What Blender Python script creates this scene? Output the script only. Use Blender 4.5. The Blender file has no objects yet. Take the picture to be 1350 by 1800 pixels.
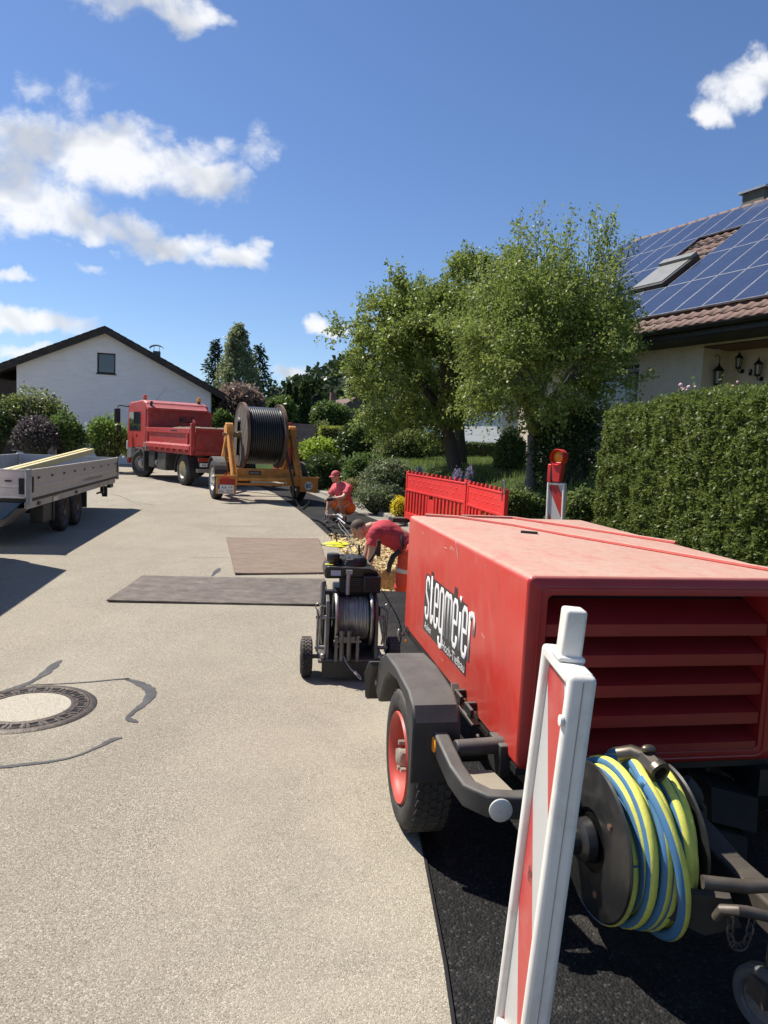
import bpy, bmesh, math, random
import numpy as np
from mathutils import Vector, Matrix, Euler, Quaternion
from mathutils import noise as mnoise
random.seed(7); RNG = np.random.default_rng(7)
PI = math.pi
scene = bpy.context.scene
COL = scene.collection

# ------------------------------------------------------------------ camera
CAM_H = 1.7; FPX = 1248.0
PITCH = math.radians(5.6); ROLL = math.radians(2.6)
fwd = Vector((0, math.cos(PITCH), -math.sin(PITCH)))
rgt0 = Vector((1, 0, 0)); up0 = rgt0.cross(fwd)
CR = rgt0 * math.cos(ROLL) + up0 * math.sin(ROLL)
CU = -rgt0 * math.sin(ROLL) + up0 * math.cos(ROLL)
cd = bpy.data.cameras.new('camera'); cam = bpy.data.objects.new('camera', cd); COL.objects.link(cam)
M = Matrix((CR, CU, -fwd)).transposed().to_4x4(); M.translation = (0, 0, CAM_H)
cam.matrix_world = M
cd.sensor_fit = 'HORIZONTAL'; cd.sensor_width = 36.0; cd.lens = 36.0 * FPX / 1350.0
cd.clip_start = 0.05; cd.clip_end = 3000
scene.camera = cam

# ------------------------------------------------------------------ exposure
vs = scene.view_settings
vs.view_transform = 'Standard'; vs.look = 'None'; vs.exposure = 0.50; vs.gamma = 1.0; vs.use_curve_mapping = False

# ------------------------------------------------------------------ sun
SUN = Vector((-0.60, 0.34, 1.0)).normalized()      # towards the sun
SUN_ELEV = math.asin(SUN.z); SUN_AZ = math.atan2(SUN.x, SUN.y)
sl = bpy.data.lights.new('sun', 'SUN'); sl.energy = 5.0; sl.angle = math.radians(0.53); sl.color = (1.0, 0.945, 0.86)
so = bpy.data.objects.new('sun', sl); COL.objects.link(so)
so.rotation_euler = SUN.to_track_quat('Z', 'Y').to_euler()

# ------------------------------------------------------------------ sky with fair-weather clouds
world = bpy.data.worlds.new('World'); scene.world = world; world.use_nodes = True
def build_world():
    nt = world.node_tree; N = nt.nodes; L = nt.links; N.clear()
    out = N.new('ShaderNodeOutputWorld')
    sky = N.new('ShaderNodeTexSky'); sky.sky_type = 'NISHITA'; sky.sun_disc = False
    sky.sun_elevation = SUN_ELEV; sky.sun_rotation = SUN_AZ
    sky.altitude = 500; sky.air_density = 1.0; sky.dust_density = 0.3; sky.ozone_density = 1.3
    bg = N.new('ShaderNodeBackground'); bg.inputs[1].default_value = 0.077
    hsv = N.new('ShaderNodeHueSaturation'); hsv.inputs['Saturation'].default_value = 1.03; hsv.inputs['Value'].default_value = 1.0
    tint = N.new('ShaderNodeMix'); tint.data_type = 'RGBA'; tint.blend_type = 'MULTIPLY'; tint.inputs[0].default_value = 1.0; tint.inputs[7].default_value = (0.86, 0.98, 1.20, 1)
    L.new(sky.outputs[0], hsv.inputs['Color']); L.new(hsv.outputs[0], tint.inputs[6]); L.new(tint.outputs[2], bg.inputs[0])
    geo = N.new('ShaderNodeNewGeometry'); inc = N.new('ShaderNodeVectorMath'); inc.operation = 'SCALE'; inc.inputs[3].default_value = -1
    L.new(geo.outputs['Incoming'], inc.inputs[0])
    sep = N.new('ShaderNodeSeparateXYZ'); L.new(inc.outputs[0], sep.inputs[0])
    def m(op, a, b=None, c=None, clamp=False):
        n = N.new('ShaderNodeMath'); n.operation = op; n.use_clamp = clamp
        for i, v in enumerate((a, b, c)):
            if v is None: continue
            if isinstance(v, (int, float)): n.inputs[i].default_value = v
            else: L.new(v, n.inputs[i])
        return n.outputs[0]
    yy = m('MAXIMUM', sep.outputs[1], 0.02)
    u = m('DIVIDE', sep.outputs[0], yy); v = m('DIVIDE', sep.outputs[2], yy)
    cmb = N.new('ShaderNodeCombineXYZ'); L.new(u, cmb.inputs[0]); L.new(v, cmb.inputs[1])
    dn = N.new('ShaderNodeTexNoise'); dn.inputs['Scale'].default_value = 14.0; dn.inputs['Detail'].default_value = 4; dn.inputs['Roughness'].default_value = 0.6; L.new(cmb.outputs[0], dn.inputs['Vector'])
    dv = N.new('ShaderNodeVectorMath'); dv.operation = 'MULTIPLY_ADD'; dv.inputs[1].default_value = (0.085, 0.060, 0); L.new(dn.outputs['Color'], dv.inputs[0])
    sh0 = N.new('ShaderNodeVectorMath'); sh0.operation = 'SUBTRACT'; sh0.inputs[1].default_value = (0.0425, 0.030, 0); L.new(cmb.outputs[0], sh0.inputs[0]); L.new(sh0.outputs[0], dv.inputs[2])
    uv = dv.outputs[0]
    # cloud bodies of the sky over the houses: (u, v, half width, half height, weight)
    clouds = CLOUDS
    val = None
    for (cu, cv, ru, rv, w) in clouds:
        s = N.new('ShaderNodeVectorMath'); s.operation = 'SUBTRACT'; s.inputs[1].default_value = (cu, cv, 0); L.new(uv, s.inputs[0])
        q = N.new('ShaderNodeVectorMath'); q.operation = 'MULTIPLY'; q.inputs[1].default_value = (1 / ru, 1 / rv, 0); L.new(s.outputs[0], q.inputs[0])
        d = N.new('ShaderNodeVectorMath'); d.operation = 'DOT_PRODUCT'; L.new(q.outputs[0], d.inputs[0]); L.new(q.outputs[0], d.inputs[1])
        e = m('MULTIPLY_ADD', d.outputs['Value'], -w * 1.3, w * 1.5)
        val = e if val is None else m('SMOOTH_MAX', val, e, 0.22)
    # fair weather clouds over the rest of the dome (behind and above the view)
    zz = m('MAXIMUM', sep.outputs[2], 0.06)
    cmb2 = N.new('ShaderNodeCombineXYZ'); L.new(m('DIVIDE', sep.outputs[0], zz), cmb2.inputs[0]); L.new(m('DIVIDE', sep.outputs[1], zz), cmb2.inputs[1])
    n2 = N.new('ShaderNodeTexNoise'); n2.inputs['Scale'].default_value = 0.8; n2.inputs['Detail'].default_value = 3; L.new(cmb2.outputs[0], n2.inputs['Vector'])
    dome = m('MULTIPLY_ADD', n2.outputs[0], 5.0, -3.05)
    infront = m('GREATER_THAN', sep.outputs[1], 0.25)
    val = m('MULTIPLY_ADD', m('SUBTRACT', val, dome), infront, dome)
    val = m('MAXIMUM', val, -2.0)
    def fbm(off, sc, det, rough=0.62):
        a = N.new('ShaderNodeVectorMath'); a.operation = 'ADD'; a.inputs[1].default_value = off
        L.new(inc.outputs[0], a.inputs[0])
        mp = N.new('ShaderNodeMapping'); mp.inputs['Scale'].default_value = (1, 1, 1.25); L.new(a.outputs[0], mp.inputs[0])
        n = N.new('ShaderNodeTexNoise'); n.inputs['Scale'].default_value = sc; n.inputs['Detail'].default_value = det; n.inputs['Roughness'].default_value = rough
        n.inputs['Distortion'].default_value = 0.35
        L.new(mp.outputs[0], n.inputs['Vector']); return n.outputs[0]
    f1 = fbm((0, 0, 0), 9.0, 7)
    f3 = fbm((3, 1, 2), 32.0, 6)
    g1 = fbm((0, 0, 0), 9.0, 3, 0.5); g2 = fbm((-0.02, 0.01, 0.035), 9.0, 3, 0.5)
    dens = m('ADD', m('MULTIPLY_ADD', m('SUBTRACT', f1, 0.5), 3.4, val), m('MULTIPLY', m('SUBTRACT', f3, 0.5), 1.5))
    ss = N.new('ShaderNodeMapRange'); ss.interpolation_type = 'SMOOTHSTEP'; ss.inputs[1].default_value = 0.0; ss.inputs[2].default_value = 1.5
    L.new(dens, ss.inputs[0])
    up = m('GREATER_THAN', sep.outputs[2], 0.0)
    fac = m('MULTIPLY', m('MULTIPLY', ss.outputs[0], up), 0.97)
    # brightness: thick cores pale grey below, sunlit rims white
    lit = m('MULTIPLY_ADD', m('SUBTRACT', g1, g2), 4.0, 0.66)
    thick = m('MULTIPLY_ADD', dens, -0.16, 0.22)
    sh = m('ADD', lit, thick, clamp=True)
    cr = N.new('ShaderNodeValToRGB'); cr.color_ramp.elements[0].color = (0.56, 0.60, 0.67, 1); cr.color_ramp.elements[1].color = (0.92, 0.93, 0.95, 1)
    cr.color_ramp.elements[0].position = 0.1; cr.color_ramp.elements[1].position = 0.85
    L.new(sh, cr.inputs[0])
    bg2 = N.new('ShaderNodeBackground'); bg2.inputs[1].default_value = 0.76; L.new(cr.outputs[0], bg2.inputs[0])
    mix = N.new('ShaderNodeMixShader'); L.new(fac, mix.inputs[0]); L.new(bg.outputs[0], mix.inputs[1]); L.new(bg2.outputs[0], mix.inputs[2])
    L.new(mix.outputs[0], out.inputs[0])
CLOUDS = [
    (-0.4943, 0.3725, 0.1002, 0.0497, 1.00),
    (-0.4096, 0.3666, 0.1122, 0.0497, 1.00),
    (-0.3210, 0.3579, 0.0962, 0.0441, 1.00),
    (-0.2551, 0.3363, 0.0561, 0.0272, 1.00),
    (-0.3599, 0.3944, 0.0641, 0.0321, 0.90),
    (-0.5330, 0.3279, 0.0881, 0.0761, 1.10),
    (-0.4867, 0.2964, 0.1002, 0.0385, 1.00),
    (-0.3975, 0.2756, 0.0962, 0.0240, 1.00),
    (-0.3079, 0.2570, 0.0881, 0.0240, 1.00),
    (-0.2296, 0.2400, 0.0577, 0.0224, 1.00),
    (-0.1895, 0.2531, 0.0208, 0.0160, 0.70),
    (-0.1948, 0.3884, 0.0272, 0.0256, 0.35),
    (-0.2369, 0.3836, 0.0288, 0.0176, 0.35),
    (-0.4444, 0.4346, 0.0361, 0.0304, 0.30),
    (-0.4940, 0.4542, 0.0288, 0.0176, 0.25),
    (-0.3835, 0.4590, 0.0240, 0.0080, 0.20),
    (-0.3580, 0.5702, 0.0962, 0.0288, 1.00),
    (-0.2974, 0.5501, 0.0561, 0.0272, 0.90),
    (-0.2482, 0.5472, 0.0272, 0.0144, 0.50),
    (0.4517, 0.4949, 0.0497, 0.0321, 1.00),
    (0.4131, 0.4600, 0.0288, 0.0192, 0.80),
    (0.4802, 0.5142, 0.0401, 0.0288, 1.00),
    (-0.4792, 0.1396, 0.0841, 0.0192, 0.90),
    (-0.5461, 0.1458, 0.0561, 0.0256, 1.00),
    (-0.5245, 0.2019, 0.0369, 0.0104, 0.70),
    (-0.4244, 0.2200, 0.0208, 0.0064, 0.30),
    (-0.5030, 0.0951, 0.0561, 0.0112, 0.70),
    (-0.4596, 0.2510, 0.0128, 0.0072, 0.50),
    (-0.3895, 0.2443, 0.0080, 0.0064, 0.40),
    (-0.3589, 0.2968, 0.0112, 0.0080, 0.30),
    (-0.1020, 0.1594, 0.0256, 0.0136, 0.70),
    (-0.0782, 0.1528, 0.0240, 0.0096, 0.60),
    (-0.1326, 0.0868, 0.0337, 0.0120, 0.90),
    (-0.0992, 0.0820, 0.0240, 0.0080, 0.60),
]
build_world()
world.cycles.sampling_method = 'MANUAL'; world.cycles.sample_map_resolution = 256

# ------------------------------------------------------------------ materials
MATS = {}
class NB:
    """tiny node builder"""
    def __init__(s, name):
        s.m = bpy.data.materials.new(name); s.m.use_nodes = True; s.nt = s.m.node_tree; s.N = s.nt.nodes; s.L = s.nt.links
        s.b = s.N['Principled BSDF']; s.out = s.N['Material Output']
        s.co = s.N.new('ShaderNodeTexCoord').outputs['Object']
    def link(s, a, b): s.L.new(a, b)
    def put(s, sock, v):
        if isinstance(v, (int, float, tuple, list)):
            if isinstance(v, (tuple, list)) and len(v) == 3: v = (*v, 1) if sock.type == 'RGBA' else v
            sock.default_value = v
        else: s.L.new(v, sock)
    def noise(s, scale, detail=4, rough=0.55, vec=None, dist=0.0):
        n = s.N.new('ShaderNodeTexNoise'); n.inputs['Scale'].default_value = scale; n.inputs['Detail'].default_value = detail
        n.inputs['Roughness'].default_value = rough; n.inputs['Distortion'].default_value = dist
        s.L.new(vec or s.co, n.inputs['Vector']); return n.outputs[0]
    def voro(s, scale, feature='F1', out='Distance', vec=None, rand=1.0):
        n = s.N.new('ShaderNodeTexVoronoi'); n.feature = feature; n.inputs['Scale'].default_value = scale; n.inputs['Randomness'].default_value = rand
        s.L.new(vec or s.co, n.inputs['Vector']); return n.outputs[out]
    def mapping(s, scale=(1, 1, 1), rot=(0, 0, 0), loc=(0, 0, 0)):
        n = s.N.new('ShaderNodeMapping'); n.inputs['Scale'].default_value = scale; n.inputs['Rotation'].default_value = rot; n.inputs['Location'].default_value = loc
        s.L.new(s.co, n.inputs[0]); return n.outputs[0]
    def ramp(s, fac, stops, interp='LINEAR'):
        n = s.N.new('ShaderNodeValToRGB'); r = n.color_ramp; r.interpolation = interp
        while len(r.elements) < len(stops): r.elements.new(0.5)
        for e, (p, c) in zip(r.elements, stops):
            e.position = p; e.color = (c, c, c, 1) if isinstance(c, (int, float)) else (*c[:3], 1)
        s.put(n.inputs[0], fac); return n.outputs[0]
    def mix(s, fac, a, b, mode='MIX'):
        n = s.N.new('ShaderNodeMix'); n.data_type = 'RGBA'; n.blend_type = mode
        s.put(n.inputs[0], fac); s.put(n.inputs[6], a); s.put(n.inputs[7], b); return n.outputs[2]
    def math(s, op, a, b=None, clamp=False):
        n = s.N.new('ShaderNodeMath'); n.operation = op; n.use_clamp = clamp; s.put(n.inputs[0], a)
        if b is not None: s.put(n.inputs[1], b)
        return n.outputs[0]
    def bump(s, h, strength=0.3, dist=0.01, normal=None):
        n = s.N.new('ShaderNodeBump'); n.inputs['Strength'].default_value = strength; n.inputs['Distance'].default_value = dist
        s.L.new(h, n.inputs['Height'])
        if normal is not None: s.L.new(normal, n.inputs['Normal'])
        return n.outputs[0]
    def sepz(s, vec):
        n = s.N.new('ShaderNodeSeparateXYZ'); s.L.new(vec, n.inputs[0]); return n.outputs
    def geom(s, o):
        return s.N.new('ShaderNodeNewGeometry').outputs[o]
    def done(s, color=None, rough=None, metal=None, normal=None, spec=None):
        if color is not None: s.put(s.b.inputs['Base Color'], color)
        if rough is not None: s.put(s.b.inputs['Roughness'], rough)
        if metal is not None: s.put(s.b.inputs['Metallic'], metal)
        if normal is not None: s.L.new(normal, s.b.inputs['Normal'])
        if spec is not None: s.b.inputs['Specular IOR Level'].default_value = spec
        return s.m

def col(c, k): return tuple(max(0, min(1, x * k)) for x in c)
def paint(name, c, rough=0.5, metal=0.0, var=0.18, scale=4.0, dirt=(0.22, 0.18, 0.13), dirtamt=0.25, dscale=2.2, bump=0.0, bscale=120, topdust=0.0, dustcol=(0.55, 0.45, 0.36), spec=0.5):
    """painted / plain surface with uneven tone, grime patches and, if asked, dust lying on upward faces"""
    if name in MATS: return MATS[name]
    n = NB(name)
    a = n.noise(scale, 5); base = n.mix(n.ramp(a, [(0.3, 0.0), (0.7, 1.0)]), col(c, 1 - var), col(c, 1 + var))
    g = n.noise(dscale, 8, 0.68, dist=0.4)
    base = n.mix(n.math('MULTIPLY', n.ramp(g, [(0.46, 0.0), (0.72, 1.0)]), dirtamt), base, dirt)
    r = n.math('ADD', n.math('MULTIPLY', g, 0.25), rough - 0.12)
    if topdust > 0:
        nz = n.sepz(n.geom('Normal'))[2]
        d = n.math('MULTIPLY', n.ramp(nz, [(0.35, 0.0), (0.85, 1.0)]), n.ramp(n.noise(6, 7, 0.65), [(0.25, 0.55), (0.6, 1.0)]))
        base = n.mix(n.math('MULTIPLY', d, topdust), base, dustcol)
        r = n.math('MAXIMUM', r, n.math('MULTIPLY', d, 0.85 * min(1, topdust * 1.4)))
    nm = None
    if bump > 0: nm = n.bump(n.noise(bscale, 4), bump, 0.004)
    MATS[name] = n.done(base, r, metal, nm, spec); return MATS[name]

def road_mat():
    n = NB('exposed_aggregate_road')
    vcol = n.voro(230, out='Color'); vd = n.voro(230)
    cell = n.sepz(vcol)[0]
    c = n.ramp(cell, [(0.0, (0.075, 0.064, 0.049)), (0.18, (0.205, 0.178, 0.138)), (0.5, (0.295, 0.258, 0.200)), (0.8, (0.355, 0.312, 0.243)), (1.0, (0.60, 0.545, 0.44))])
    big = n.noise(0.55, 6, 0.6, dist=0.6)
    c = n.mix(n.ramp(big, [(0.35, 0.0), (0.7, 0.30)]), c, (0.50, 0.44, 0.33))
    c = n.mix(n.ramp(n.noise(1.7, 7, 0.7), [(0.45, 0.0), (0.85, 0.4)]), c, (0.21, 0.195, 0.165))
    c = n.mix(n.ramp(n.noise(0.9, 6, 0.6, vec=n.mapping((1, .35, 1), (0, 0, .12), (4, 2, 0))), [(0.52, 0.0), (0.8, 0.35)]), c, (0.50, 0.46, 0.37))
    pat = n.N.new('ShaderNodeTexVoronoi'); pat.inputs['Scale'].default_value = 0.23; n.L.new(n.mapping((1, .6, 1), (0, 0, .2), (1.3, 0, 0)), pat.inputs['Vector'])
    c = n.mix(n.math('MULTIPLY', n.sepz(pat.outputs['Color'])[0], .22), c, (.22, .19, .145))
    stn = n.noise(3.2, 8, .72, dist=1.2); c = n.mix(n.ramp(stn, [(.60, 0), (.74, .35)]), c, (.16, .14, .115))
    trk = n.noise(.8, 5, .6, vec=n.mapping((2.2, .12, 1), (0, 0, .10))); c = n.mix(n.ramp(trk, [(.48, 0), (.7, .28)]), c, (.26, .225, .17))
    sx = n.sepz(n.co); edge = n.ramp(n.math('MULTIPLY', n.math('ADD', sx[0], 1.6), .5), [(.25, 0), (.9, 1)])
    dst = n.math('MULTIPLY', edge, n.ramp(n.noise(1.1, 7, .7, dist=.7), [(.35, 0), (.65, .45)])); c = n.mix(dst, c, (.50, .44, .33))
    h = n.ramp(vd, [(0.0, 1.0), (0.75, 0.0)])
    nm = n.bump(h, 0.55, 0.004); nm = n.bump(n.noise(25, 4), 0.15, 0.01, nm)
    return n.done(c, 0.92, 0, nm, 0.25)
def asphalt_mat():
    n = NB('new_asphalt')
    cell = n.sepz(n.voro(110, out='Color'))[0]; vd = n.voro(110)
    c = n.ramp(cell, [(0.0, (0.007, 0.007, 0.007)), (0.6, (0.013, 0.0128, 0.0125)), (0.92, (0.023, 0.022, 0.021)), (1.0, (0.055, 0.052, 0.048))])
    c = n.mix(n.ramp(n.noise(1.3, 7, 0.7, dist=.8), [(0.5, 0.0), (0.8, 0.4)]), c, (0.10, 0.088, 0.072))
    h = n.ramp(vd, [(0.0, 1.0), (0.8, 0.0)])
    nm = n.bump(h, 0.8, 0.006); nm = n.bump(n.noise(18, 5), 0.35, 0.015, nm)
    return n.done(c, 0.8, 0, nm, 0.22)
def sand_mat(name, c0, c1, sc=35):
    n = NB(name)
    cell = n.sepz(n.voro(sc, out='Color'))[0]
    c = n.mix(cell, c0, c1); c = n.mix(n.ramp(n.noise(5, 6), [(0.4, 0), (0.75, .5)]), c, col(c0, .62))
    nm = n.bump(n.noise(60, 5, .7), 0.7, 0.02); return n.done(c, 0.95, 0, nm, 0.2)
def grass_mat(name='lawn_green', a=(0.035, 0.06, 0.012), b=(0.09, 0.13, 0.028)):
    n = NB(name); c = n.mix(n.ramp(n.noise(0.8, 6), [(0.3, 0), (0.7, 1)]), a, b)
    c = n.mix(n.ramp(n.noise(30, 4), [(0.4, 0), (0.7, 1)]), col(a, .7), c)
    return n.done(c, 0.95, 0, n.bump(n.noise(50, 4), .8, .03), 0.2)
def leaf_mat(name, dark, light, hue2=None, trans=0.35, rough=0.45):
    n = NB(name); r = n.geom('Random Per Island')
    dark, light = col(dark, 1.75), col(light, 1.45); hue2 = col(hue2, 1.25) if hue2 else None
    stops = [(0.0, dark), (0.7, light)] + ([(1.0, hue2)] if hue2 else [])
    c = n.ramp(r, stops)
    n.done(c, rough, 0, None, 0.35)
    tr = n.N.new('ShaderNodeBsdfTranslucent'); n.L.new(n.mix(0.5, c, tuple(min(1, x * 1.5) for x in light)), tr.inputs[0])
    mx = n.N.new('ShaderNodeMixShader'); mx.inputs[0].default_value = trans * 1.3
    n.L.new(n.b.outputs[0], mx.inputs[1]); n.L.new(tr.outputs[0], mx.inputs[2]); n.L.new(mx.outputs[0], n.out.inputs[0])
    MATS[name] = n.m; return n.m
def bark_mat(name, c=(0.05, 0.042, 0.034), c2=(0.12, 0.105, 0.085)):
    n = NB(name); v = n.mapping((1, 1, .25))
    a = n.noise(22, 6, .7, vec=v); return n.done(n.mix(a, c, c2), 0.95, 0, n.bump(a, .9, .02), .2)
def glass_mat(name, c=(0.02, 0.025, 0.03), rough=0.05):
    if name in MATS: return MATS[name]
    n = NB(name); MATS[name] = n.done(c, rough, 0.0, None, 1.0); return MATS[name]

# ------------------------------------------------------------------ object helpers
def setp(o, label=None, cat=None, group=None, kind=None):
    if label: o['label'] = label
    if cat: o['category'] = cat
    if group: o['group'] = group
    if kind: o['kind'] = kind
    return o
def empty(name, loc=(0, 0, 0), rz=0.0, label=None, cat=None, group=None, rot=None):
    o = bpy.data.objects.new(name, None); COL.objects.link(o); o.location = loc
    o.rotation_euler = rot if rot else (0, 0, rz); o.empty_display_size = 0.1
    return setp(o, label, cat, group)
def linkmesh(name, me, mat=None, parent=None, smooth=None, bevel=0.0, bseg=2):
    if mat is not None and not me.materials: me.materials.append(mat)
    o = bpy.data.objects.new(name, me); COL.objects.link(o)
    if parent is not None: o.parent = parent
    if smooth is not None:
        me.shade_smooth()
        if smooth < 179: me.set_sharp_from_angle(angle=math.radians(smooth))
    if bevel > 0:
        b = o.modifiers.new('bevel', 'BEVEL'); b.width = bevel; b.segments = bseg; b.limit_method = 'ANGLE'; b.angle_limit = math.radians(40); b.harden_normals = False
        if smooth is None: me.shade_smooth(); me.set_sharp_from_angle(angle=math.radians(180))
    return o
def copy_tree(o, parent=None):
    c = o.copy(); COL.objects.link(c); c.parent = parent
    for ch in list(o.children): copy_tree(ch, c)
    return c

def V(*a): return Vector(a)
class MB:
    def __init__(s): s.v = []; s.f = []
    def add(s, vs, fs):
        k = len(s.v); s.v += [tuple(x) for x in vs]; s.f += [tuple(k + i for i in f) for f in fs]; return s
    def box(s, c, d, R=None):
        hx, hy, hz = d[0] / 2, d[1] / 2, d[2] / 2; c = Vector(c)
        p = [Vector((x, y, z)) for x in (-hx, hx) for y in (-hy, hy) for z in (-hz, hz)]
        if R is not None: p = [R @ q for q in p]
        return s.add([c + q for q in p], [(0, 1, 3, 2), (4, 6, 7, 5), (0, 4, 5, 1), (2, 3, 7, 6), (0, 2, 6, 4), (1, 5, 7, 3)])
    def bb(s, x0, x1, y0, y1, z0, z1): return s.box(((x0 + x1) / 2, (y0 + y1) / 2, (z0 + z1) / 2), (abs(x1 - x0), abs(y1 - y0), abs(z1 - z0)))
    def bar(s, a, b, w, h, upv=(0, 0, 1)):
        a, b = Vector(a), Vector(b); d = (b - a); ln = d.length; d.normalize(); u = Vector(upv)
        if abs(d.dot(u)) > .98: u = Vector((1, 0, 0))
        x = d.cross(u).normalized(); z = x.cross(d).normalized()
        return s.box((a + b) / 2, (w, ln, h), Matrix((x, d, z)).transposed())
    def prism(s, pts, vec):
        n = len(pts); a = [Vector(p) for p in pts]; b = [p + Vector(vec) for p in a]
        return s.add(a + b, [tuple(range(n))[::-1], tuple(range(n, 2 * n))] + [(i, (i + 1) % n, n + (i + 1) % n, n + i) for i in range(n)])
    def tube(s, path, r, seg=8, closed=False, caps=True, tw=0.0):
        P = [Vector(p) for p in path]; n = len(P); rr = r if isinstance(r, (list, tuple)) else [r] * n
        T = []
        for i in range(n):
            if closed: t = P[(i + 1) % n] - P[i - 1]
            else: t = P[min(i + 1, n - 1)] - P[max(i - 1, 0)]
            T.append(t.normalized() if t.length > 1e-9 else Vector((0, 0, 1)))
        u = Vector((0, 0, 1)) if abs(T[0].z) < .9 else Vector((1, 0, 0)); u = (u - T[0] * u.dot(T[0])).normalized()
        vs = []
        for i in range(n):
            if i:
                q = T[i - 1].rotation_difference(T[i]); u = q @ u; u = (u - T[i] * u.dot(T[i])).normalized()
            w = T[i].cross(u)
            for k in range(seg):
                a = 2 * PI * k / seg + tw * i; vs.append(P[i] + (u * math.cos(a) + w * math.sin(a)) * rr[i])
        fs = []
        for i in range(n if closed else n - 1):
            for k in range(seg):
                a = i * seg + k; b = i * seg + (k + 1) % seg; j = (i + 1) % n
                fs.append((a, b, j * seg + (k + 1) % seg, j * seg + k))
        if caps and not closed: fs += [tuple(range(seg))[::-1], tuple(range((n - 1) * seg, n * seg))]
        return s.add(vs, fs)
    def cyl(s, a, b, r, seg=16, r2=None): return s.tube([a, b], [r, r if r2 is None else r2], seg)
    def lathe(s, prof, o=(0, 0, 0), ax=(0, 0, 1), seg=24, closed=False, caps=True):
        """prof: (radius, height) pairs along ax"""
        o = Vector(o); ax = Vector(ax).normalized(); u = Vector((0, 0, 1)) if abs(ax.z) < .9 else Vector((1, 0, 0))
        u = (u - ax * u.dot(ax)).normalized(); w = ax.cross(u); vs = []; n = len(prof)
        for (r, h) in prof:
            for k in range(seg):
                a = 2 * PI * k / seg; vs.append(o + ax * h + (u * math.cos(a) + w * math.sin(a)) * r)
        fs = []
        for i in range(n if closed else n - 1):
            j = (i + 1) % n
            for k in range(seg): fs.append((i * seg + k, i * seg + (k + 1) % seg, j * seg + (k + 1) % seg, j * seg + k))
        if not closed and caps:
            if prof[0][0] > 1e-6: fs.append(tuple(range(seg))[::-1])
            if prof[-1][0] > 1e-6: fs.append(tuple(range((n - 1) * seg, n * seg)))
        return s.add(vs, fs)
    def ball(s, c, r, seg=16, rings=10):
        c = Vector(c); r = r if isinstance(r, (tuple, list)) else (r, r, r); vs = [c + Vector((0, 0, r[2]))]
        for i in range(1, rings):
            t = PI * i / rings
            for k in range(seg):
                a = 2 * PI * k / seg; vs.append(c + Vector((r[0] * math.sin(t) * math.cos(a), r[1] * math.sin(t) * math.sin(a), r[2] * math.cos(t))))
        vs.append(c - Vector((0, 0, r[2]))); fs = []
        for k in range(seg): fs.append((0, 1 + k, 1 + (k + 1) % seg))
        for i in range(rings - 2):
            for k in range(seg):
                a = 1 + i * seg + k; b = 1 + i * seg + (k + 1) % seg; fs.append((a, a + seg, b + seg, b))
        z = len(vs) - 1; o = 1 + (rings - 2) * seg
        for k in range(seg): fs.append((o + k, z, o + (k + 1) % seg))
        return s.add(vs, fs)
    def mesh(s, name='m', fix=True):
        me = bpy.data.meshes.new(name); me.from_pydata(s.v, [], s.f)
        if fix:
            bm = bmesh.new(); bm.from_mesh(me); bmesh.ops.recalc_face_normals(bm, faces=bm.faces); bm.to_mesh(me); bm.free()
        me.update(); return me
    def build(s, name, mat, parent=None, smooth=38, bevel=0.0, bseg=2, kind=None, label=None):
        o = linkmesh(name, s.mesh(name), mat, parent, smooth, bevel, bseg)
        if kind: o['kind'] = kind
        if label: o['label'] = label
        return o

def text_part(name, body, mat, parent, loc, xdir, zdir, height, width=None, ext=0.0015, bold=0.0, align='CENTER'):
    """flat lettering: xdir = reading direction, zdir = up"""
    cu = bpy.data.curves.new(name, 'FONT'); cu.body = body; cu.size = 1.0; cu.align_x = align; cu.align_y = 'BOTTOM_BASELINE' if False else 'BOTTOM'
    cu.offset = bold; cu.extrude = 0.0; cu.resolution_u = 4
    t = bpy.data.objects.new(name, cu); COL.objects.link(t)
    bpy.context.view_layer.update()
    me = bpy.data.meshes.new_from_object(t.evaluated_get(bpy.context.evaluated_depsgraph_get()))
    COL.objects.unlink(t); bpy.data.objects.remove(t)
    co = np.empty(len(me.vertices) * 3); me.vertices.foreach_get('co', co); co = co.reshape(-1, 3)
    mn, mx = co.min(0), co.max(0); sy = height / (mx[1] - mn[1]); sx = (width / (mx[0] - mn[0])) if width else sy
    X = np.array(Vector(xdir).normalized()); Z = np.array(Vector(zdir).normalized()); Nn = np.cross(X, Z)
    cx = (mn[0] + mx[0]) / 2 if align == 'CENTER' else mn[0]
    q = np.array(loc)[None] + ((co[:, 0] - cx) * sx)[:, None] * X + ((co[:, 1] - mn[1]) * sy)[:, None] * Z + Nn[None] * ext
    me.vertices.foreach_set('co', q.ravel()); me.update(); me.materials.clear()
    return linkmesh(name, me, mat, parent)

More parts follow.
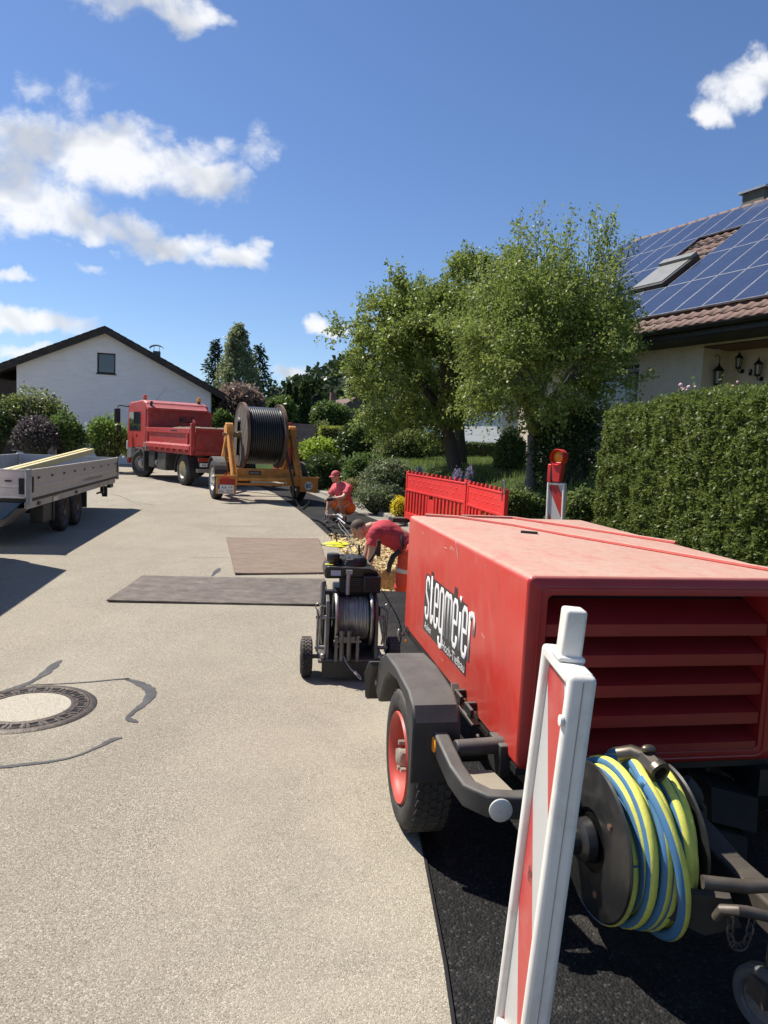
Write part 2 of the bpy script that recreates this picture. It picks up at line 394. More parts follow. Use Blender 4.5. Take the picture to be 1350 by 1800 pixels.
def fastmesh(name, verts, quads):
    """numpy quads -> mesh"""
    me = bpy.data.meshes.new(name); nv = len(verts); nf = len(quads)
    me.vertices.add(nv); me.vertices.foreach_set('co', np.ascontiguousarray(verts, dtype=np.float32).ravel())
    k = quads.shape[1]
    me.loops.add(nf * k); me.loops.foreach_set('vertex_index', np.ascontiguousarray(quads, dtype=np.int32).ravel())
    me.polygons.add(nf); me.polygons.foreach_set('loop_start', np.arange(0, nf * k, k, dtype=np.int32))
    me.polygons.foreach_set('loop_total', np.full(nf, k, dtype=np.int32)); me.update(calc_edges=True); return me
def rand_dirs(n, rng=RNG):
    d = rng.normal(size=(n, 3)); return d / np.linalg.norm(d, axis=1, keepdims=True)
def leaf_mesh(name, pts, size, outward=None, up=0.35, aspect=0.5, jitter=0.4, rng=RNG, fold=0.0, droop=0.0):
    """one rhombic leaf per point"""
    n = len(pts); d = rand_dirs(n, rng)                     # leaf axis
    d[:, 2] = d[:, 2] - droop
    if outward is not None: d = d * 0.9 + outward
    d /= np.linalg.norm(d, axis=1, keepdims=True) + 1e-9
    nn = rand_dirs(n, rng); nn[:, 2] += up * 2
    if outward is not None: nn = nn + outward * 0.8
    w = np.cross(d, nn); w /= np.linalg.norm(w, axis=1, keepdims=True) + 1e-9
    s = (size * (1 + jitter * (rng.random(n) * 2 - 1)))[:, None]
    a = pts; b = pts + d * s * .45 + w * s * aspect * .5; c = pts + d * s; e = pts + d * s * .45 - w * s * aspect * .5
    vs = np.stack([a, b, c, e], 1).reshape(-1, 3); q = np.arange(4 * n).reshape(-1, 4)
    return fastmesh(name, vs, q)
# ================================================================== the setting
def poly_at(P, s):
    """point and left-to-right normal on a polyline at arc length s"""
    acc = 0
    for i in range(len(P) - 1):
        a, b = Vector(P[i]), Vector(P[i + 1]); l = (b - a).length
        if s <= acc + l or i == len(P) - 2:
            t = (s - acc) / l; d = (b - a).normalized(); return a + (b - a) * t, Vector((d.y, -d.x)), d
        acc += l
def smooth_poly(P, it=3):
    P = [Vector(p) for p in P]
    for _ in range(it):
        Q = [P[0]]
        for a, b in zip(P[:-1], P[1:]): Q += [a * .75 + b * .25, a * .25 + b * .75]
        P = Q + [P[-1]]
    return P
def poly_len(P): return sum((Vector(b) - Vector(a)).length for a, b in zip(P[:-1], P[1:]))
SEAM = [(0.42, -6), (0.279, 1.94), (0.223, 2.9), (-0.047, 7.4)]
SEAM_FAR = [(-0.047, 7.4), (-0.50, 10.2), (-0.994, 12.67), (-1.6, 15.2), (-2.45, 18.4), (-3.3, 21.4), (-4.6, 25.0), (-8.0, 31.5), (-14.0, 40), (-24, 52)]
KERB = smooth_poly([(2.7, -6), (2.35, 4), (1.9, 8.5), (1.0, 12.7), (0.30, 15.1), (-0.85, 18.6), (-2.1, 22.5), (-3.6, 26.5), (-7, 33), (-13, 42), (-23, 54)])
PX0, PX1, PY0, PY1 = -0.95, 1.97, 8.1, 12.6      # trench area
M_ROAD = road_mat(); M_ASPH = asphalt_mat()
M_SAND = sand_mat('yellow_trench_gravel', (0.46, 0.33, 0.14), (0.74, 0.57, 0.30), 22)
M_LAWN = grass_mat(); M_EARTH = grass_mat('verge_ground', (0.07, 0.06, 0.035), (0.12, 0.11, 0.05))
M_KERB = paint('kerb_concrete', (0.33, 0.30, 0.25), .9, var=.2, scale=9, dirtamt=.5, dirt=(.12, .10, .07), bump=.5)
def kerb_x(y):
    for a, b in zip(KERB[:-1], KERB[1:]):
        if a.y <= y <= b.y: return a.x + (b.x - a.x) * (y - a.y) / (b.y - a.y)
    return KERB[0].x
def seam_x(y):
    P = SEAM + SEAM_FAR[1:]
    for a, b in zip(P[:-1], P[1:]):
        if a[1] <= y <= b[1]: return a[0] + (b[0] - a[0]) * (y - a[1]) / (b[1] - a[1])
    return P[0][0]
# base sheet to the horizon with an opening over the trench
mb = MB(); Rr = 1500
for (x0, x1, y0, y1) in ((-Rr, PX0, -Rr, Rr), (PX1, Rr, -Rr, Rr), (PX0, PX1, -Rr, PY0), (PX0, PX1, PY1, Rr)):
    mb.add([(x0, y0, -.02), (x1, y0, -.02), (x1, y1, -.02), (x0, y1, -.02)], [(0, 1, 2, 3)])
o = mb.build('ground', grass_mat('meadow_ground', (0.04, 0.06, 0.016), (0.10, 0.12, 0.035)), smooth=None); setp(o, kind='structure')
# road sheet, cut round the trench
mb = MB(); pts = []
ys = sorted(set([-6, 0, 1.94, 2.9, 5, 7.4, 8.1, 9, 10.2, 11.4, 12.6, 15.2, 18.4, 21.4, 25.0, 31.5, 40, 52]))
for i in range(len(ys) - 1):
    a, b = ys[i], ys[i + 1]
    lx = -32
    top = 29.5
    if a >= 31: lx = -32
    mb.add([(lx - a * .0, a, 0), (seam_x(a) + 0, a, 0), (seam_x(b), b, 0), (lx, b, 0)], [(0, 1, 2, 3)])
o = mb.build('road', M_ROAD, smooth=None); setp(o, kind='structure')
# new asphalt strip in the cut beside the old road, 12 mm lower in front, open at the trench
def strip(name, y0, y1, z, n=24):
    mb = MB(); vs = []; fs = []
    for i in range(n + 1):
        y = y0 + (y1 - y0) * i / n; xs, xk = seam_x(y) + .004, kerb_x(y) + .02
        for k in range(9):
            t = k / 8; vs.append((xs + (xk - xs) * t, y, z + .006 * mnoise.noise(Vector((xs + t * 2.2, y * 1.3, 0)))))
    for i in range(n):
        for k in range(8): a = i * 9 + k; fs.append((a, a + 1, a + 10, a + 9))
    mb.add(vs, fs); return setp(mb.build(name, M_ASPH, smooth=180), kind='structure')
strip('asphalt_pavement', -6, PY0, -.011, 30); strip('asphalt_pavement', PY1, 34, -.006, 40)
# saw-cut joint between old surface and new asphalt
mb = MB()
P = smooth_poly([(x, y, 0) for x, y in SEAM], 1)
for a, b in zip(P[:-1], P[1:]): mb.bar((a.x + .004, a.y, -.004), (b.x + .004, b.y, -.004), .012, .012)
setp(mb.build('pavement_joint', paint('bitumen_joint', (0.012, 0.012, 0.013), .5, dirtamt=.1)), kind='structure')
# trench: gravel-filled cut, deep where the man stands
def trench_z(x, y):
    d = 0.0
    ex = (x - 0.46) / 0.60; ey = (y - 9.0) / 0.85
    q = ex * ex + ey * ey
    deep = max(0.0, 1 - q) ; d -= 0.60 * min(1, deep * 2.2)
    d -= 0.05
    d += 0.05 * mnoise.noise(Vector((x * 4, y * 4, 0))) + 0.03 * mnoise.noise(Vector((x * 11, y * 11, 3)))
    d += 0.10 * math.exp(-((x + .25) ** 2 / .10 + (y - 10.9) ** 2 / .6)) + .08 * math.exp(-((x - .1) ** 2 / .2 + (y - 11.8) ** 2 / .3))
    return d
mb = MB(); nx, ny = 70, 120; vs = []; fs = []
for j in range(ny + 1):
    for i in range(nx + 1):
        y = PY0 - .02 + (PY1 - PY0 + .04) * j / ny; x0 = seam_x(y) + .0; x1 = kerb_x(y)
        x0 = max(x0, PX0 + .0); x = x0 + (x1 - x0) * i / nx; z = trench_z(x, y)
        if j in (0, ny) : z = -.03
        if i in (0, nx): z = -.015
        vs.append((x, y, z))
for j in range(ny):
    for i in range(nx): a = j * (nx + 1) + i; fs.append((a, a + 1, a + nx + 2, a + nx + 1))
mb.add(vs, fs); setp(mb.build('trench_ground', M_SAND, smooth=180), kind='structure')
# loose crushed stone lying in and round the trench
mb = MB(); rr = random.Random(3)
M_STONE = sand_mat('crushed_limestone', (0.52, 0.41, 0.21), (0.80, 0.69, 0.45), 6)
for k in range(2600):
    y = rr.uniform(PY0 + .02, PY1 + .1); x = rr.uniform(seam_x(y) + .02, kerb_x(y) - .05)
    if y > PY1: x = rr.uniform(seam_x(y), seam_x(y) + .8)
    z = trench_z(x, y) if y < PY1 else 0; s = rr.choice((.012, .016, .02, .026, .036)) * rr.uniform(.7, 1.3)
    R = Euler((rr.random() * 6, rr.random() * 6, rr.random() * 6)).to_matrix()
    p = [R @ Vector(q) * s for q in ((1, .1, 0), (-.2, 1, .2), (-.9, -.3, .1), (.2, -.9, -.2), (.1, 0, .8), (0, .1, -.75))]
    mb.add([Vector((x, y, z + s * .4)) + q for q in p], [(0, 1, 4), (1, 2, 4), (2, 3, 4), (3, 0, 4), (1, 0, 5), (2, 1, 5), (3, 2, 5), (0, 3, 5)])
for k in range(420):   # scattered crumbs on road near trench
    y = rr.uniform(7.6, 12.8); x = seam_x(y) - abs(rr.gauss(0, .35)); s = rr.uniform(.006, .014)
    mb.add([(x - s, y, 0), (x, y - s, 0), (x + s, y, 0), (x, y + s, 0), (x, y, s)], [(0, 1, 4), (1, 2, 4), (2, 3, 4), (3, 0, 4)])
setp(mb.build('gravel', M_STONE, smooth=None), 'yellow crushed stone lying loose in the open trench', 'gravel', kind='stuff')
# kerb of single stones
kerb = setp(empty('kerb'), kind='structure')
KL = poly_len(KERB); s = 0.0; k = 0; proto = None
M_KG = paint('gutter_concrete', (0.26, 0.24, 0.20), .92, var=.25, scale=7, dirtamt=.5, bump=.5)
while s < 46:
    a, nrm, d = poly_at(KERB, s + .5)
    if proto is None:
        proto = MB().prism([(-.0, -.495, -.05), (-.0, -.495, .085), (.025, -.495, .105), (.15, -.495, .11), (.15, -.495, -.05)], (0, .99, 0)).mesh('kerb_stone')
        g = MB().prism([(-.30, -.495, -.05), (-.30, -.495, .004), (-.0, -.495, .012), (-.0, -.495, -.05)], (0, .99, 0)).mesh('gutter_stone')
    o = linkmesh('kerb_stone', proto, M_KERB, kerb); o.location = (a.x, a.y, rr.uniform(-.006, .006)); o.rotation_euler = (rr.uniform(-.01, .01), rr.uniform(-.012, .012), math.atan2(-d.x, d.y))
    if 10.5 < s + .5 and True:
        o = linkmesh('gutter_stone', g, M_KG, kerb); o.location = (a.x - .004 * nrm.x, a.y, rr.uniform(-.002, .003)); o.rotation_euler = (0, 0, math.atan2(-d.x, d.y))
    s += 1.0
# garden behind the kerb, rising as a bank
def bank_z(d, s=0):
    t = max(0, min(1, (d - .1) / 1.9)); t = t * t * (3 - 2 * t)
    far = max(0, min(1, (d - 3) / 12))
    return .085 + 1.07 * t + .5 * far
def garden_at(x, y):
    """height of the garden at a point, and distance from the kerb"""
    best = 1e9
    for a, b in zip(KERB[:-1], KERB[1:]):
        ab = b - a; t = max(0, min(1, (Vector((x, y)) - a).dot(ab) / ab.length_squared)); q = a + ab * t
        dd = (Vector((x, y)) - q).length
        if dd < best: best = dd; sgn = 1 if (Vector((x, y)) - q).dot(Vector((ab.y, -ab.x))) > 0 else -1
    return bank_z(best) if sgn > 0 else 0.0
mb = MB(); vs = []; fs = []; ds = [.14, .3, .5, .8, 1.1, 1.4, 1.7, 2.1, 2.6, 3.4, 5, 8, 12, 18, 30, 60]; SS = np.arange(0, KL - .5, .7)
for s in SS:
    a, nrm, d = poly_at(KERB, s)
    # far out the garden spreads sideways rather than along the bend
    for dd in ds:
        f = min(1, max(0, (dd - 4) / 20)); nn = (nrm * (1 - f) + Vector((1, .15)).normalized() * f).normalized()
        p = a + nn * dd; z = bank_z(dd) + (.05 * mnoise.noise(Vector((p.x * 1.5, p.y * 1.5, 0))) if dd > .3 else 0); vs.append((p.x, p.y, z))
W = len(ds)
for i in range(len(SS) - 1):
    for j in range(W - 1): a = i * W + j; fs.append((a, a + 1, a + W + 1, a + W))
mb.add(vs, fs); setp(mb.build('lawn', M_LAWN, smooth=180), kind='structure')

# ------------------------------------------------------------------ things lying in the road
def steel_plate(name, label, corners, mat, thick=.016, lift=.004, ribs=False):
    mb = MB(); c = [Vector((*p, 0)) for p in corners]; cen = sum(c, Vector()) / 4
    n = 10; vs = []
    loc = [p - cen for p in c]
    for side in (0, 1):
        for j in range(n + 1):
            for i in range(n + 1):
                u, v = i / n, j / n; p = (loc[0] * (1 - u) + loc[3] * u) * (1 - v) + (loc[1] * (1 - u) + loc[2] * u) * v
                w = .006 * mnoise.noise(Vector((p.x * 1.2, p.y * 1.2, len(label)))) + .010 * (abs(u - .5) * 2) ** 4 * (1 if v < .5 else .3)
                vs.append((p.x, p.y, lift + max(0, w) + side * thick))
    m = (n + 1) ** 2; fs = []
    for j in range(n):
        for i in range(n):
            a = j * (n + 1) + i; fs += [(a, a + n + 1, a + n + 2, a + 1), (m + a, m + a + 1, m + a + n + 2, m + a + n + 1)]
    for i in range(n):
        for (a, b) in ((i, i + 1), (n * (n + 1) + i + 1, n * (n + 1) + i), ((i + 1) * (n + 1), i * (n + 1)), (i * (n + 1) + n, (i + 1) * (n + 1) + n)):
            fs.append((a, b, m + b, m + a))
    mb.add(vs, fs); o = mb.build(name, mat, smooth=30); o.location = cen; return setp(o, label, 'steel plate', 'steel plates over the trench')
def plate_mat(name, a, b, rib=False):
    n = NB(name); st = n.noise(3.0, 8, .7, vec=n.mapping((.5, 3.5, 1), (0, 0, .1)), dist=.6)
    c = n.mix(n.ramp(st, [(.35, 0), (.65, 1)]), a, b)
    c = n.mix(n.ramp(n.noise(6, 9, .78), [(.44, 0.05), (.70, .62)]), c, (.30, .255, .20))
    h = n.noise(40, 5)
    if rib:
        w = n.N.new('ShaderNodeTexWave'); w.inputs['Scale'].default_value = 9; w.bands_direction = 'DIAGONAL'; n.L.new(n.co, w.inputs[0]); h = n.mix(.7, h, w.outputs[0])
    return n.done(c, .62, .25, n.bump(h, .35, .006), .4)
steel_plate('road_plate', 'dark grey smooth steel plate lying nearer the winch', [(-2.705, 6.9), (-2.79, 8.18), (-.68, 8.5), (-.53, 7.15)], plate_mat('dark_steel_plate', (.082, .063, .050), (.165, .132, .105)))
steel_plate('road_plate', 'brown rusty ribbed plate lying farther up the road, beside the yellow disc', [(-1.79, 8.57), (-2.58, 11.6), (-1.09, 11.97), (-.66, 8.92)], plate_mat('rusty_tread_plate', (.17, .115, .075), (.27, .19, .125), True), .02)

# manhole
mh = empty('manhole_cover', (-2.10, 4.16, 0), .4, 'round cast iron manhole cover with concrete centre set in the road', 'manhole cover')
M_IRON = paint('cast_iron', (.085, .068, .058), .55, .5, var=.3, scale=20, dirt=(.23, .19, .14), dirtamt=.5, dscale=16, bump=.6, bscale=90)
MB().lathe([(.345, .001), (.345, .012), (.375, .010), (.388, .001)], seg=64).build('frame', M_IRON, mh)
mb = MB().lathe([(.24, .001), (.24, .013), (.25, .015), (.262, .009), (.335, .009), (.337, .013), (.342, .013), (.342, .001)], seg=64)
for k in range(20):
    a = 2 * PI * k / 20; R = Matrix.Rotation(a, 3, 'Z')
    mb.box(R @ Vector((.30, 0, .0105)), (.058, .012, .007), R)
    R2 = Matrix.Rotation(a + PI / 20, 3, 'Z')
    for q in (.275, .322): mb.box(R2 @ Vector((q, 0, .0105)), (.012, .05, .006), R2)
mb.build('lid_ring', M_IRON, mh, bevel=.0015, bseg=1)
M_HOLE = paint('vent_dark', (.006, .006, .006), .95, dirtamt=0)
for k in range(20):
    a = 2 * PI * (k + .5) / 20; R = Matrix.Rotation(a, 3, 'Z')
    MB().box(R @ Vector((.299, 0, .0095)), (.032, .042, .003), R).build('vent', M_HOLE, mh)
n = NB('manhole_concrete'); cell = n.sepz(n.voro(190, out='Color'))[0]
c = n.ramp(cell, [(0, (.20, .17, .13)), (.14, (.37, .33, .255)), (1, (.50, .455, .37))]); mc = n.done(c, .9, 0, n.bump(n.noise(120, 4), .4, .004), .2)
MB().lathe([(.001, .010), (.238, .009), (.2395, .001)], seg=48).build('concrete_infill', mc, mh)
# tar seals
M_TAR = paint('crack_sealant', (.060, .056, .050), .55, var=.3, dirtamt=.35, dirt=(.14, .13, .12), dscale=12, bump=.3)
def tar(name, pts, w):
    mb = MB(); P = smooth_poly([Vector(p) for p in pts], 2); n = len(P); vs = []; r2 = random.Random(n)
    for i, p in enumerate(P):
        d = (P[min(i + 1, n - 1)] - P[max(i - 1, 0)]).normalized(); q = Vector((-d.y, d.x)); t = i / (n - 1) * (len(w) - 1); k = min(int(t), len(w) - 2); ww = w[k] + (w[k + 1] - w[k]) * (t - k)
        a = p + q * ww * r2.uniform(.35, .65); b = p - q * ww * r2.uniform(.35, .65); vs += [(a.x, a.y, .0035), (b.x, b.y, .0035)]
    mb.add(vs, [(2 * i, 2 * i + 1, 2 * i + 3, 2 * i + 2) for i in range(n - 1)]); return setp(mb.build(name, M_TAR, smooth=None), kind='structure')
tar('tar_seal', [(-2.420, 4.336), (-2.355, 4.455), (-2.313, 4.564), (-2.291, 4.703), (-2.308, 4.874), (-2.322, 5.081)], [.03, .05, .03, .07, .012])
tar('tar_seal', [(-2.301, 4.539), (-2.141, 4.579), (-1.943, 4.640), (-1.753, 4.740), (-1.698, 4.742)], [.008, .012, .018, .03])
tar('tar_seal', [(-1.726, 4.744), (-1.635, 4.695), (-1.530, 4.602), (-1.450, 4.497), (-1.442, 4.317), (-1.470, 4.158), (-1.472, 4.073), (-1.431, 4.037), (-1.389, 4.021)], [.02, .045, .075, .065, .032, .032, .045, .012])
tar('tar_seal', [(-1.925, 3.371), (-1.856, 3.393), (-1.755, 3.433), (-1.629, 3.484), (-1.546, 3.547), (-1.505, 3.616), (-1.465, 3.696), (-1.442, 3.769), (-1.398, 3.800)], [.03, .025, .03, .018, .014, .03, .04, .012])
tar('tar_seal', [(-2.709, 9.652), (-2.442, 9.678), (-2.126, 9.816)], [.008,.012,.008])
tar('tar_seal', [(-2.041, 8.436), (-2.054, 8.658), (-2.065, 8.852), (-2.071, 8.972)], [.01,.05,.07,.01])

tar('tar_seal', [(-7.348, 18.913), (-6.769, 18.257), (-5.952, 16.787), (-5.553, 16.684), (-5.258, 16.233)], [.01, .02, .012, .02, .008])
tar('tar_seal', [(-6.525, 15.876), (-6.004, 15.854), (-5.600, 16.354)], [.006, .012, .008])
tar('tar_seal', [(-4.143, 13.034), (-3.120, 13.161), (-2.206, 13.421), (-1.919, 13.532)], [.006, .010, .008, .010])
# ================================================================== buildings
M_GLASS = glass_mat('window_glass')
M_DARKW = paint('dark_wood', (.028, .022, .018), .7, var=.3, dirtamt=.2)
M_ROOFD = paint('dark_roof_tile', (.035, .032, .03), .8, var=.3, dirtamt=.3, scale=8)
# ---- white gable house across the road
def gable_house():
    D = 36.0
    root = empty('gable_house', (-13.9, 36.2, 0), math.radians(13), 'white rendered gable house with one small window and dark roof, behind the truck', 'house')
    n = NB('white_render'); nz = n.noise(2.2, 7, .7, vec=n.mapping((.6, 1, 2.5))); c = n.mix(n.ramp(nz, [(.35, 0), (.7, 1)]), (.72, .72, .71), (.83, .83, .82))
    M_W = n.done(c, .95, 0, n.bump(n.noise(14, 6, .7, vec=n.mapping((1, 1, 2.2))), .35, .03), .2)
    xl, xr, zl, zr, xa, za = -4.5, 4.75, 4.78, 4.05, -.38, 6.65
    # wall with window opening: x -0.85..0.0, z 4.55..5.6
    wx0, wx1, wz0, wz1 = -.80, .07, 4.50, 5.52
    mb = MB(); y = 0
    out = [(xl, -.5), (xr, -.5), (xr, zr), (xa, za), (xl, zl)]
    pts = [(xl, -.5), (wx0, -.5), (wx1, -.5), (xr, -.5), (xr, zr), (xr, zr), (wx1, za - (wx1 - xa) * (za - zr) / (xr - xa)), (xa, za), (wx0, za - (xa - wx0) * (za - zl) / (xa - xl)), (xl, zl)]
    zt = lambda x: za - (x - xa) * (za - zr) / (xr - xa) if x > xa else za - (xa - x) * (za - zl) / (xa - xl)
    def quad(x0, z0, x1, z1, zb=None): mb.add([(x0, 0, z0), (x1, 0, z0), (x1, 0, z1 if zb is None else zt(x1)), (x0, 0, z1 if zb is None else zt(x0))], [(0, 1, 2, 3)])
    quad(xl, -.5, wx0, 0, 1); quad(wx1, -.5, xr, 0, 1); quad(wx0, -.5, wx1, wz0)
    mb.add([(wx0, 0, wz1), (wx1, 0, wz1), (wx1, 0, zt(wx1)), (xa, 0, za), (wx0, 0, zt(wx0))], [(0, 1, 2, 3, 4)])
    for (a, b) in (((wx0, wz0), (wx1, wz0)), ((wx1, wz0), (wx1, wz1)), ((wx1, wz1), (wx0, wz1)), ((wx0, wz1), (wx0, wz0))):
        mb.add([(a[0], 0, a[1]), (b[0], 0, b[1]), (b[0], .16, b[1]), (a[0], .16, a[1])], [(0, 1, 2, 3)])
    for x, zz in ((xl, zl), (xr, zr)): mb.add([(x, 0, -.5), (x, 10, -.5), (x, 10, zz), (x, 0, zz)], [(0, 1, 2, 3)])
    mb.build('wall', M_W, root, smooth=None)
    w = MB().bb(wx0, wx1, .06, .12, wz0, wz0 + .07).bb(wx0, wx1, .06, .12, wz1 - .07, wz1).bb(wx0, wx0 + .07, .06, .12, wz0 + .07, wz1 - .07).bb(wx1 - .07, wx1, .06, .12, wz0 + .07, wz1 - .07).build('window', M_DARKW, root)
    MB().bb(wx0 + .07, wx1 - .07, .085, .10, wz0 + .07, wz1 - .07).build('pane', glass_mat('sky_glass', (.05, .065, .08), .08), w)
    MB().bb(wx0 - .05, wx1 + .05, -.05, .14, wz0 - .05, wz0 - .002).build('sill', M_DARKW, w)
    # roof slabs with visible stepped tile verge
    for sgn, name in ((-1, 'roof'), (1, 'roof')):
        mb = MB()
        x1 = xl - 1.7 if sgn < 0 else xr + .75
        sl = (za - zl) / (xa - xl) if sgn < 0 else (za - zr) / (xa - xr)
        z1 = za + (x1 - xa) * sl
        L = math.hypot(x1 - xa, z1 - za); k = int(L / .36); ux, uz = (x1 - xa) / L, (z1 - za) / L
        for i in range(k + 1):
            a, b = i * .36, min(L, i * .36 + .42); off = .16
            p0 = (xa + ux * a, za + uz * a + .10); p1 = (xa + ux * b, za + uz * b + .17)
            mb.prism([(p0[0], -.45, p0[1] - .02), (p1[0], -.45, p1[1] - .05), (p1[0], -.45, p1[1]), (p0[0], -.45, p0[1] + .05)], (0, 11, 0))
        mb.prism([(xa, -.42, za - .06), (x1, -.42, z1 - .06), (x1, -.42, z1 + .09), (xa, -.42, za + .09)], (0, 10.9, 0))
        mb.build(name, M_ROOFD, root, smooth=None)
        MB().prism([(xa, -.40, za - .22), (x1, -.40, z1 - .22), (x1, -.40, z1 - .065), (xa, -.40, za - .065)], (0, .06, 0)).build('barge_board', M_DARKW, root)
    # timber side structures, dark
    MB().bb(xl - 1.5, xl - .02, .6, 9, -.5, 3.9).build('side_wall', M_DARKW, root)
    MB().bb(xr + .02, xr + .5, 2.5, 9, -.5, 3.2).build('side_wall', M_DARKW, root)
    MB().bar((xr + .65, .4, 3.55), (xr + .1, .4, 2.5), .1, .14).bar((xr + .05, .3, 2.75), (xr + .65, .3, 2.45), .25, .1).build('bracket', M_DARKW, root)
    ch = MB().bb(1.75, 2.1, 1.2, 1.6, 5.0, 5.92).build('chimney', paint('chimney_grey', (.1, .1, .1), .8), root)
    cap = MB(); 
    pr = [(1.92 + .36 * math.cos(t), 6.02 + .20 * math.sin(t)) for t in np.linspace(.15, PI - .15, 9)]
    for a, b in zip(pr[:-1], pr[1:]): cap.prism([(a[0], 1.15, a[1]), (b[0], 1.15, b[1]), (b[0], 1.15, b[1] + .025), (a[0], 1.15, a[1] + .025)], (0, .5, 0))
    for x in (1.78, 2.06): cap.bar((x, 1.4, 5.92), (x, 1.4, 6.19), .025, .025)
    cap.build('chimney_cap', paint('zinc_cap', (.35, .36, .37), .4, .8), ch)
    return root
gable_house()

# ---- house with solar roof on the right
K = 1.4
def solar_house():
    yaw = math.radians(26.0)
    root = empty('solar_house', (4.247 * K, 12.461 * K, 0), yaw, 'beige house with solar panels on a brown tiled roof, behind the hedge', 'house')
    ze = CAM_H + 2.05 * K; pit = math.radians(36.7); cp, sp = math.cos(pit), math.sin(pit)
    # local: y = along the eave (far), x = up the slope (horizontal), roof coords (u, v, w)
    def R(u, v, w=0.0): return Vector((v * cp - w * sp, u, ze + v * sp + w * cp))
    u0, u1, VL = -9.0, 4.63 * K, 5.56 * K
    M_WALL = paint('beige_render', (.72, .61, .49), .92, var=.06, dirtamt=.12, bump=.25, bscale=60)
    M_PORCH = paint('porch_render', (.72, .55, .43), .92, var=.06, dirtamt=.1, bump=.25, bscale=60)
    M_TILE = paint('brown_concrete_tile', (.17, .095, .07), .75, var=.35, scale=6, dirtamt=.35, dirt=(.07, .055, .045), topdust=.0)
    n_ = NB('solar_cell'); sp3 = n_.sepz(n_.co)
    def grid(c, per, wd):
        f = n_.math('FRACT', n_.math('DIVIDE', c, per)); return n_.math('LESS_THAN', n_.math('ABSOLUTE', n_.math('SUBTRACT', f, .5)), wd)
    g = n_.math('MAXIMUM', grid(sp3[1], .127, .02), grid(sp3[0], .127 * 1.0, .02))
    cc = n_.mix(n_.noise(5, 5), (.022, .032, .070), (.040, .055, .105)); cc = n_.mix(n_.math('MULTIPLY', g, .55), cc, (.15, .18, .25))
    M_PV = n_.done(cc, .16, 0, None, .65)
    M_ALU = paint('aluminium_frame', (.33, .35, .39), .4, .5, dirtamt=.1)
    # roof deck
    def slab(name, a, b, c, d, t, mat, parent=root):
        lo = [R(*a), R(*b), R(*c), R(*d)]; mb = MB(); off = R(0, 0, -t) - R(0, 0, 0)
        mb.add(lo + [p + off for p in lo], [(0, 1, 2, 3), (7, 6, 5, 4), (0, 4, 5, 1), (1, 5, 6, 2), (2, 6, 7, 3), (3, 7, 4, 0)]); return mb.build(name, mat, parent, smooth=None)
    deck = slab('roof', (u0, 0, 0), (u1, 0, 0), (u1, VL, 0), (u0, VL, 0), .12, paint('roof_underlay', (.10, .06, .05), .8))
    # other slope
    rx = VL * cp; rz = ze + VL * sp
    MB().prism([(rx, u0, rz - .12), (2 * rx, u0, ze - .12), (2 * rx, u0, ze), (rx, u0, rz)], (0, u1 - u0, 0)).build('roof', M_TILE, root, smooth=None)
    # single tiles where the roof shows
    tw, tl = .30, .36
    pr = []
    for i in range(9):
        t = i / 8; x = t * tw; z = .012 + .034 * (math.sin(PI * min(1, t / .62)) if t < .62 else -.10 * math.sin(PI * (t - .62) / .38)); pr.append((x, z))
    vs = []
    for (x, z) in pr: vs += [(0, x, z + .03), (tl + .05, x, z)]
    for (x, z) in pr: vs += [(0, x, z + .008)]
    k = len(pr); fs = [(2 * i, 2 * i + 2, 2 * i + 3, 2 * i + 1) for i in range(k - 1)] + [(2 * k + i, 2 * k + i + 1, 2 * i + 2, 2 * i) for i in range(k - 1)]
    tile = MB().add(vs, fs).mesh('tile')
    tq = Euler((0, -pit, 0))
    def tiles(ua, ub, va, vb):
        v = va
        while v < vb - .05:
            u = ua
            while u < ub - .05:
                o = linkmesh('tile', tile, M_TILE, deck); o.location = R(u, v, .0); o.rotation_euler = (random.uniform(-.01, .01), -pit + random.uniform(-.012, .012), 0); u += tw
            v += tl
    tile.shade_smooth()
    tiles(-3.9, 3.0, -.03, 1.0); tiles(.72 * K - .05, 1.85 * K, 2.34, 5.8)
    # ridge tiles
    mb0 = MB().lathe([(.115, 0), (.13, .42), (.14, .42), (.125, 0)], (0, 0, 0), (0, 1, 0), 12, closed=True).mesh('ridge_tile'); mb0.shade_smooth()
    u = -6.0
    while u < u1: o = linkmesh('ridge_tile', mb0, M_TILE, deck); o.location = Vector((rx, u, rz - .02)); u += .4
    # solar panels: columns .56K wide, rows 1.17K tall
    pw, ph = .56 * K, 1.72; rows = [.66, 2.38, 4.10, 5.82]
    panel = None
    def panel_mesh():
        fr = MB(); t = .017; w, h = pw - .012, ph - .012; z0, z1 = .09, .135
        for (a, b, c, d) in ((0, w, 0, t), (0, w, h - t, h), (0, t, t, h - t), (w - t, w, t, h - t)): fr.bb(c, d, a, b, z0, z1)
        ce = MB().bb(t - .002, h - t + .002, t - .002, w - t + .002, z0 + .01, z1 - .006)
        return fr.mesh('frame'), ce.mesh('cells')
    mf, mc = panel_mesh()
    def put(u, v):
        f = linkmesh('solar_panel', mf, M_ALU, deck); f.location = R(u, v, 0); f.rotation_euler = (0, -pit, 0)
        c = linkmesh('cells', mc, M_PV, deck); c.location = R(u, v, 0); c.rotation_euler = (0, -pit, 0)
    for ri, v in enumerate(rows):
        k = -9
        while True:                                  # right block
            u = .72 * K - (k + 10) * pw
            if u < -6.6 or ri == 3: break
            put(u, v); k += 1
        left0 = 1.82 * K
        if ri == 0:
            for q in range(6): put(.72 * K + q * pw, v)
        elif ri < 3:
            for q in range(5): put(left0 + q * pw, v)
    for q in range(-9, 6): put(1.82 * K + (q - .0) * pw - .0, rows[3])
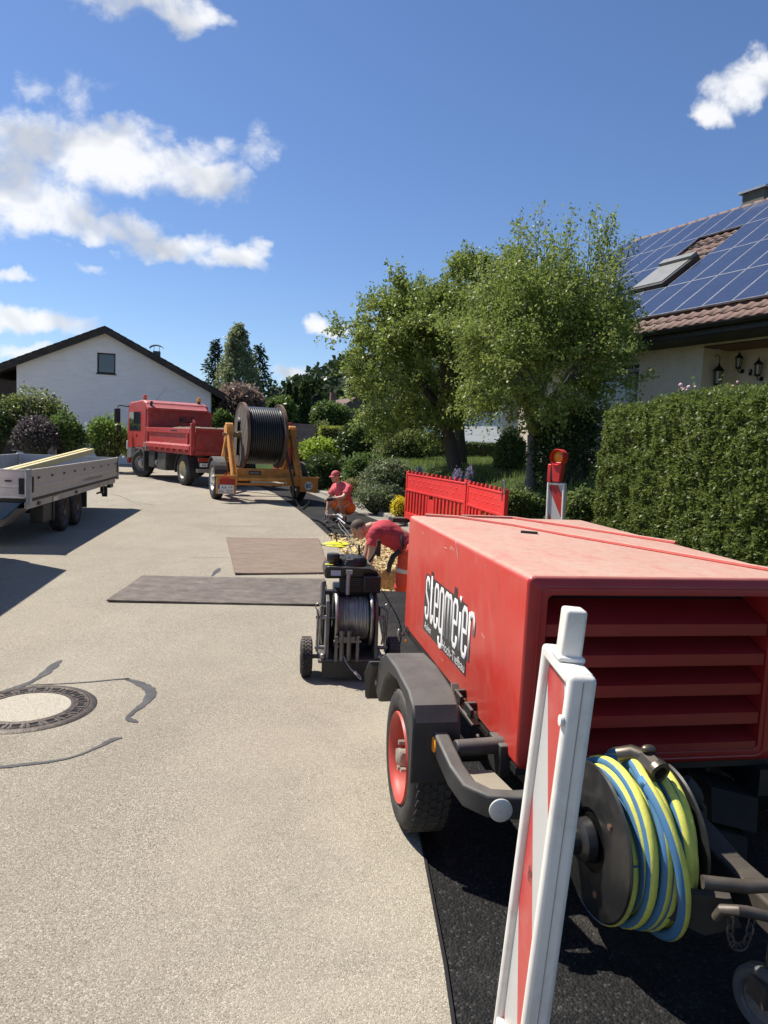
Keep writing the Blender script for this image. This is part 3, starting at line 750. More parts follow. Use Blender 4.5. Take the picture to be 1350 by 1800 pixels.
    for v in (rows[0] + .3, rows[1] + .3, rows[2] + .3, rows[3] + .3, rows[0] + 1.2, rows[1] + 1.2, rows[2] + 1.2, rows[3] + 1.2):
        MB().bar(R(-6.6, v, .065), R(u1 - .1, v, .065), .04, .04).build('rail', paint('rail_black', (.02, .02, .02), .5), deck)
    # roof window with roller shutter
    M_SH = paint('shutter_grey', (.21, .21, .20), .45, .3, var=.06, dirtamt=.15); M_SF = paint('shutter_frame', (.035, .033, .03), .5, dirtamt=.1)
    ua, ub, va, vb = .90 * K, 1.74 * K, 2.52, 4.10
    sk = slab('skylight', (ua, va, .20), (ub, va, .20), (ub, vb, .20), (ua, vb, .20), .16, M_SF)
    slab('shutter', (ua + .09, va + .12, .222), (ub - .04, va + .12, .222), (ub - .04, vb - .28, .222), (ua + .09, vb - .28, .222), .02, M_SH, sk)
    slab('shutter_box', (ua + .02, vb - .26, .30), (ub - .02, vb - .26, .30), (ub - .02, vb, .30), (ua + .02, vb, .30), .14, M_SH, sk)
    slab('flashing', (ua - .05, va - .10, .06), (ub + .05, va - .10, .06), (ub + .05, va, .06), (ua - .05, va, .06), .03, M_ALU, sk)
    # chimney behind ridge
    M_CH = paint('chimney_slate', (.10, .105, .09), .8, var=.2)
    ch = MB().bb(rx + .25, rx + 1.0, 1.42 * K, 1.95 * K, rz - 1.0, rz + .55).build('chimney', M_CH, root)
    MB().bb(rx + .15, rx + 1.1, 1.42 * K - .1, 1.95 * K + .1, rz + .552, rz + .62).build('cap', M_ALU, ch)
    # gutter and eave
    M_GUT = paint('dark_gutter', (.028, .026, .024), .5, .2, dirtamt=.2)
    pts = [(-.02 + -.085 + .085 * math.cos(t), ze - .02 + .085 * math.sin(t)) for t in np.linspace(PI, 2 * PI, 9)]
    mb = MB(); mb.prism([(x, u0, z) for x, z in pts] + [(x, u0, z + .0) for x, z in [(-.03, ze - .01)]], (0, u1 - u0, 0)); mb.build('gutter', M_GUT, root)
    MB().bb(.03, .07, u0, u1, ze - .22, ze - .02).build('fascia', M_GUT, root)
    wo = .72 * K
    MB().bb(.075, wo + .15, u0, u1 - .1, ze - .24, ze - .20).build('soffit', M_DARKW, root)
    # walls: road side wall, porch recess
    yc = -.78 * K + .05; zp = 3.56 * K - .70; zt = ze - .245
    zpc = CAM_H + (3.49 - 1.7) * K + .03
    wt = .5
    wall = MB()
    wy0, wy1, wz1 = .66 * K, 2.0 * K, CAM_H + (3.36 - 1.7) * K      # window opening
    wall.add([(wo, yc, 0), (wo, wy0, 0), (wo, wy0, zt), (wo, yc, zt)], [(0, 1, 2, 3)])
    wall.add([(wo, wy0, wz1), (wo, wy1, wz1), (wo, wy1, zt), (wo, wy0, zt)], [(0, 1, 2, 3)])
    wall.add([(wo, wy0, 0), (wo, wy1, 0), (wo, wy1, 2.4), (wo, wy0, 2.4)], [(0, 1, 2, 3)])
    wall.add([(wo, wy1, 0), (wo, u1 - .5, 0), (wo, u1 - .5, zt), (wo, wy1, zt)], [(0, 1, 2, 3)])
    wall.add([(wo, u0, zpc), (wo, yc, zpc), (wo, yc, zt), (wo, u0, zt)], [(0, 1, 2, 3)])
    for (a, b) in (((wy0, 2.4), (wy0, wz1)), ((wy0, wz1), (wy1, wz1)), ((wy1, wz1), (wy1, 2.4)), ((wy1, 2.4), (wy0, 2.4))):
        wall.add([(wo, a[0], a[1]), (wo, b[0], b[1]), (wo + .2, b[0], b[1]), (wo + .2, a[0], a[1])], [(0, 1, 2, 3)])
    gx = 2 * rx - wo
    wall.add([(wo, u1 - .5, 0), (gx, u1 - .5, 0), (gx, u1 - .5, zt), (rx, u1 - .5, rz - .2), (wo, u1 - .5, zt)], [(0, 1, 2, 3, 4)])
    wall.build('wall', M_WALL, root, smooth=None)
    pw_ = MB(); xb = wo + .89
    pw_.add([(wo + .002, yc, 0), (xb, yc, 0), (xb, yc, zpc), (wo + .002, yc, zpc)], [(0, 1, 2, 3)])
    pw_.add([(xb, u0, 0), (xb, yc, 0), (xb, yc, zpc), (xb, u0, zpc)], [(0, 1, 2, 3)]); pw_.build('porch_wall', M_PORCH, root, smooth=None)
    MB().bb(wo, xb, u0, yc - .002, zpc + .002, zpc + .04).build('porch_ceiling', paint('porch_boards', (.17, .07, .045), .6, var=.2, dirtamt=.1), root)
    win = MB().bb(wo + .10, wo + .16, wy0, wy1, wz1 - .08, wz1).bb(wo + .10, wo + .16, wy0, wy0 + .07, 2.4, wz1 - .08).bb(wo + .10, wo + .16, wy1 - .07, wy1, 2.4, wz1 - .08).build('window', M_DARKW, root)
    MB().bb(wo + .125, wo + .14, wy0 + .07, wy1 - .07, 2.4, wz1 - .08).build('pane', M_GLASS, win)
    MB().bb(wo + .02, wo + .1, wy0, wy1, wz1 - .20, wz1 - .12).build('blind_box', M_SH, win)
    return root, R, wo, yc, xb, zpc
SH, RF, WO, YC, XB, ZPC = solar_house()
# wall lanterns: mounted on the porch walls
M_LAMP = paint('black_wrought_iron', (.012, .011, .010), .5, .3, dirtamt=.1); M_LG = paint('lantern_glass', (.42, .37, .30), .2, dirtamt=.15)
def lantern(name, label, P, s, style):
    sm = SH.matrix_basis; w = sm @ Vector(P)
    r = empty(name, w, math.radians(26), label, 'lantern', 'lanterns in the porch')
    b = MB(); h = .42 * s; q = .12 * s
    for a in range(6):
        c = Vector((math.cos(a * PI / 3) * q, math.sin(a * PI / 3) * q, 0)); b.bar(c * .8, c + Vector((0, 0, h)), .016 * s, .016 * s)
    b.lathe([(q * .75, -.02), (q * .9, 0), (q * .9, .03)], seg=6); b.build('body', M_LAMP, r)
    MB().lathe([(q * 1.25, h - .02), (q * 1.3, h), (q * .55, h + .11 * s), (.03 * s, h + .15 * s), (.02 * s, h + .22 * s), (.001, h + .26 * s)], seg=6).build('roof', M_LAMP, r)
    MB().lathe([(q * .7, .01), (q * .85, h - .02)], seg=6).build('glass', M_LG, r)
    if style == 0: MB().tube([(0, 0, h + .25 * s), (0, -.0, h + .40 * s), (.02, -.0 + .10 * s, h + .46 * s), (.0, .24 * s, h + .40 * s)], .012 * s, 8).box((0, .25 * s, h + .40 * s), (.10 * s, .03, .16 * s)).build('bracket', M_LAMP, r)
    else: MB().tube([(0, 0, -.02), (0, 0, -.13 * s), (.12 * s, 0, -.16 * s), (.25 * s, 0, -.10 * s)], .02 * s, 8).lathe([(.09 * s, 0), (.07 * s, .03)], (.24 * s, 0, -.10 * s), (1, 0, 0), 12).build('bracket', M_LAMP, r)
    return r
lantern('porch_lantern', 'black wrought iron lantern hanging from a bracket on the porch side wall', (WO + .38, YC - .15, 3.40), .80, 0)
lantern('porch_lantern', 'black wall lantern on a curved arm, on the porch back wall', (XB - .17, YC - .40, 3.80), .58, 1)
lantern('porch_lantern', 'round black iron lamp cut by the picture edge, on the porch wall', (XB - .15, YC - .90, 3.60), .62, 1)
bx = SH.matrix_basis @ Vector((XB - .03, YC - .62, 3.70))
r = empty('door_bell', bx, math.radians(26), 'small dark bell plate on the porch wall between the lanterns', 'door bell')
MB().bb(-.015, .015, -.035, .035, -.07, .07).build('plate', M_LAMP, r, bevel=.006); MB().lathe([(.02, 0), (.02, .012), (.001, .016)], (-.015, 0, .03), (-1, 0, 0), 12).build('button', M_LG, r)

# ---- white garden house behind the fruit trees
def garden_house():
    root = empty('garden_house', (3.6, 35.5, 1.45), math.radians(-50), 'white boarded garden house with grey window, behind the tree trunks', 'house')
    M_B = paint('white_boards', (.74, .74, .72), .6, var=.05, dirtamt=.12)
    MB().bb(-1.7, 2.6, .1, 4, -.6, 2.6).build('wall', paint('white_board_backing', (.6, .6, .58), .7), root)
    for i in range(8):
        z = -.4 + i * .3; MB().bb(-1.72, 2.62, .03, .098, z, z + .29).build('board', M_B, root, bevel=.006)
    MB().bb(-3.0, -1.75, 0, 3, -.6, 1.12).build('annex', M_B, root)
    w = MB().bb(-2.55, -1.75 - .02, -.05, .0, .05, .85).build('window', paint('grey_blind', (.28, .29, .32), .5), root)
    MB().bb(-3.1, -1.7, -.1, 3, 1.122, 1.2).build('annex_roof', M_B, root)
    MB().prism([(-1.9, -.3, 2.6), (2.8, -.3, 2.6), (2.8, -.3, 2.75), (-1.9, -.3, 2.75)], (0, 5, 0)).build('roof', paint('grey_flat_roof', (.2, .19, .18), .8), root)
    MB().bb(.6, 2.5, -.06, .02, -.25, .25).build('bench_board', paint('grey_board', (.38, .38, .37), .8), root)
garden_house()
# ---- far house with brown roof under the wooded hill
fh = empty('far_house', (-3.3, 68, .6), math.radians(20), 'far house with red-brown roof and chimney below the wooded hill', 'house')
MB().bb(-4, 4, 0, 8, -1, 2.2).build('wall', paint('far_wall', (.5, .45, .38), .9), fh)
MB().prism([(-5, -.6, 1.9), (5, -.6, 1.9), (0, -.6, 5.2)], (0, 9.2, 0)).build('roof', paint('far_roof', (.14, .085, .065), .85, var=.2), fh, smooth=None)
MB().bb(-1.6, -1.1, 2.5, 3.0, 3.6, 5.7).build('chimney', paint('far_chimney', (.15, .09, .07), .9), fh)
# ================================================================== towed compressor
M_RUB = paint('tyre_rubber', (.022, .021, .020), .82, var=.25, scale=20, dirt=(.12, .105, .085), dirtamt=.35, dscale=7, bump=.3, bscale=60, topdust=.25)
M_BLK = paint('black_plastic', (.020, .020, .021), .55, var=.15, dirt=(.13, .118, .10), dirtamt=.2, dscale=6, bump=.2, topdust=.6, dustcol=(.17, .155, .13))
M_BLKM = paint('black_metal', (.018, .018, .019), .5, .1, var=.2, dirt=(.07, .06, .05), dirtamt=.18, dscale=5)
M_STEEL = paint('worn_steel', (.30, .29, .27), .45, .8, var=.25, dirt=(.12, .08, .05), dirtamt=.5, dscale=12, scale=14)
M_REDRIM = paint('red_rim', (.50, .055, .035), .5, dirt=(.16, .10, .07), dirtamt=.45, dscale=8)
M_ORL = paint('orange_reflector', (.85, .30, .02), .25, dirtamt=.05)
M_SILV = paint('silver_reflector', (.55, .54, .50), .35, .2, dirtamt=.2)
def tyre(mb, R, r, w, ax=(1, 0, 0), o=(0, 0, 0), seg=48):
    h = w / 2; b = .16 * (R - r)
    return mb.lathe([(r, -h * .72), (r + b, -h * .92), (r + (R - r) * .45, -h), (R - (R - r) * .22, -h * .93), (R - .006, -h * .74), (R, -h * .5), (R, h * .5), (R - .006, h * .74), (R - (R - r) * .22, h * .93), (r + (R - r) * .45, h), (r + b, h * .92), (r, h * .72)], o, ax, seg, closed=True)
def tread(mb, R, w, n, ax='x', o=(0, 0, 0), rib=3, d=.010):
    """raised tread blocks on the rolling surface"""
    o = Vector(o)
    for k in range(n):
        for j in range(rib):
            a = 2 * PI * (k + .35 * (j % 2)) / n; x = (-.5 + (j + .5) / rib) * w * .80
            Rm = Matrix.Rotation(a, 3, 'X'); p = Rm @ Vector((x, 0, R + d * .3)); sk = Matrix.Rotation(.25 * (1 if j % 2 else -1), 3, 'Z')
            if ax == 'y': Q = Matrix.Rotation(PI / 2, 3, 'Z'); mb.box(o + Q @ p, (w * .80 / rib * .80, 2 * PI * R / n * .72, d), Q @ Rm @ sk)
            else: mb.box(o + p, (w * .80 / rib * .80, 2 * PI * R / n * .72, d), Rm @ sk)
    return mb
COMP = empty('towed_compressor', (.54, 2.557, 0), math.radians(10.54), 'dusty red towed compressor with louvred front and lettered side panel', 'compressor')
def compressor():
    root = COMP
    W, L, Z0, Z1 = 1.20, 2.03, .50, 1.238
    # red canopy paint: scratches, dust on the roof
    n = NB('dusty_red_paint')
    base = n.mix(n.noise(3.5, 6), (.54, .028, .020), (.61, .040, .026))
    nz = n.sepz(n.geom('Normal'))[2]
    st = n.noise(5, 9, .72, vec=n.mapping((1.6, .8, 1), (0, 0, .6)), dist=1.0)
    dust = n.math('MULTIPLY', n.ramp(nz, [(.25, 0), (.8, 1)]), n.ramp(st, [(.26, .55), (.42, .86), (.62, 1.0)]))
    dust = n.math('MAXIMUM', dust, n.ramp(n.noise(2.3, 8, .7, dist=.6), [(.40, .03), (.8, .26)]))
    lx = n.sepz(n.co)
    grit = n.noise(75, 5, .75); dust = n.math('MULTIPLY', dust, n.ramp(grit, [(.3, .82), (.6, 1.0)])); c = n.mix(dust, base, n.mix(n.noise(2.0, 6), (.45, .30, .225), (.50, .36, .275)))
    scr = n.noise(60, 3, .5, vec=n.mapping((.25, 1.0, 6), (.4, 0, 0)))
    c = n.mix(n.ramp(scr, [(.70, 0), (.74, .35)]), c, (.62, .30, .24))
    strk = n.noise(7, 6, .7, vec=n.mapping((3, 3, .35))); c = n.mix(n.ramp(strk, [(.50, 0), (.72, .38)]), c, (.30, .075, .055))
    blot = n.noise(1.6, 8, .75, dist=1.5); c = n.mix(n.ramp(blot, [(.54, 0), (.68, .30)]), c, (.62, .20, .15))
    chip = n.noise(26, 6, .7); c = n.mix(n.ramp(chip, [(.74, 0), (.76, .8)]), c, (.34, .24, .20))
    rgh = n.math('ADD', n.math('MULTIPLY', dust, .55), .30)
    M_RED = n.done(c, rgh, 0, n.bump(n.noise(5, 3), .05, .01), .5)
    MATS['comp_red'] = M_RED
    def rr(x0, x1, z0, z1, r, k=5):
        pts = []
        for (cx, cz, a0) in ((x1 - r, z1 - r, 0), (x0 + r, z1 - r, PI / 2), (x0 + r, z0 + r, PI), (x1 - r, z0 + r, 1.5 * PI)):
            for i in range(k + 1): a = a0 + i * PI / 2 / k; pts.append((cx + r * math.cos(a), cz + r * math.sin(a)))
        return pts
    P0 = rr(0, W, Z0, Z1, .026); Pn = rr(.009, W - .009, Z0 + .009, Z1 - .009, .022)
    Pi = rr(.078, 1.012, .545, 1.168, .022); m = len(P0)
    M_FRT = paint('front_red_shaded', (.38, .020, .018), .38, var=.12, scale=3, dirt=(.22, .05, .04), dirtamt=.2, dscale=5, topdust=.5, dustcol=(.55, .36, .28))  # deeper red than the canopy: shade of the sunless front put into the colour
    def skinloops(name, loops, mat, cap):
        vs = []; fs = []
        for P, y in loops: vs += [(x, y, z) for x, z in P]
        for li in range(len(loops) - 1):
            for i in range(m): j = (i + 1) % m; fs.append((li * m + i, li * m + j, (li + 1) * m + j, (li + 1) * m + i))
        if cap: fs.append(tuple(range(m)))
        me = bpy.data.meshes.new(name); me.from_pydata(vs, [], fs); bm = bmesh.new(); bm.from_mesh(me); bmesh.ops.recalc_face_normals(bm, faces=bm.faces); bm.to_mesh(me); bm.free(); me.update()
        return linkmesh(name, me, mat, root, 50)
    skinloops('canopy', [(P0, L), (P0, .016)], M_RED, True)
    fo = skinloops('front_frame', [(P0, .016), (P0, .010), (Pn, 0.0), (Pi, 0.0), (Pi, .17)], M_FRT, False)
    # orientation check: outward normals must face the viewer
    ringn = sum((p.normal.y for p in fo.data.polygons[2 * m:3 * m]), 0.0)
    if ringn > 0: fo.data.flip_normals()
    M_DK = paint('dark_louvre_red', (.16, .012, .012), .5, var=.1, dirtamt=.1)
    MB().add([(x, .168, z) for x, z in Pi], [tuple(range(m))]).build('louvre_back', paint('grille_dark', (.02, .004, .004), .8, dirtamt=0), root, smooth=None)
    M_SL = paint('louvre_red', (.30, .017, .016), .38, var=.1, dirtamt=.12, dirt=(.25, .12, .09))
    for k in range(5):
        zt = .578 + .1195 * k; lip = .046
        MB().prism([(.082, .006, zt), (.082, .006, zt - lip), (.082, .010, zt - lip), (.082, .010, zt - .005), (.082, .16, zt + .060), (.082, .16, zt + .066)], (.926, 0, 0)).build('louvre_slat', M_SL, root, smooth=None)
    # inner frame line
    fr = MB()
    for P in (rr(.048, 1.035, .520, 1.198, .03),):
        fr.tube([(x, -.001, z) for x, z in P], .004, 6, closed=True)
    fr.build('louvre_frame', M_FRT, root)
    # diagonal ribs of the split hood
    def rib(name, pts, r, mat): MB().tube([(x, y, Z1 + .004) for x, y in pts], r, 8).build(name, mat, root)
    rib('hood_rib', [(.10, 2.02), (.30, 1.95), (.53, 1.595), (.69, 1.154), (1.126, .177), (1.185, .05)], .013, M_RED)
    rib('hood_rib', [(.345, 2.025), (.687, 2.0), (.899, 1.6), (1.195, .95)], .012, M_RED)
    rib('hood_seal', [(.40, 2.028), (.70, 2.02), (.915, 1.61), (1.198, 1.0)], .005, M_BLKM)
    MB().bb(.02, W - .02, L - .001, L + .05, .55, Z1 - .03).build('hood_end', M_RED, root, bevel=.015)
    MB().box((.50, 1.25, Z1 + .006), (.09, .028, .012), Matrix.Rotation(-.5, 3, 'Z')).build('hood_clip', M_BLKM, root)
    # worn bare patch on the upper edge
    MB().add([(.006, .98, 1.232), (.001, .93, 1.20), (-.0015, .90, 1.13), (-.0015, .915, 1.17), (.0, .97, 1.222)], [(0, 1, 2, 3, 4)]).build('bare_scrape', paint('bare_primer', (.42, .38, .34), .7), root, smooth=None)
    rs_ = random.Random(2)
    for k in range(14):
        y = rs_.uniform(.15, 1.95); ln = rs_.uniform(.02, .10); z = rs_.choice((1.222, 1.205, 1.19, .9, .75, .6)) - rs_.uniform(0, .03); dz = rs_.uniform(-.02, .02); w = rs_.uniform(.0012, .0035)
        MB().add([(-.0012, y, z), (-.0012, y + ln, z + dz), (-.0012, y + ln * .9, z + dz + w), (-.0012, y + ln * .3, z + dz * .4 + w * 1.8)], [(0, 1, 2, 3)]).build('scratch', paint('scratch_pale', (.60, .34, .28), .7, var=.1), root, smooth=None)
    # lettered plate on the left side: reading runs towards the viewer (-y), faces -x
    M_STK = paint('sticker_dark', (.045, .042, .040), .5, var=.1, dirtamt=.15); M_WHT = paint('sticker_white', (.80, .78, .74), .5, var=.03, dirtamt=.1)
    yA, yB = 1.53, .685; xs = -.0022
    up = MB()
    nn = 30
    # dark field follows the letter tops
    top = [(1.53, .80), (1.53, .935), (1.505, .962), (1.43, .962), (1.405, .955), (1.40, .995), (1.355, .995), (1.35, .962), (1.06, .962), (.935, .962), (.93, 1.005), (.885, 1.005), (.88, .962), (.72, .962), (.69, .935), (.685, .80)]
    up.add([(xs, y, z) for y, z in [(1.53, .63)] + top + [(.685, .63)]], [tuple(range(len(top) + 2))]); st_ = up.build('side_plate', M_STK, root, smooth=None)
    G = {'s': [[(1, .76), (1, .90), (.75, .99), (.25, .99), (0, .90), (0, .64), (1, .38), (1, .10), (.75, .01), (.25, .01), (0, .10), (0, .25)]],
         't': [[(.25, 1.13), (.25, .12), (.45, .01), (.8, .01), (1, .10), (1, .2)], [(-.1, .80), (.8, .80)]],
         'e': [[(1, .26), (1, .10), (.75, .01), (.25, .01), (0, .10), (0, .90), (.25, .99), (.75, .99), (1, .90), (1, .52), (.02, .52)]],
         'g': [[(1, .10), (.7, .02), (.25, .02), (0, .10), (0, .90), (.25, .99), (.75, .99), (1, .90), (1, -.24), (.75, -.33), (.25, -.33), (0, -.24), (0, -.14)]],
         'm': [[(0, 0), (0, .90), (.15, .99), (.35, .99), (.5, .90), (.5, 0)], [(.5, .90), (.65, .99), (.85, .99), (1, .90), (1, 0)]],
         'i': [[(.5, 0), (.5, .84)], [(.5, 1.04), (.5, 1.18)]],
         'r': [[(0, 0), (0, 1)], [(0, .86), (.3, .99), (.75, .99), (1, .90), (1, .60)]]}
    wid = {'m': 1.75, 'i': .22, 't': .82}; un = .0655; yy = 1.492; zb_, xh = .712, .228
    for ch in 'stegmeier':
        w_ = wid.get(ch, 1.0) * un; mbL = MB()
        for st0 in G[ch]: mbL.tube([(0, yy - x * w_, zb_ + z * xh) for x, z in st0], .0155, 10)
        me = mbL.mesh('letter'); 
        for v_ in me.vertices: v_.co.x = xs - .0005 + v_.co.x * .08
        linkmesh('letter', me, M_WHT, st_, 180); yy -= w_ + .0405
    text_part('lettering', 'Aalen', M_WHT, st_, (xs, 1.42, .645), (0, -1, 0), (0, 0, 1), .042, .15, .0012)
    text_part('lettering', 'Hoch-Tiefbau', M_WHT, st_, (xs, .90, .638), (0, -1, 0), (0, 0, 1), .05, .40, .0012)
    # chassis
    MB().bb(.004, W - .004, .02, L - .02, .47, .499).build('sill', M_BLKM, root)
    MB().bb(.10, .18, -.02, L, .36, .468).bb(W - .18, W - .10, -.02, L, .36, .468).bb(.18, W - .18, .55 - .05, .55 + .05, .25, .35).build('chassis_frame', M_BLKM, root)
    MB().bb(.22, W - .22, .25, L - .1, .28, .467).build('engine_tray', M_BLKM, root)
    MB().cyl((-.30, .55, .31), (W + .30, .55, .31), .03).build('axle', M_BLKM, root)
    # wheels
    for sx, xo in ((-1, -.245), (1, W + .245)):
        w = empty('wheel', (xo, .55, .312)); w.parent = root
        mb = tyre(MB(), .305, .192, .19); tread(mb, .303, .185, 46, rib=5, d=.008); mb.build('tyre', M_RUB, w)
        s = sx
        MB().lathe([(.198, s * .084), (.193, s * .094), (.182, s * .088), (.168, s * .06), (.164, s * -.005), (.150, s * -.012), (.125, s * .018), (.10, s * .028), (.07, s * .022), (.001, s * .022)], (0, 0, 0), (1, 0, 0), 40, caps=False).build('rim', M_REDRIM, w)
        mb = MB().lathe([(.04, s * .05), (.038, s * .085), (.025, s * .095), (.001, s * .096)], (0, 0, 0), (1, 0, 0), 20)
        for k in range(5):
            a = 2 * PI * k / 5; p = Vector((0, .062 * math.cos(a), .062 * math.sin(a))); mb.cyl(p + Vector((s * .05, 0, 0)), p + Vector((s * .085, 0, 0)), .012, 6)
        mb.build('hub', paint('hub_dirty', (.36, .31, .25), .6, .3, dirt=(.12, .08, .05), dirtamt=.6, dscale=20), w)
        # mudguard: moulded shell over the wheel
        ol = [(.225, .345), (.225, .60), (.26, .66), (.34, .69), (.62, .705), (.86, .69), (.97, .64), (1.06, .55), (1.10, .44)]
        il = [(.25, .345), (.25, .45), (.30, .56), (.38, .63), (.56, .655), (.74, .63), (.84, .56), (.93, .45), (.98, .40)]
        x0, x1 = (xo - .108, -.155) if sx < 0 else (W + .155, xo + .108)
        n_ = len(ol); f = MB(); vs = [(x, y, z) for x in (x0, x1) for (y, z) in ol] + [(x, y, z) for x in (x0, x1) for (y, z) in il]
        fs = []
        for i in range(n_ - 1):
            fs += [(i, i + 1, n_ + i + 1, n_ + i), (2 * n_ + i, 3 * n_ + i, 3 * n_ + i + 1, 2 * n_ + i + 1), (i, 2 * n_ + i, 2 * n_ + i + 1, i + 1), (n_ + i, n_ + i + 1, 3 * n_ + i + 1, 3 * n_ + i)]
        for i in (0, n_ - 1): fs.append((i, n_ + i, 3 * n_ + i, 2 * n_ + i))
        f.add(vs, fs); mg = f.build('mudguard', M_BLK, root, smooth=30, bevel=.016, bseg=3)
        if sx < 0:
            q = MB().prism([(x0 - .05, 1.03, .60), (x0 - .055, 1.13, .50), (x0 - .04, 1.16, .36), (x0 - .03, 1.13, .36), (x0 - .03, 1.10, .48), (x0 - .03, 1.02, .57)], (.24, 0, 0))
            q.build('mud_flap', M_BLK, mg, bevel=.008)
            MB().cyl((x0 - .0, 1.07, .48), (x0 + .10, 1.03, .48), .022, 10).build('flap_stay', M_STEEL, mg)
    # left light bar: black moulded beam round the rear corner
    def beam(path, w, h, name, mat):
        b = MB(); n2 = len(path); vs = []; fs = []
        for i, p in enumerate(path):
            p = Vector(p); t = (Vector(path[min(i + 1, n2 - 1)]) - Vector(path[max(i - 1, 0)])).normalized(); sx_ = Vector((t.y, -t.x, 0)).normalized()
            vs += [p - sx_ * w / 2 + V(0, 0, -h / 2), p + sx_ * w / 2 + V(0, 0, -h / 2), p + sx_ * w / 2 + V(0, 0, h / 2), p - sx_ * w / 2 + V(0, 0, h / 2)]
        for i in range(n2 - 1):
            for k in range(4): fs.append((4 * i + k, 4 * i + (k + 1) % 4, 4 * i + 4 + (k + 1) % 4, 4 * i + 4 + k))
        fs += [(3, 2, 1, 0), tuple(4 * (n2 - 1) + k for k in range(4))]; b.add(vs, fs); return b.build(name, mat, root, smooth=40, bevel=.012, bseg=3)
    bar = beam([(-.245, .36, .545), (-.235, .20, .515), (-.225, .03, .475), (-.205, -.07, .455), (-.15, -.135, .45), (-.06, -.155, .45), (.16, -.155, .45)], .062, .085, 'light_bar', M_BLK)
    MB().lathe([(.031, 0), (.031, .006), (.026, .009), (.001, .009)], (-.262, .215, .515), (-1, -.05, 0), 20).build('side_reflector', M_ORL, bar)
    MB().lathe([(.041, 0), (.041, .007), (.035, .010), (.006, .010), (.005, .007), (.001, .007)], (-.125, -.184, .45), (-.1, -1, 0), 28).build('round_reflector', M_SILV, bar)
    MB().cyl((-.20, .14, .53), (.02, .16, .53), .032, 12).bb(-.03, .02, .10, .24, .42, .55).build('bar_bracket', M_BLK, root, bevel=.006)
    MB().prism([(-.19, .10, .452), (-.06, .10, .452), (-.02, -.09, .44), (-.16, -.09, .44)], (0, 0, .004)).build('tail_plate', paint('dusty_plate', (.30, .26, .19), .8), root)
    # latches and hinges along the sill
    for (y, z) in ((.30, .475), (1.95, .475)):
        h = MB().cyl((-.04, y, z), (-.012, y, z), .012, 10).ball((-.055, y, z + .012), (.012, .020, .028), 10, 8).bar((-.03, y, z), (-.006, y - .02, z + .06), .016, .006)
        h.build('latch', M_STEEL if y > 1 else M_BLK, root)
    for y in (.66, .50):
        MB().bb(-.055, -.002, y - .008, y + .012, .535, .575).bb(-.055, -.040, y - .09, y - .008, .535, .575).build('hinge', M_BLK, root, bevel=.004)
    MB().prism([(-.05, .76, .57), (-.05, .70, .50), (-.05, .40, .50), (-.05, .40, .515), (-.05, .69, .52), (-.05, .75, .575)], (.04, 0, 0)).build('hinge_arm', M_BLK, root, bevel=.004)
    MB().lathe([(.012, 0), (.010, .012), (.001, .015)], (-.008, 1.93, .44), (-1, 0, 0), 10).build('marker', M_ORL, root)
    # drawbar, jockey wheel, support boxes
    M_DB = paint('grimy_drawbar', (.06, .052, .042), .7, .2, dirt=(.15, .12, .085), dirtamt=.5, dscale=6)
    M_DST = paint('rusty_dark_steel', (.12, .10, .08), .55, .5, var=.3, dirt=(.10, .06, .035), dirtamt=.6, dscale=14, scale=16)
    MB().bar((.62, .15, .40), (.62, -.40, .31), .09, .10).bar((.62, -.39, .31), (.62, -1.5, .31), .09, .10).build('drawbar', M_DB, root, bevel=.01)
    MB().prism([(.26, -.50, .34), (.46, -.62, .37), (.52, -.60, .26), (.42, -.57, .22), (.32, -.52, .25)], (.015, .03, 0)).build('gusset_plate', M_DB, root)
    jk = MB().cyl((.56, -.70, .16), (.58, -.68, .36), .024, 14).bar((.53, -.70, .17), (.53, -.70, .10), .075, .05).build('jockey_post', M_DST, root)
    jw = empty('jockey_wheel', (.545, -.70, .10)); jw.parent = root; jw.rotation_euler = (0, 0, .35)
    tyre(MB(), .10, .06, .055, seg=32).build('tyre', paint('grey_tyre', (.09, .088, .082), .7, dirtamt=.4), jw); MB().lathe([(.065, -.03), (.06, -.018), (.02, -.015), (.02, -.034), (.001, -.034)], (0, 0, 0), (1, 0, 0), 24, caps=False).build('rim', M_STEEL, jw)
    MB().tube([(.37, -.60, .42), (.50, -.63, .415), (.72, -.66, .43), (.95, -.7, .44)], .020, 10).build('brake_rod', M_DST, root)
    MB().tube([(.40, -.64, .33), (.40, -.66, .37), (.43, -.69, .385), (.46, -.69, .38), (.62, -.72, .345), (.8, -.72, .33)], .016, 10).build('stabiliser_handle', M_DST, root)
    # safety chain, link by link
    pts = [V(.43, -.66, .345), V(.428, -.665, .32), V(.426, -.67, .295), V(.432, -.675, .27), V(.452, -.68, .258), V(.472, -.68, .27), V(.486, -.675, .295), V(.492, -.67, .32), V(.50, -.665, .345)]
    ch = MB()
    for i in range(len(pts) - 1):
        a, b = pts[i], pts[i + 1]; d = (b - a).normalized(); c = (a + b) / 2; s1 = d.cross(V(0, 1, 0) if i % 2 else V(1, .3, 0)).normalized()
        ch.tube([c + d * (.019 * math.cos(t)) + s1 * (.010 * math.sin(t)) for t in np.linspace(0, 2 * PI, 11)[:-1]], .0032, 6, closed=True)
    ch.build('safety_chain', M_DST, root)
    M_BOX = paint('chock_black', (.020, .020, .021), .75, dirtamt=.15)
    for (z, dx) in ((.20, 0), (.03, -.03)):
        MB().prism([(.86 + dx, .05, z + .17), (1.05 + dx, .02, z + .13), (1.06 + dx, .02, z - .02), (.88 + dx, .05, z + .02)], (.01, .18, 0)).prism([(1.05 + dx, .02, z + .13), (1.085 + dx, .20, z + .14), (1.08 + dx, .2, z - .02), (1.06 + dx, .02, z - .02)], (.006, 0, 0)).build('wheel_chock', M_BOX, root, smooth=None)
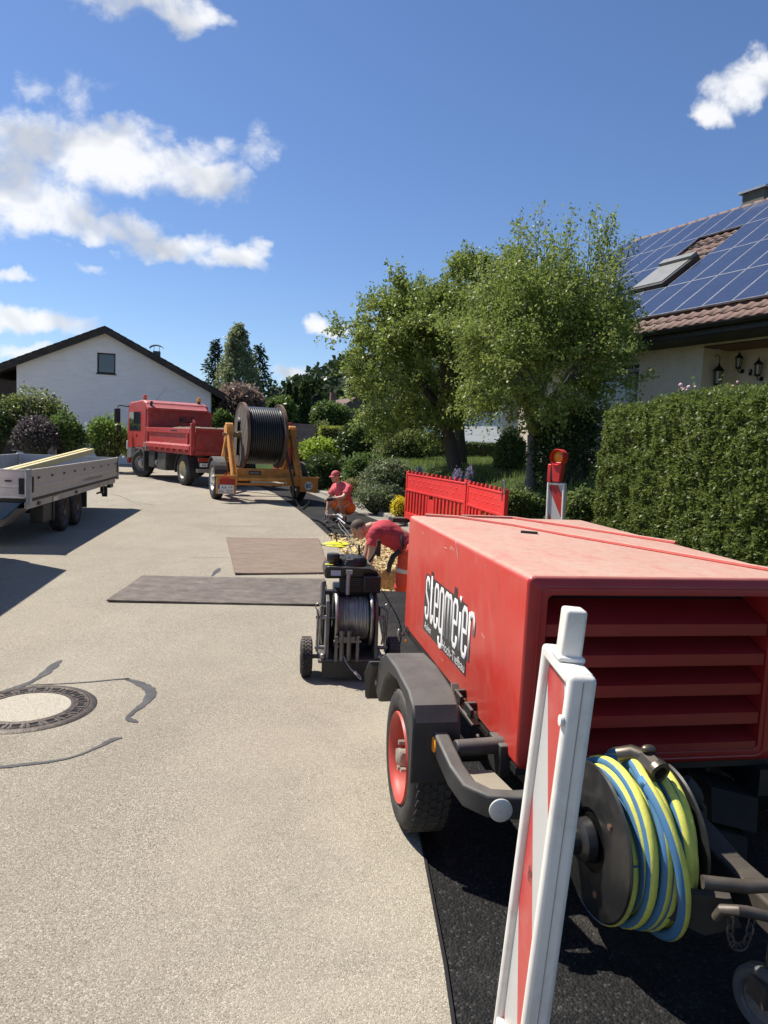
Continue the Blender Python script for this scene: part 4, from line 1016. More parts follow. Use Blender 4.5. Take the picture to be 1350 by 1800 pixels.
    # wrapped cable plug and valve by the reel
    MB().tube([(.66, -.16, .40), (.665, -.17, .36), (.62, -.18, .33)], .018, 10).tube([(.585, -.16, .515), (.60, -.165, .49), (.625, -.17, .46), (.645, -.175, .44)], [.030, .036, .034, .022], 12).tube([(.645, -.175, .44), (.67, -.17, .41), (.675, -.17, .37), (.66, -.17, .33)], .011, 10).build('cable_plug', paint('taped_cable', (.045, .042, .038), .8, dirtamt=.4), root)
    MB().cyl((.60, -.18, .335), (.655, -.17, .335), .026, 12).build('reel_bearing', M_BLKM, root)
    MB().cyl((.615, -.19, .30), (.615, -.19, .22), .010, 10).cyl((.60, -.19, .265), (.65, -.19, .265), .012, 8).tube([(.645, -.19, .262), (.665, -.195, .235), (.67, -.195, .17)], .005, 6).build('valve', paint('brass', (.42, .30, .14), .4, .8, dirtamt=.4), root)
compressor()
# ------------------------------------------------------------------ hose reel on the compressor's front bracket
def hose_reel():
    root = empty('hose_reel', (.54, 2.557, 0), math.radians(10.54), 'black drum wound with blue and yellow hose, under the compressor louvres', 'hose reel')
    cy, cz, R = -.27, .375, .258; M_D = paint('drum_black', (.016, .016, .016), .35, var=.2, dirt=(.10, .09, .07), dirtamt=.25, dscale=9)
    for x, s in ((.18, -1), (.455, 1)):
        MB().lathe([(.001, 0), (.10, 0), (.105, s * .008), (.24, s * .008), (.25, s * .002), (R - .006, s * .002), (R, -s * .004), (R - .006, -s * .010), (.05, -s * .008), (.001, -s * .008)], (x, cy, cz), (1, 0, 0), 64).build('drum_disc', M_D, root)
    MB().cyl((.18, cy, cz), (.455, cy, cz), .13, 32).build('drum_core', M_D, root)
    MB().cyl((.09, cy, cz), (.17, cy, cz), .045, 24).lathe([(.075, 0), (.07, .03), (.05, .045)], (.165, cy, cz), (-1, 0, 0), 24).tube([(.12, cy, cz), (.05, cy + .03, cz - .02), (.0, cy + .15, cz + .02)], .03, 12).build('drum_hub', M_D, root)
    mb = MB()
    for a in (.8, 2.4, 4.3): mb.lathe([(.012, 0), (.012, .006), (.001, .008)], (.172, cy + .17 * math.cos(a), cz + .17 * math.sin(a)), (-1, 0, 0), 6)
    mb.build('bolt', paint('rusty_bolt', (.18, .10, .06), .7, .4), root)
    for q in (.12, .50): MB().bar((q, cy, cz), (q, .04, .44), .03, .05).build('reel_bracket', M_BLKM, root)
    # hose with two-colour stripes: tube with two material slots chosen by angle round the section
    rng = random.Random(5)
    nY = NB('hose_yellow'); vv = nY.noise(160, 3); M_Y = nY.done(nY.mix(nY.ramp(nY.noise(14, 6, .7), [(.45, 0), (.8, .7)]), (.76, .73, .13), (.42, .39, .12)), .65, 0, nY.bump(nY.voro(260), .3, .002), .3)
    nB = NB('hose_blue'); M_Bl = nB.done(nB.mix(nB.ramp(nB.noise(14, 6, .7), [(.4, 0), (.75, .7)]), (.07, .21, .40), (.12, .18, .22)), .65, 0, nB.bump(nB.voro(260), .3, .002), .3)
    def hose(path, r, name, ph0):
        n = len(path); seg = 20; vs = []; fs = []; mi = []; c = [Vector(p) for p in path]
        for i in range(n):
            t = (c[min(i + 1, n - 1)] - c[max(i - 1, 0)]).normalized(); rad = Vector((0, c[i].y - cy, c[i].z - cz)); rad = (rad - t * rad.dot(t)).normalized(); bx_ = t.cross(rad)
            if bx_.x < 0: bx_ = -bx_
            tw = .25 * math.sin(i * .045 + ph0)
            for k in range(seg): a = 2 * PI * k / seg + tw; vs.append(c[i] + (rad * math.cos(a) + bx_ * math.sin(a)) * r)
        for i in range(n - 1):
            for k in range(seg):
                fs.append((i * seg + k, i * seg + (k + 1) % seg, (i + 1) * seg + (k + 1) % seg, (i + 1) * seg + k)); a = 2 * PI * (k + .5) / seg; a = a - 2 * PI if a > PI else a
                mi.append(0 if -.63 < a < PI - .63 else 1)
        fs += [tuple(range(seg)), tuple(range((n - 1) * seg, n * seg))]; mi += [1, 1]
        me = bpy.data.meshes.new(name); me.from_pydata(vs, [], fs); me.materials.append(M_Y); me.materials.append(M_Bl); me.polygons.foreach_set('material_index', mi)
        bm = bmesh.new(); bm.from_mesh(me); bmesh.ops.recalc_face_normals(bm, faces=bm.faces); bm.to_mesh(me); bm.free()
        return linkmesh(name, me, None, root, 180)
    h = .0195
    layers = [(.150, 5, .208, .43), (.186, 5, .208, .43), (.220, 6, .208, .428), (.252, 5, .212, .412)]
    for li, (rad, turns, xa, xb) in enumerate(layers):
        pts = []; N = turns * 40
        for i in range(N + 1):
            t = i / N; a = 2 * PI * turns * t + li; x = xa + (xb - xa) * t + .010 * math.sin(a * 1.0 + li * 2) + .007 * math.sin(a * .37 + li); rr_ = rad + .006 * math.sin(a * .7 + li * 1.3) + (.012 * max(0, -math.sin(a)) if li == 3 else 0) - .045 * max(0, 1 - min(t, 1 - t) * turns * 3.0)
            pts.append((x, cy + rr_ * math.cos(a), cz + rr_ * math.sin(a)))
        hose(pts[::-1] if li % 2 else pts, h, 'hose', .5 + li * .8)
    # crossing outer turn, ends in the coupling on top
    pts = []
    for i in range(0, 61):
        t = i / 60; a = PI * .62 + 2 * PI * t * 1.02; pts.append((.285 + .11 * math.sin(t * PI) ** 1.3, cy + (.285 + .02 * math.sin(t * PI)) * math.cos(a), cz + (.285 + .012 * math.sin(t * PI * 2)) * math.sin(a)))
    hose(pts, h, 'hose', 1.2)
    e = V(.335, cy - .02, cz + .315)
    MB().tube([(.26, cy + .02, cz + .29), (.30, cy + .0, cz + .305), (.335, cy - .035, cz + .30)], [.026, .028, .028], 12).cyl((.335, cy - .03, cz + .30), (.345, cy - .085, cz + .285), .036, 8).lathe([(.038, .0), (.038, .02), (.024, .022), (.022, .0), (.001, .0)], (.345, cy - .085, cz + .285), (.15, -1, -.25), 16).ball((.335, cy - .045, cz + .338), (.026, .018, .014)).build('coupling', paint('coupling_metal', (.16, .135, .105), .4, .8, dirtamt=.4), root)
hose_reel()

# ================================================================== traffic beacons
M_WPL = paint('white_plastic', (.76, .73, .66), .45, var=.04, scale=3, dirt=(.36, .32, .26), dirtamt=.45, dscale=7)
n = NB('red_white_sheeting'); uvz = n.sepz(n.co)
# diagonal stripes in the panel plane (local x width, z height)
d_ = n.math('ADD', uvz[2], n.math('MULTIPLY', uvz[0], 1.9)); fr_ = n.math('FRACT', n.math('DIVIDE', n.math('ADD', d_, -.86 + 5.6), .56))
stripe = n.math('LESS_THAN', fr_, .5)
hexn = n.voro(220)
cS = n.mix(stripe, (.47, .465, .44), (.46, .035, .03)); cS = n.mix(n.ramp(n.noise(8, 6, .7), [(.5, 0), (.8, .35)]), cS, (.4, .34, .3))
M_SHEET = n.done(cS, .32, 0, n.bump(hexn, .12, .001), .5)
def beacon_board(name, loc, rot, label, flip=1):
    root = empty(name, loc, 0, label, 'traffic beacon', 'red and white traffic beacons', rot)
    w, t, h, fr = .25, .060, 1.0, .030
    z0 = .12
    for xa in (-w / 2, w / 2 - fr): MB().bb(xa, xa + fr, -t / 2, t / 2, z0, z0 + h).build('side_frame', M_WPL, root, bevel=.012, bseg=3)
    for (za, zb) in ((z0 + h - .028, z0 + h - .0008), (z0, z0 + .05)): MB().bb(-w / 2 + fr - .006, w / 2 - fr + .006, -t / 2 + .001, t / 2 - .001, za, zb).build('end_frame', M_WPL, root, bevel=.006)
    p = MB().bb(-w / 2 + fr - .004, w / 2 - fr + .004, -.012, .012, z0 + .04, z0 + h - .02).build('sheeting', M_SHEET, root, smooth=None)
    for s in (-1, 1):
        tx = text_part('maker_mark', 'RM', paint('mark_dark', (.10, .02, .02), .5), p, (s * .03, s * .0125, z0 + .30 + (.15 if s < 0 else 0)), (-s, 0, 0), (0, 0, 1), .035, .03, .0006)
    mb = MB().lathe([(.012, 0), (.012, .006), (.001, .008)], (w / 2 - .012, -t / 2, z0 + h - .10), (0, -1, 0), 10); mb.build('rivet', M_WPL, root)
    # moulding seam along the edges
    M_SEAM = paint('mould_seam', (.34, .33, .30), .6)
    MB().bb(w / 2 - .0005, w / 2 + .0012, -.001, .001, z0 + .02, z0 + h - .01).bb(-w / 2 - .0012, -w / 2 + .0005, -.001, .001, z0 + .02, z0 + h - .01).build('mould_seam', M_SEAM, root, smooth=None)
    MB().bb(-.022, .022, -.024, .024, z0 - .12, z0).build('foot_stem', M_WPL, root)
    return root, z0 + h
# near one, seen edge-on: width axis runs towards the camera
ax_near = V(.419, 1.40, 0); ax_far = V(.422, 1.66, 0)
BC, ZT = beacon_board('traffic_beacon', (.357, 1.54, .122), (math.radians(-3.4), 0, math.radians(-89)), 'white edged red and white beacon standing close in front of the compressor')
MB().bb(-.026, .026, -.024, .024, ZT, ZT + .115).build('peg', M_WPL, BC, bevel=.008, bseg=3)
MB().bb(-.033, .033, -.030, .030, ZT - .001, ZT + .012).build('peg_collar', M_WPL, BC, bevel=.005)
def foot(loc, rz, label):
    f = empty('beacon_foot', loc, rz, label, 'beacon foot', 'beacon feet')
    MB().prism([(-.20, -.4, .0), (.20, -.4, .0), (.19, -.38, .11), (-.19, -.38, .11)], (0, .8, 0)).build('foot_block', paint('recycled_rubber', (.03, .03, .03), .9, dirtamt=.4, topdust=.5), f, bevel=.015); return f
foot((.368, 1.535, -.011), PI / 2, 'black rubber foot under the nearest beacon')
B2, ZT2 = beacon_board('traffic_beacon', (2.09, 8.55, .19), (0, math.radians(-1.5), math.radians(-48)), 'beacon with red and orange warning lamp on top, standing before the hedge')
foot((2.09, 8.55, .075), -.8, 'black rubber foot under the beacon with the warning lamp')
# warning lamp: a thing clamped on top
wl = empty('warning_lamp', (2.09 - .02, 8.55, .19 + ZT2), math.radians(-48), 'red warning lamp with round orange lens clamped on the far beacon', 'warning lamp')
M_LR = paint('lamp_red', (.62, .035, .03), .4, dirtamt=.08); M_OR = paint('lamp_orange_lens', (.85, .30, .015), .18, var=.25, scale=30, dirtamt=0)
mb = MB().lathe([(.088, -.055), (.097, -.05), (.100, .05), (.094, .062), (.088, .05), (.084, -.02)], (0, 0, .305), (0, -1, 0), 36)
mb.build('lamp_ring', M_LR, wl)
MB().lathe([(.001, .030), (.03, .028), (.06, .018), (.085, .0), (.085, -.04), (.001, -.045)], (0, 0, .305), (0, -1, 0), 32).build('lens', M_OR, wl)
MB().prism([(-.05, -.04, .01), (.05, -.04, .01), (.06, -.04, .13), (.075, -.04, .25), (-.075, -.04, .25), (-.06, -.04, .13)], (0, .08, 0)).build('battery_box', M_LR, wl, bevel=.01)
MB().bb(-.135, -.085, -.03, .03, .0, .22).build('lock_handle', M_LR, wl, bevel=.01)
MB().bb(-.085, -.05, -.025, .025, .03, .18).cyl((-.068, 0, .0), (-.068, 0, .2), .012, 8).build('clamp', M_BLKM, wl)
# ================================================================== cable winch
M_GREY = paint('greasy_grey_steel', (.17, .16, .145), .5, .35, var=.25, dirt=(.05, .04, .03), dirtamt=.5, dscale=9)
M_BENG = paint('engine_black', (.014, .014, .015), .35, var=.2, dirt=(.08, .07, .06), dirtamt=.25, dscale=10, topdust=.25, dustcol=(.2, .18, .15))
def winch():
    root = empty('cable_winch', (-.205, 5.06, 0), math.radians(8), 'small wheeled cable winch with black engine above a drum of steel wire', 'winch')
    for s in (-1, 1):
        w = empty('wheel', (s * .315, -.02, .14)); w.parent = root
        mb = tyre(MB(), .138, .075, .085, seg=36); tread(mb, .138, .08, 30, rib=4, d=.007); mb.build('tyre', M_RUB, w)
        MB().lathe([(.078, s * .03), (.07, s * .02), (.03, s * .015), (.03, s * .045), (.001, s * .046)], (0, 0, 0), (1, 0, 0), 24, caps=False).build('rim', M_GREY, w)
    MB().cyl((-.30, -.02, .14), (.30, -.02, .14), .016, 12).build('axle', M_GREY, root)
    MB().bb(-.235, .235, -.17, .34, .135, .16).build('base_plate', M_GREY, root, bevel=.004)
    MB().bb(-.21, .20, -.178, -.172, .03, .15).build('front_apron', M_BLKM, root)
    # side plates
    for s in (-1, 1):
        x = s * .175
        MB().prism([(x - .012, -.15, .16), (x - .012, .20, .16), (x - .012, .16, .52), (x - .012, .06, .60), (x - .012, -.08, .56), (x - .012, -.13, .40)], (.024, 0, 0)).build('side_plate', M_GREY, root, bevel=.003)
        MB().bb(x - .03, x + .03, -.075, -.02, .44, .52).cyl((x, -.05, .52), (x, -.05, .55), .017, 6).build('bearing_block', M_BLKM, root, bevel=.004)
        # outrigger handles beside the drum
        xo = s * .245
        MB().tube([(xo, -.10, .20), (xo, -.11, .46), (xo + s * .005, -.10, .50), (xo - s * .03, -.06, .52)], .009, 8).cyl((xo - s * .06, -.10, .45), (xo + s * .015, -.10, .45), .014, 8).cyl((xo - s * .05, -.10, .23), (xo + s * .015, -.10, .23), .014, 8).build('prop_handle', M_STEEL, root)
        MB().tube([(xo - s * .02, -.115, .47), (xo - s * .015, -.13, .36), (xo - s * .03, -.12, .26)], .007, 6).build('lever', M_STEEL, root)
        MB().tube([(xo + .02 * math.cos(t), -.12, .53 + .024 * math.sin(t)) for t in np.linspace(0, 2 * PI, 13)[:-1]], .004, 6, closed=True).build('pin_ring', M_STEEL, root)
        MB().ball((s * .205, -.15, .18), .022, 10, 8).build('foot_bolt', M_STEEL, root)
    # drum
    cz, cy = .42, .02
    for x in (-.115, .135):
        MB().lathe([(.03, -.006), (.185, -.006), (.20, -.012), (.205, 0), (.20, .012), (.185, .006), (.03, .006)], (x, cy, cz), (1, 0, 0), 48, closed=True).build('drum_flange', M_STEEL, root)
    MB().cyl((-.19, cy, cz), (.20, cy, cz), .02, 16).build('drum_shaft', M_STEEL, root)
    n = NB('steel_wire'); st = n.noise(40, 5, .7, vec=n.mapping((8, .3, .3))); c = n.mix(n.ramp(st, [(.3, 0), (.7, 1)]), (.16, .15, .13), (.55, .53, .48))
    M_WIRE = n.done(c, .40, .45, None, .5)
    rng = random.Random(11); x = -.10; mb = MB()
    while x < .12:
        r = .148 + rng.uniform(-.006, .006); q = rng.uniform(-.004, .004)
        mb.tube([(x + q * math.cos(t + x * 40), cy + r * math.cos(t), cz + r * math.sin(t)) for t in np.linspace(0, 2 * PI, 29)[:-1]], .0042, 5, closed=True); x += .0072
    mb.cyl((-.10, cy, cz), (.12, cy, cz), .142, 32); mb.build('wire_winding', M_WIRE, root, kind='stuff')
    # fairlead rollers with the hook wire
    f = MB().bb(-.10, .02, -.20, -.165, .29, .335).build('fairlead_block', M_GREY, root, bevel=.005)
    for x in (-.075, -.025): MB().cyl((x, -.185, .16), (x, -.185, .345), .018, 14).cyl((x, -.185, .345), (x, -.185, .375), .021, 8).build('fairlead_roller', M_GREY, root)
    for x in (-.125, .025): MB().bb(x, x + .02, -.20, -.16, .155, .335).build('fairlead_cheek', M_GREY, root)
    MB().cyl((-.135, -.19, .30), (.06, -.19, .30), .008, 8).build('fairlead_pin', M_STEEL, root)
    MB().tube([(-.06, -.19, .20), (-.045, -.235, .165), (-.01, -.27, .125), (.02, -.285, .105)], .0055, 8).build('hook_wire', M_STEEL, root)
    hk = MB().cyl((.012, -.28, .112), (.03, -.29, .095), .011, 10).tube([V(.042, -.295, .082) + V(.6, -.35, -.65).normalized() * (.024 * math.cos(t)) + V(.6, .75, .2).normalized() * (.010 * math.sin(t)) for t in np.linspace(0, 2 * PI, 13)[:-1]], .004, 6, closed=True); hk.build('hook', paint('bright_steel', (.6, .6, .58), .3, .9), root)
    # engine
    ez = .60
    MB().bb(-.12, .17, .10, .34, .52, .62).build('engine_mount', M_BENG, root, bevel=.01)
    MB().bb(-.085, .085, .02, .12, .60, .735).build('cylinder_block', M_BENG, root, bevel=.006)
    fin = MB()
    for k in range(7): fin.bb(-.09, .09, .012, .018 + .1, .61 + k * .016, .616 + k * .016)
    fin.build('cooling_fin', M_BENG, root)
    MB().prism([(-.20, .02, .70), (-.205, .0, .76), (-.19, -.02, .80), (.12, -.03, .79), (.19, -.01, .76), (.19, .02, .71)], (0, .30, 0)).build('fan_cowl', M_BENG, root, bevel=.018, bseg=3)
    MB().lathe([(.12, 0), (.118, .03), (.10, .055), (.05, .06), (.001, .06)], (.0, .15, .795), (0, 0, 1), 28).build('recoil_starter', M_BENG, root)
    g = MB()
    for k in range(6): g.box((.0, .045, .805 + k * .008), (.10, .005, .003))
    for a in range(10):
        t = a * 2 * PI / 10; g.bar((.06 * math.cos(t), .15 + .06 * math.sin(t), .856), (.095 * math.cos(t), .15 + .095 * math.sin(t), .852), .008, .004)
    g.build('starter_grille', paint('grille_grey', (.04, .04, .042), .5), root)
    MB().tube([(-.055, .03, .805), (-.045, .02, .845), (.0, .02, .848)], .006, 6).build('starter_loop', M_STEEL, root)
    MB().lathe([(.042, 0), (.048, .008), (.048, .05), (.042, .06), (.03, .062), (.001, .063)], (-.14, .07, .82), (0, 0, 1), 20).cyl((-.14, .07, .79), (-.14, .07, .83), .03, 14).build('fuel_cap', M_BENG, root)
    MB().box((-.172, .03, .806), (.06, .05, .004)).build('warning_sticker', paint('yellow_sticker', (.62, .55, .06), .5), root)
    MB().box((-.125, -.034, .755), (.07, .004, .038), Matrix.Rotation(-.25, 3, 'X')).build('data_plate', paint('plate_grey', (.42, .43, .44), .35, .3), root)
    MB().bb(.075, .205, -.03, .10, .61, .735).build('silencer', M_BENG, root, bevel=.012)
    lv = MB()
    for k in range(8): lv.bb(.085, .195, -.036, -.030, .622 + k * .012, .628 + k * .012)
    lv.build('silencer_grille', M_BLKM, root)
    MB().tube([(-.035, -.03, .60), (-.035, -.035, .71), (-.03, -.04, .75)], .014, 10).box((-.03, -.045, .765), (.045, .012, .03)).build('dipstick', paint('grey_plastic', (.30, .30, .30), .5), root)
    MB().tube([(.14, .20, .80), (.18, .20, .86), (.20, .19, .93)], .010, 8).box((.205, .185, .91), (.03, .025, .12)).build('control_lever', M_BENG, root)
    MB().prism([(-.19, .10, .16), (-.19, .28, .16), (-.19, .20, .62), (-.19, .05, .68), (-.19, .02, .60)], (-.03, 0, 0)).build('chain_guard', M_GREY, root, bevel=.006)
    MB().bb(-.2, .2, .26, .33, .16, .56).build('rear_frame', M_BLKM, root)
    return root
winch()

# ================================================================== low-loader trailer with dropside bed, left
def flatbed():
    d = Vector((-5.96 + 4.93, 15.8 - 9.8)).normalized(); yaw = math.atan2(-d.x, d.y)
    root = empty('dropside_trailer', (-4.93, 9.8, 0), yaw, 'grey aluminium dropside trailer with two axles at the left edge', 'trailer')
    L, W = 6.0, 2.05; zf, zt = .70, 1.10
    n = NB('brushed_aluminium'); c = n.mix(n.noise(3, 6, .6, vec=n.mapping((1, .4, 3))), (.50, .49, .47), (.66, .65, .62)); c = n.mix(n.ramp(n.noise(5, 7, .7), [(.5, 0), (.8, .4)]), c, (.26, .23, .19))
    M_ALW = n.done(c, .5, .35, n.bump(n.noise(4, 4), .06, .02), .5)
    n = NB('aluminium_side_shaded'); c = n.mix(n.noise(3, 6, .6), (.39, .37, .335), (.50, .475, .43)); M_ALS = n.done(c, .55, .25, None, .4)  # darker aluminium for the right-hand board: its shade is painted into the colour
    M_GALV = paint('galvanised', (.36, .37, .38), .5, .6, var=.2, dirtamt=.3)
    floor = MB().bb(-W + .0, -.0, .0, L - .0, zf - .05, zf + .012).build('floor', M_DARKW, root)
    def side(name, a, b, out, parent=root):
        """wall of two hollow planks with rolled edges"""
        a, b = Vector(a), Vector(b); dr = (b - a).normalized(); nr = Vector(out)
        up_ = V(0, 0, 1); mb = MB()
        prof = [(0, .0), (.028, 0), (.028, .015), (.022, .025), (.022, .135), (.028, .15), (.028, .165), (.022, .175), (.022, .375), (.030, .385), (.030, .40), (0, .40)]
        mb.prism([a + nr * (x - .012) + up_ * z for x, z in prof], b - a); return mb.build(name, M_ALS if out[0] > .5 else M_ALW, parent, smooth=None)
    rs = side('side_board', (0, .05, zf), (0, L - .05, zf), (1, 0, 0)); side('side_board', (-W, .05, zf), (-W, L - .05, zf), (-1, 0, 0))
    side('end_board', (-W + .05, 0, zf), (-.05, 0, zf), (0, -1, 0)); side('end_board', (-W + .05, L, zf), (-.05, L, zf), (0, 1, 0))
    for (x, y) in ((0, 0), (0, L), (-W, 0), (-W, L)):
        MB().bb(x - .03, x + .03, y - .04, y + .04, zf - .08, zt + .01).build('corner_post', M_GALV, root, bevel=.006)
    for i in range(9):
        y = .35 + i * .66; MB().prism([(.012, y, zf + .26), (.03, y + .02, zf + .27), (.03, y + .07, zf + .27), (.012, y + .09, zf + .26), (.012, y + .05, zf + .25)], (0, 0, .018)).build('lashing_point', M_BLKM, root)
    for y in (.10, L - .10):
        MB().bb(.012, .032, y - .025, y + .025, zf + .08, zf + .30).build('board_latch', M_BLKM, root, bevel=.004)
    MB().bb(-.12, -.05, -.038, -.014, zf + .06, zf + .28).cyl((-.30, -.03, zf + .24), (-.22, -.03, zf + .24), .012, 8).build('board_latch', M_BLKM, root)
    for y0, txt in ((3.7, 'www.holzbau-spegel.de'),):
        text_part('web_lettering', txt, paint('faded_print', (.21, .19, .16), .6), rs, (.0135, y0, zf + .04), (0, 1, 0), (0, 0, 1), .075, 1.5, .0008)
    # chassis
    rail = MB().bb(-.06, -.02, .0, L - .1, zf - .15, zf - .055).build('side_rail', M_GALV, root)
    for y in (.5, 2.6, 4.4): MB().bb(-.019, -.004, y - .05, y + .05, zf - .13, zf - .08).build('marker_lamp', M_ORL if y > 4 else M_BLKM, rail)
    MB().bb(-.019, -.006, 1.2, 1.45, zf - .145, zf - .07).build('reflector', M_SILV, rail)
    for x in (-.5, -1.5): MB().bb(x - .05, x + .05, 0, L - .2, zf - .25, zf - .06).build('chassis_beam', M_BLKM, root)
    M_BLU = paint('blue_frame', (.05, .11, .20), .5, var=.2, dirt=(.12, .10, .08), dirtamt=.4)
    MB().prism([(-.10, -.03, zf - .06), (-.35, -.03, zf - .30), (-1.7, -.03, zf - .30), (-1.95, -.03, zf - .06)], (0, .12, 0)).build('front_apron', M_BLU, root)
    MB().prism([(-.12, .1, zf - .15), (-.40, .1, zf - .42), (-1.6, .1, zf - .42), (-1.9, .1, zf - .15)], (0, .5, 0)).build('tool_box', paint('aluminium_box', (.3, .28, .25), .5, .5), root)
    MB().bar((-.5, .3, .48), (-1.0, -1.25, .45), .09, .09).build('drawbar', M_GALV, root); MB().bar((-1.5, .3, .48), (-1.04, -1.25, .45), .09, .09).build('drawbar', M_GALV, root)
    for k, y in enumerate((1.93, 2.75)):
        MB().cyl((-W + .1, y, .31), (-.1, y, .31), .035).build('axle', M_BLKM, root)
        for x in (-.12, -W + .12):
            w = empty('wheel', (x, y, .31)); w.parent = root; s = 1 if x > -1 else -1
            tyre(MB(), .31, .185, .20, seg=40).build('tyre', M_RUB, w)
            MB().lathe([(.188, s * .09), (.18, s * .08), (.16, s * .03), (.10, s * .05), (.07, s * .035), (.05, s * .09), (.001, s * .09)], (0, 0, 0), (1, 0, 0), 32, caps=False).build('rim', paint('dark_rim', (.10, .085, .07), .6, .3, dirtamt=.5), w)
    M_MUD = paint('mudguard_black', (.02, .02, .021), .6, dirtamt=.3)
    for y in (1.28, 3.36): MB().bb(-.24, -.03, y, y + .05, .25, zf - .16).build('mud_flap', M_MUD, root)
    MB().bb(-.24, -.05, .82, 1.28, .26, .54).build('storage_box', M_MUD, root, bevel=.01)
    MB().bb(-.12, -.06, 4.9, 5.0, .38, zf - .15).bb(-.14, -.04, 5.15, 5.22, .30, .52).cyl((-.09, 4.5, .42), (-.09, 5.2, .42), .02, 8).build('support_leg', M_BLKM, root)
    MB().bb(-.12, -.04, 5.5, 5.8, .46, .55).build('tail_lamp', M_BLKM, root)
    return root
FB = flatbed()
# timbers lying in the bed, sticking up over the far right corner
M_TIM = paint('fresh_timber', (.62, .52, .26), .75, var=.12, scale=3, dirtamt=.12); M_TIM2 = paint('pale_timber', (.64, .60, .48), .75, var=.08)
fbm_ = FB.matrix_basis
for i, (a, b, mt, lab) in enumerate((((-1.35, 1.6, .76), (-.42, 5.55, 1.235), M_TIM, 'yellow squared timber in the trailer, nearest its side board'), ((-1.46, 1.6, .76), (-.52, 5.5, 1.245), M_TIM, 'yellow squared timber in the trailer, between two others'), ((-1.60, 1.6, .76), (-1.0, 4.3, 1.06), M_TIM2, 'shorter pale board leaning behind the timbers in the trailer'))):
    t = MB().bar(fbm_ @ Vector(a), fbm_ @ Vector(b), .085, .10 if i < 2 else .045).mesh('timber'); c = fbm_ @ ((Vector(a) + Vector(b)) / 2)
    for v_ in t.vertices: v_.co -= c
    o = linkmesh('timber', t, mt, None, None, .004); o.location = c; setp(o, lab, 'timber', 'timbers in the trailer')

# ================================================================== van that tows the trailer (beyond the left edge; its shadow falls on the road)
def van():
    yaw = math.atan2(1.03, 6.0)
    root = empty('delivery_van', (-5.72, 6.65, 0), yaw, 'white delivery van parked ahead of the dropside trailer', 'van')
    M_VW = paint('van_white', (.7, .7, .7), .35, var=.03, dirtamt=.15)
    prof = [(-3.1, .40), (2.45, .52), (2.45, 2.36), (-1.5, 2.42), (-2.2, 1.55), (-3.1, 1.2)]
    MB().prism([(-.98, y, z) for y, z in prof], (1.96, 0, 0)).build('body', M_VW, root, bevel=.06, bseg=3)
    MB().prism([(-.85, -1.55, 2.3), (.85, -1.55, 2.3), (.85, -2.2, 1.58), (-.85, -2.2, 1.58)], (0, -.03, .03)).build('windscreen', M_GLASS, root)
    for s in (-1, 1):
        MB().bb(s * .985 - .01, s * .985 + .01, -1.75, -.8, 1.45, 2.1).build('side_window', M_GLASS, root)
        for y in (-2.2, 1.5):
            w = empty('wheel', (s * .86, y, .33)); w.parent = root; tyre(MB(), .33, .2, .22).build('tyre', M_RUB, w); MB().lathe([(.2, s * .09), (.05, s * .06), (.001, s * .08)], (0, 0, 0), (1, 0, 0), 24, caps=False).build('rim', M_GREY, w)
        MB().bb(s * .9 - .05, s * .9 + .05, 2.45, 2.48, .8, 1.3).build('tail_lamp', M_LR, root)
van()

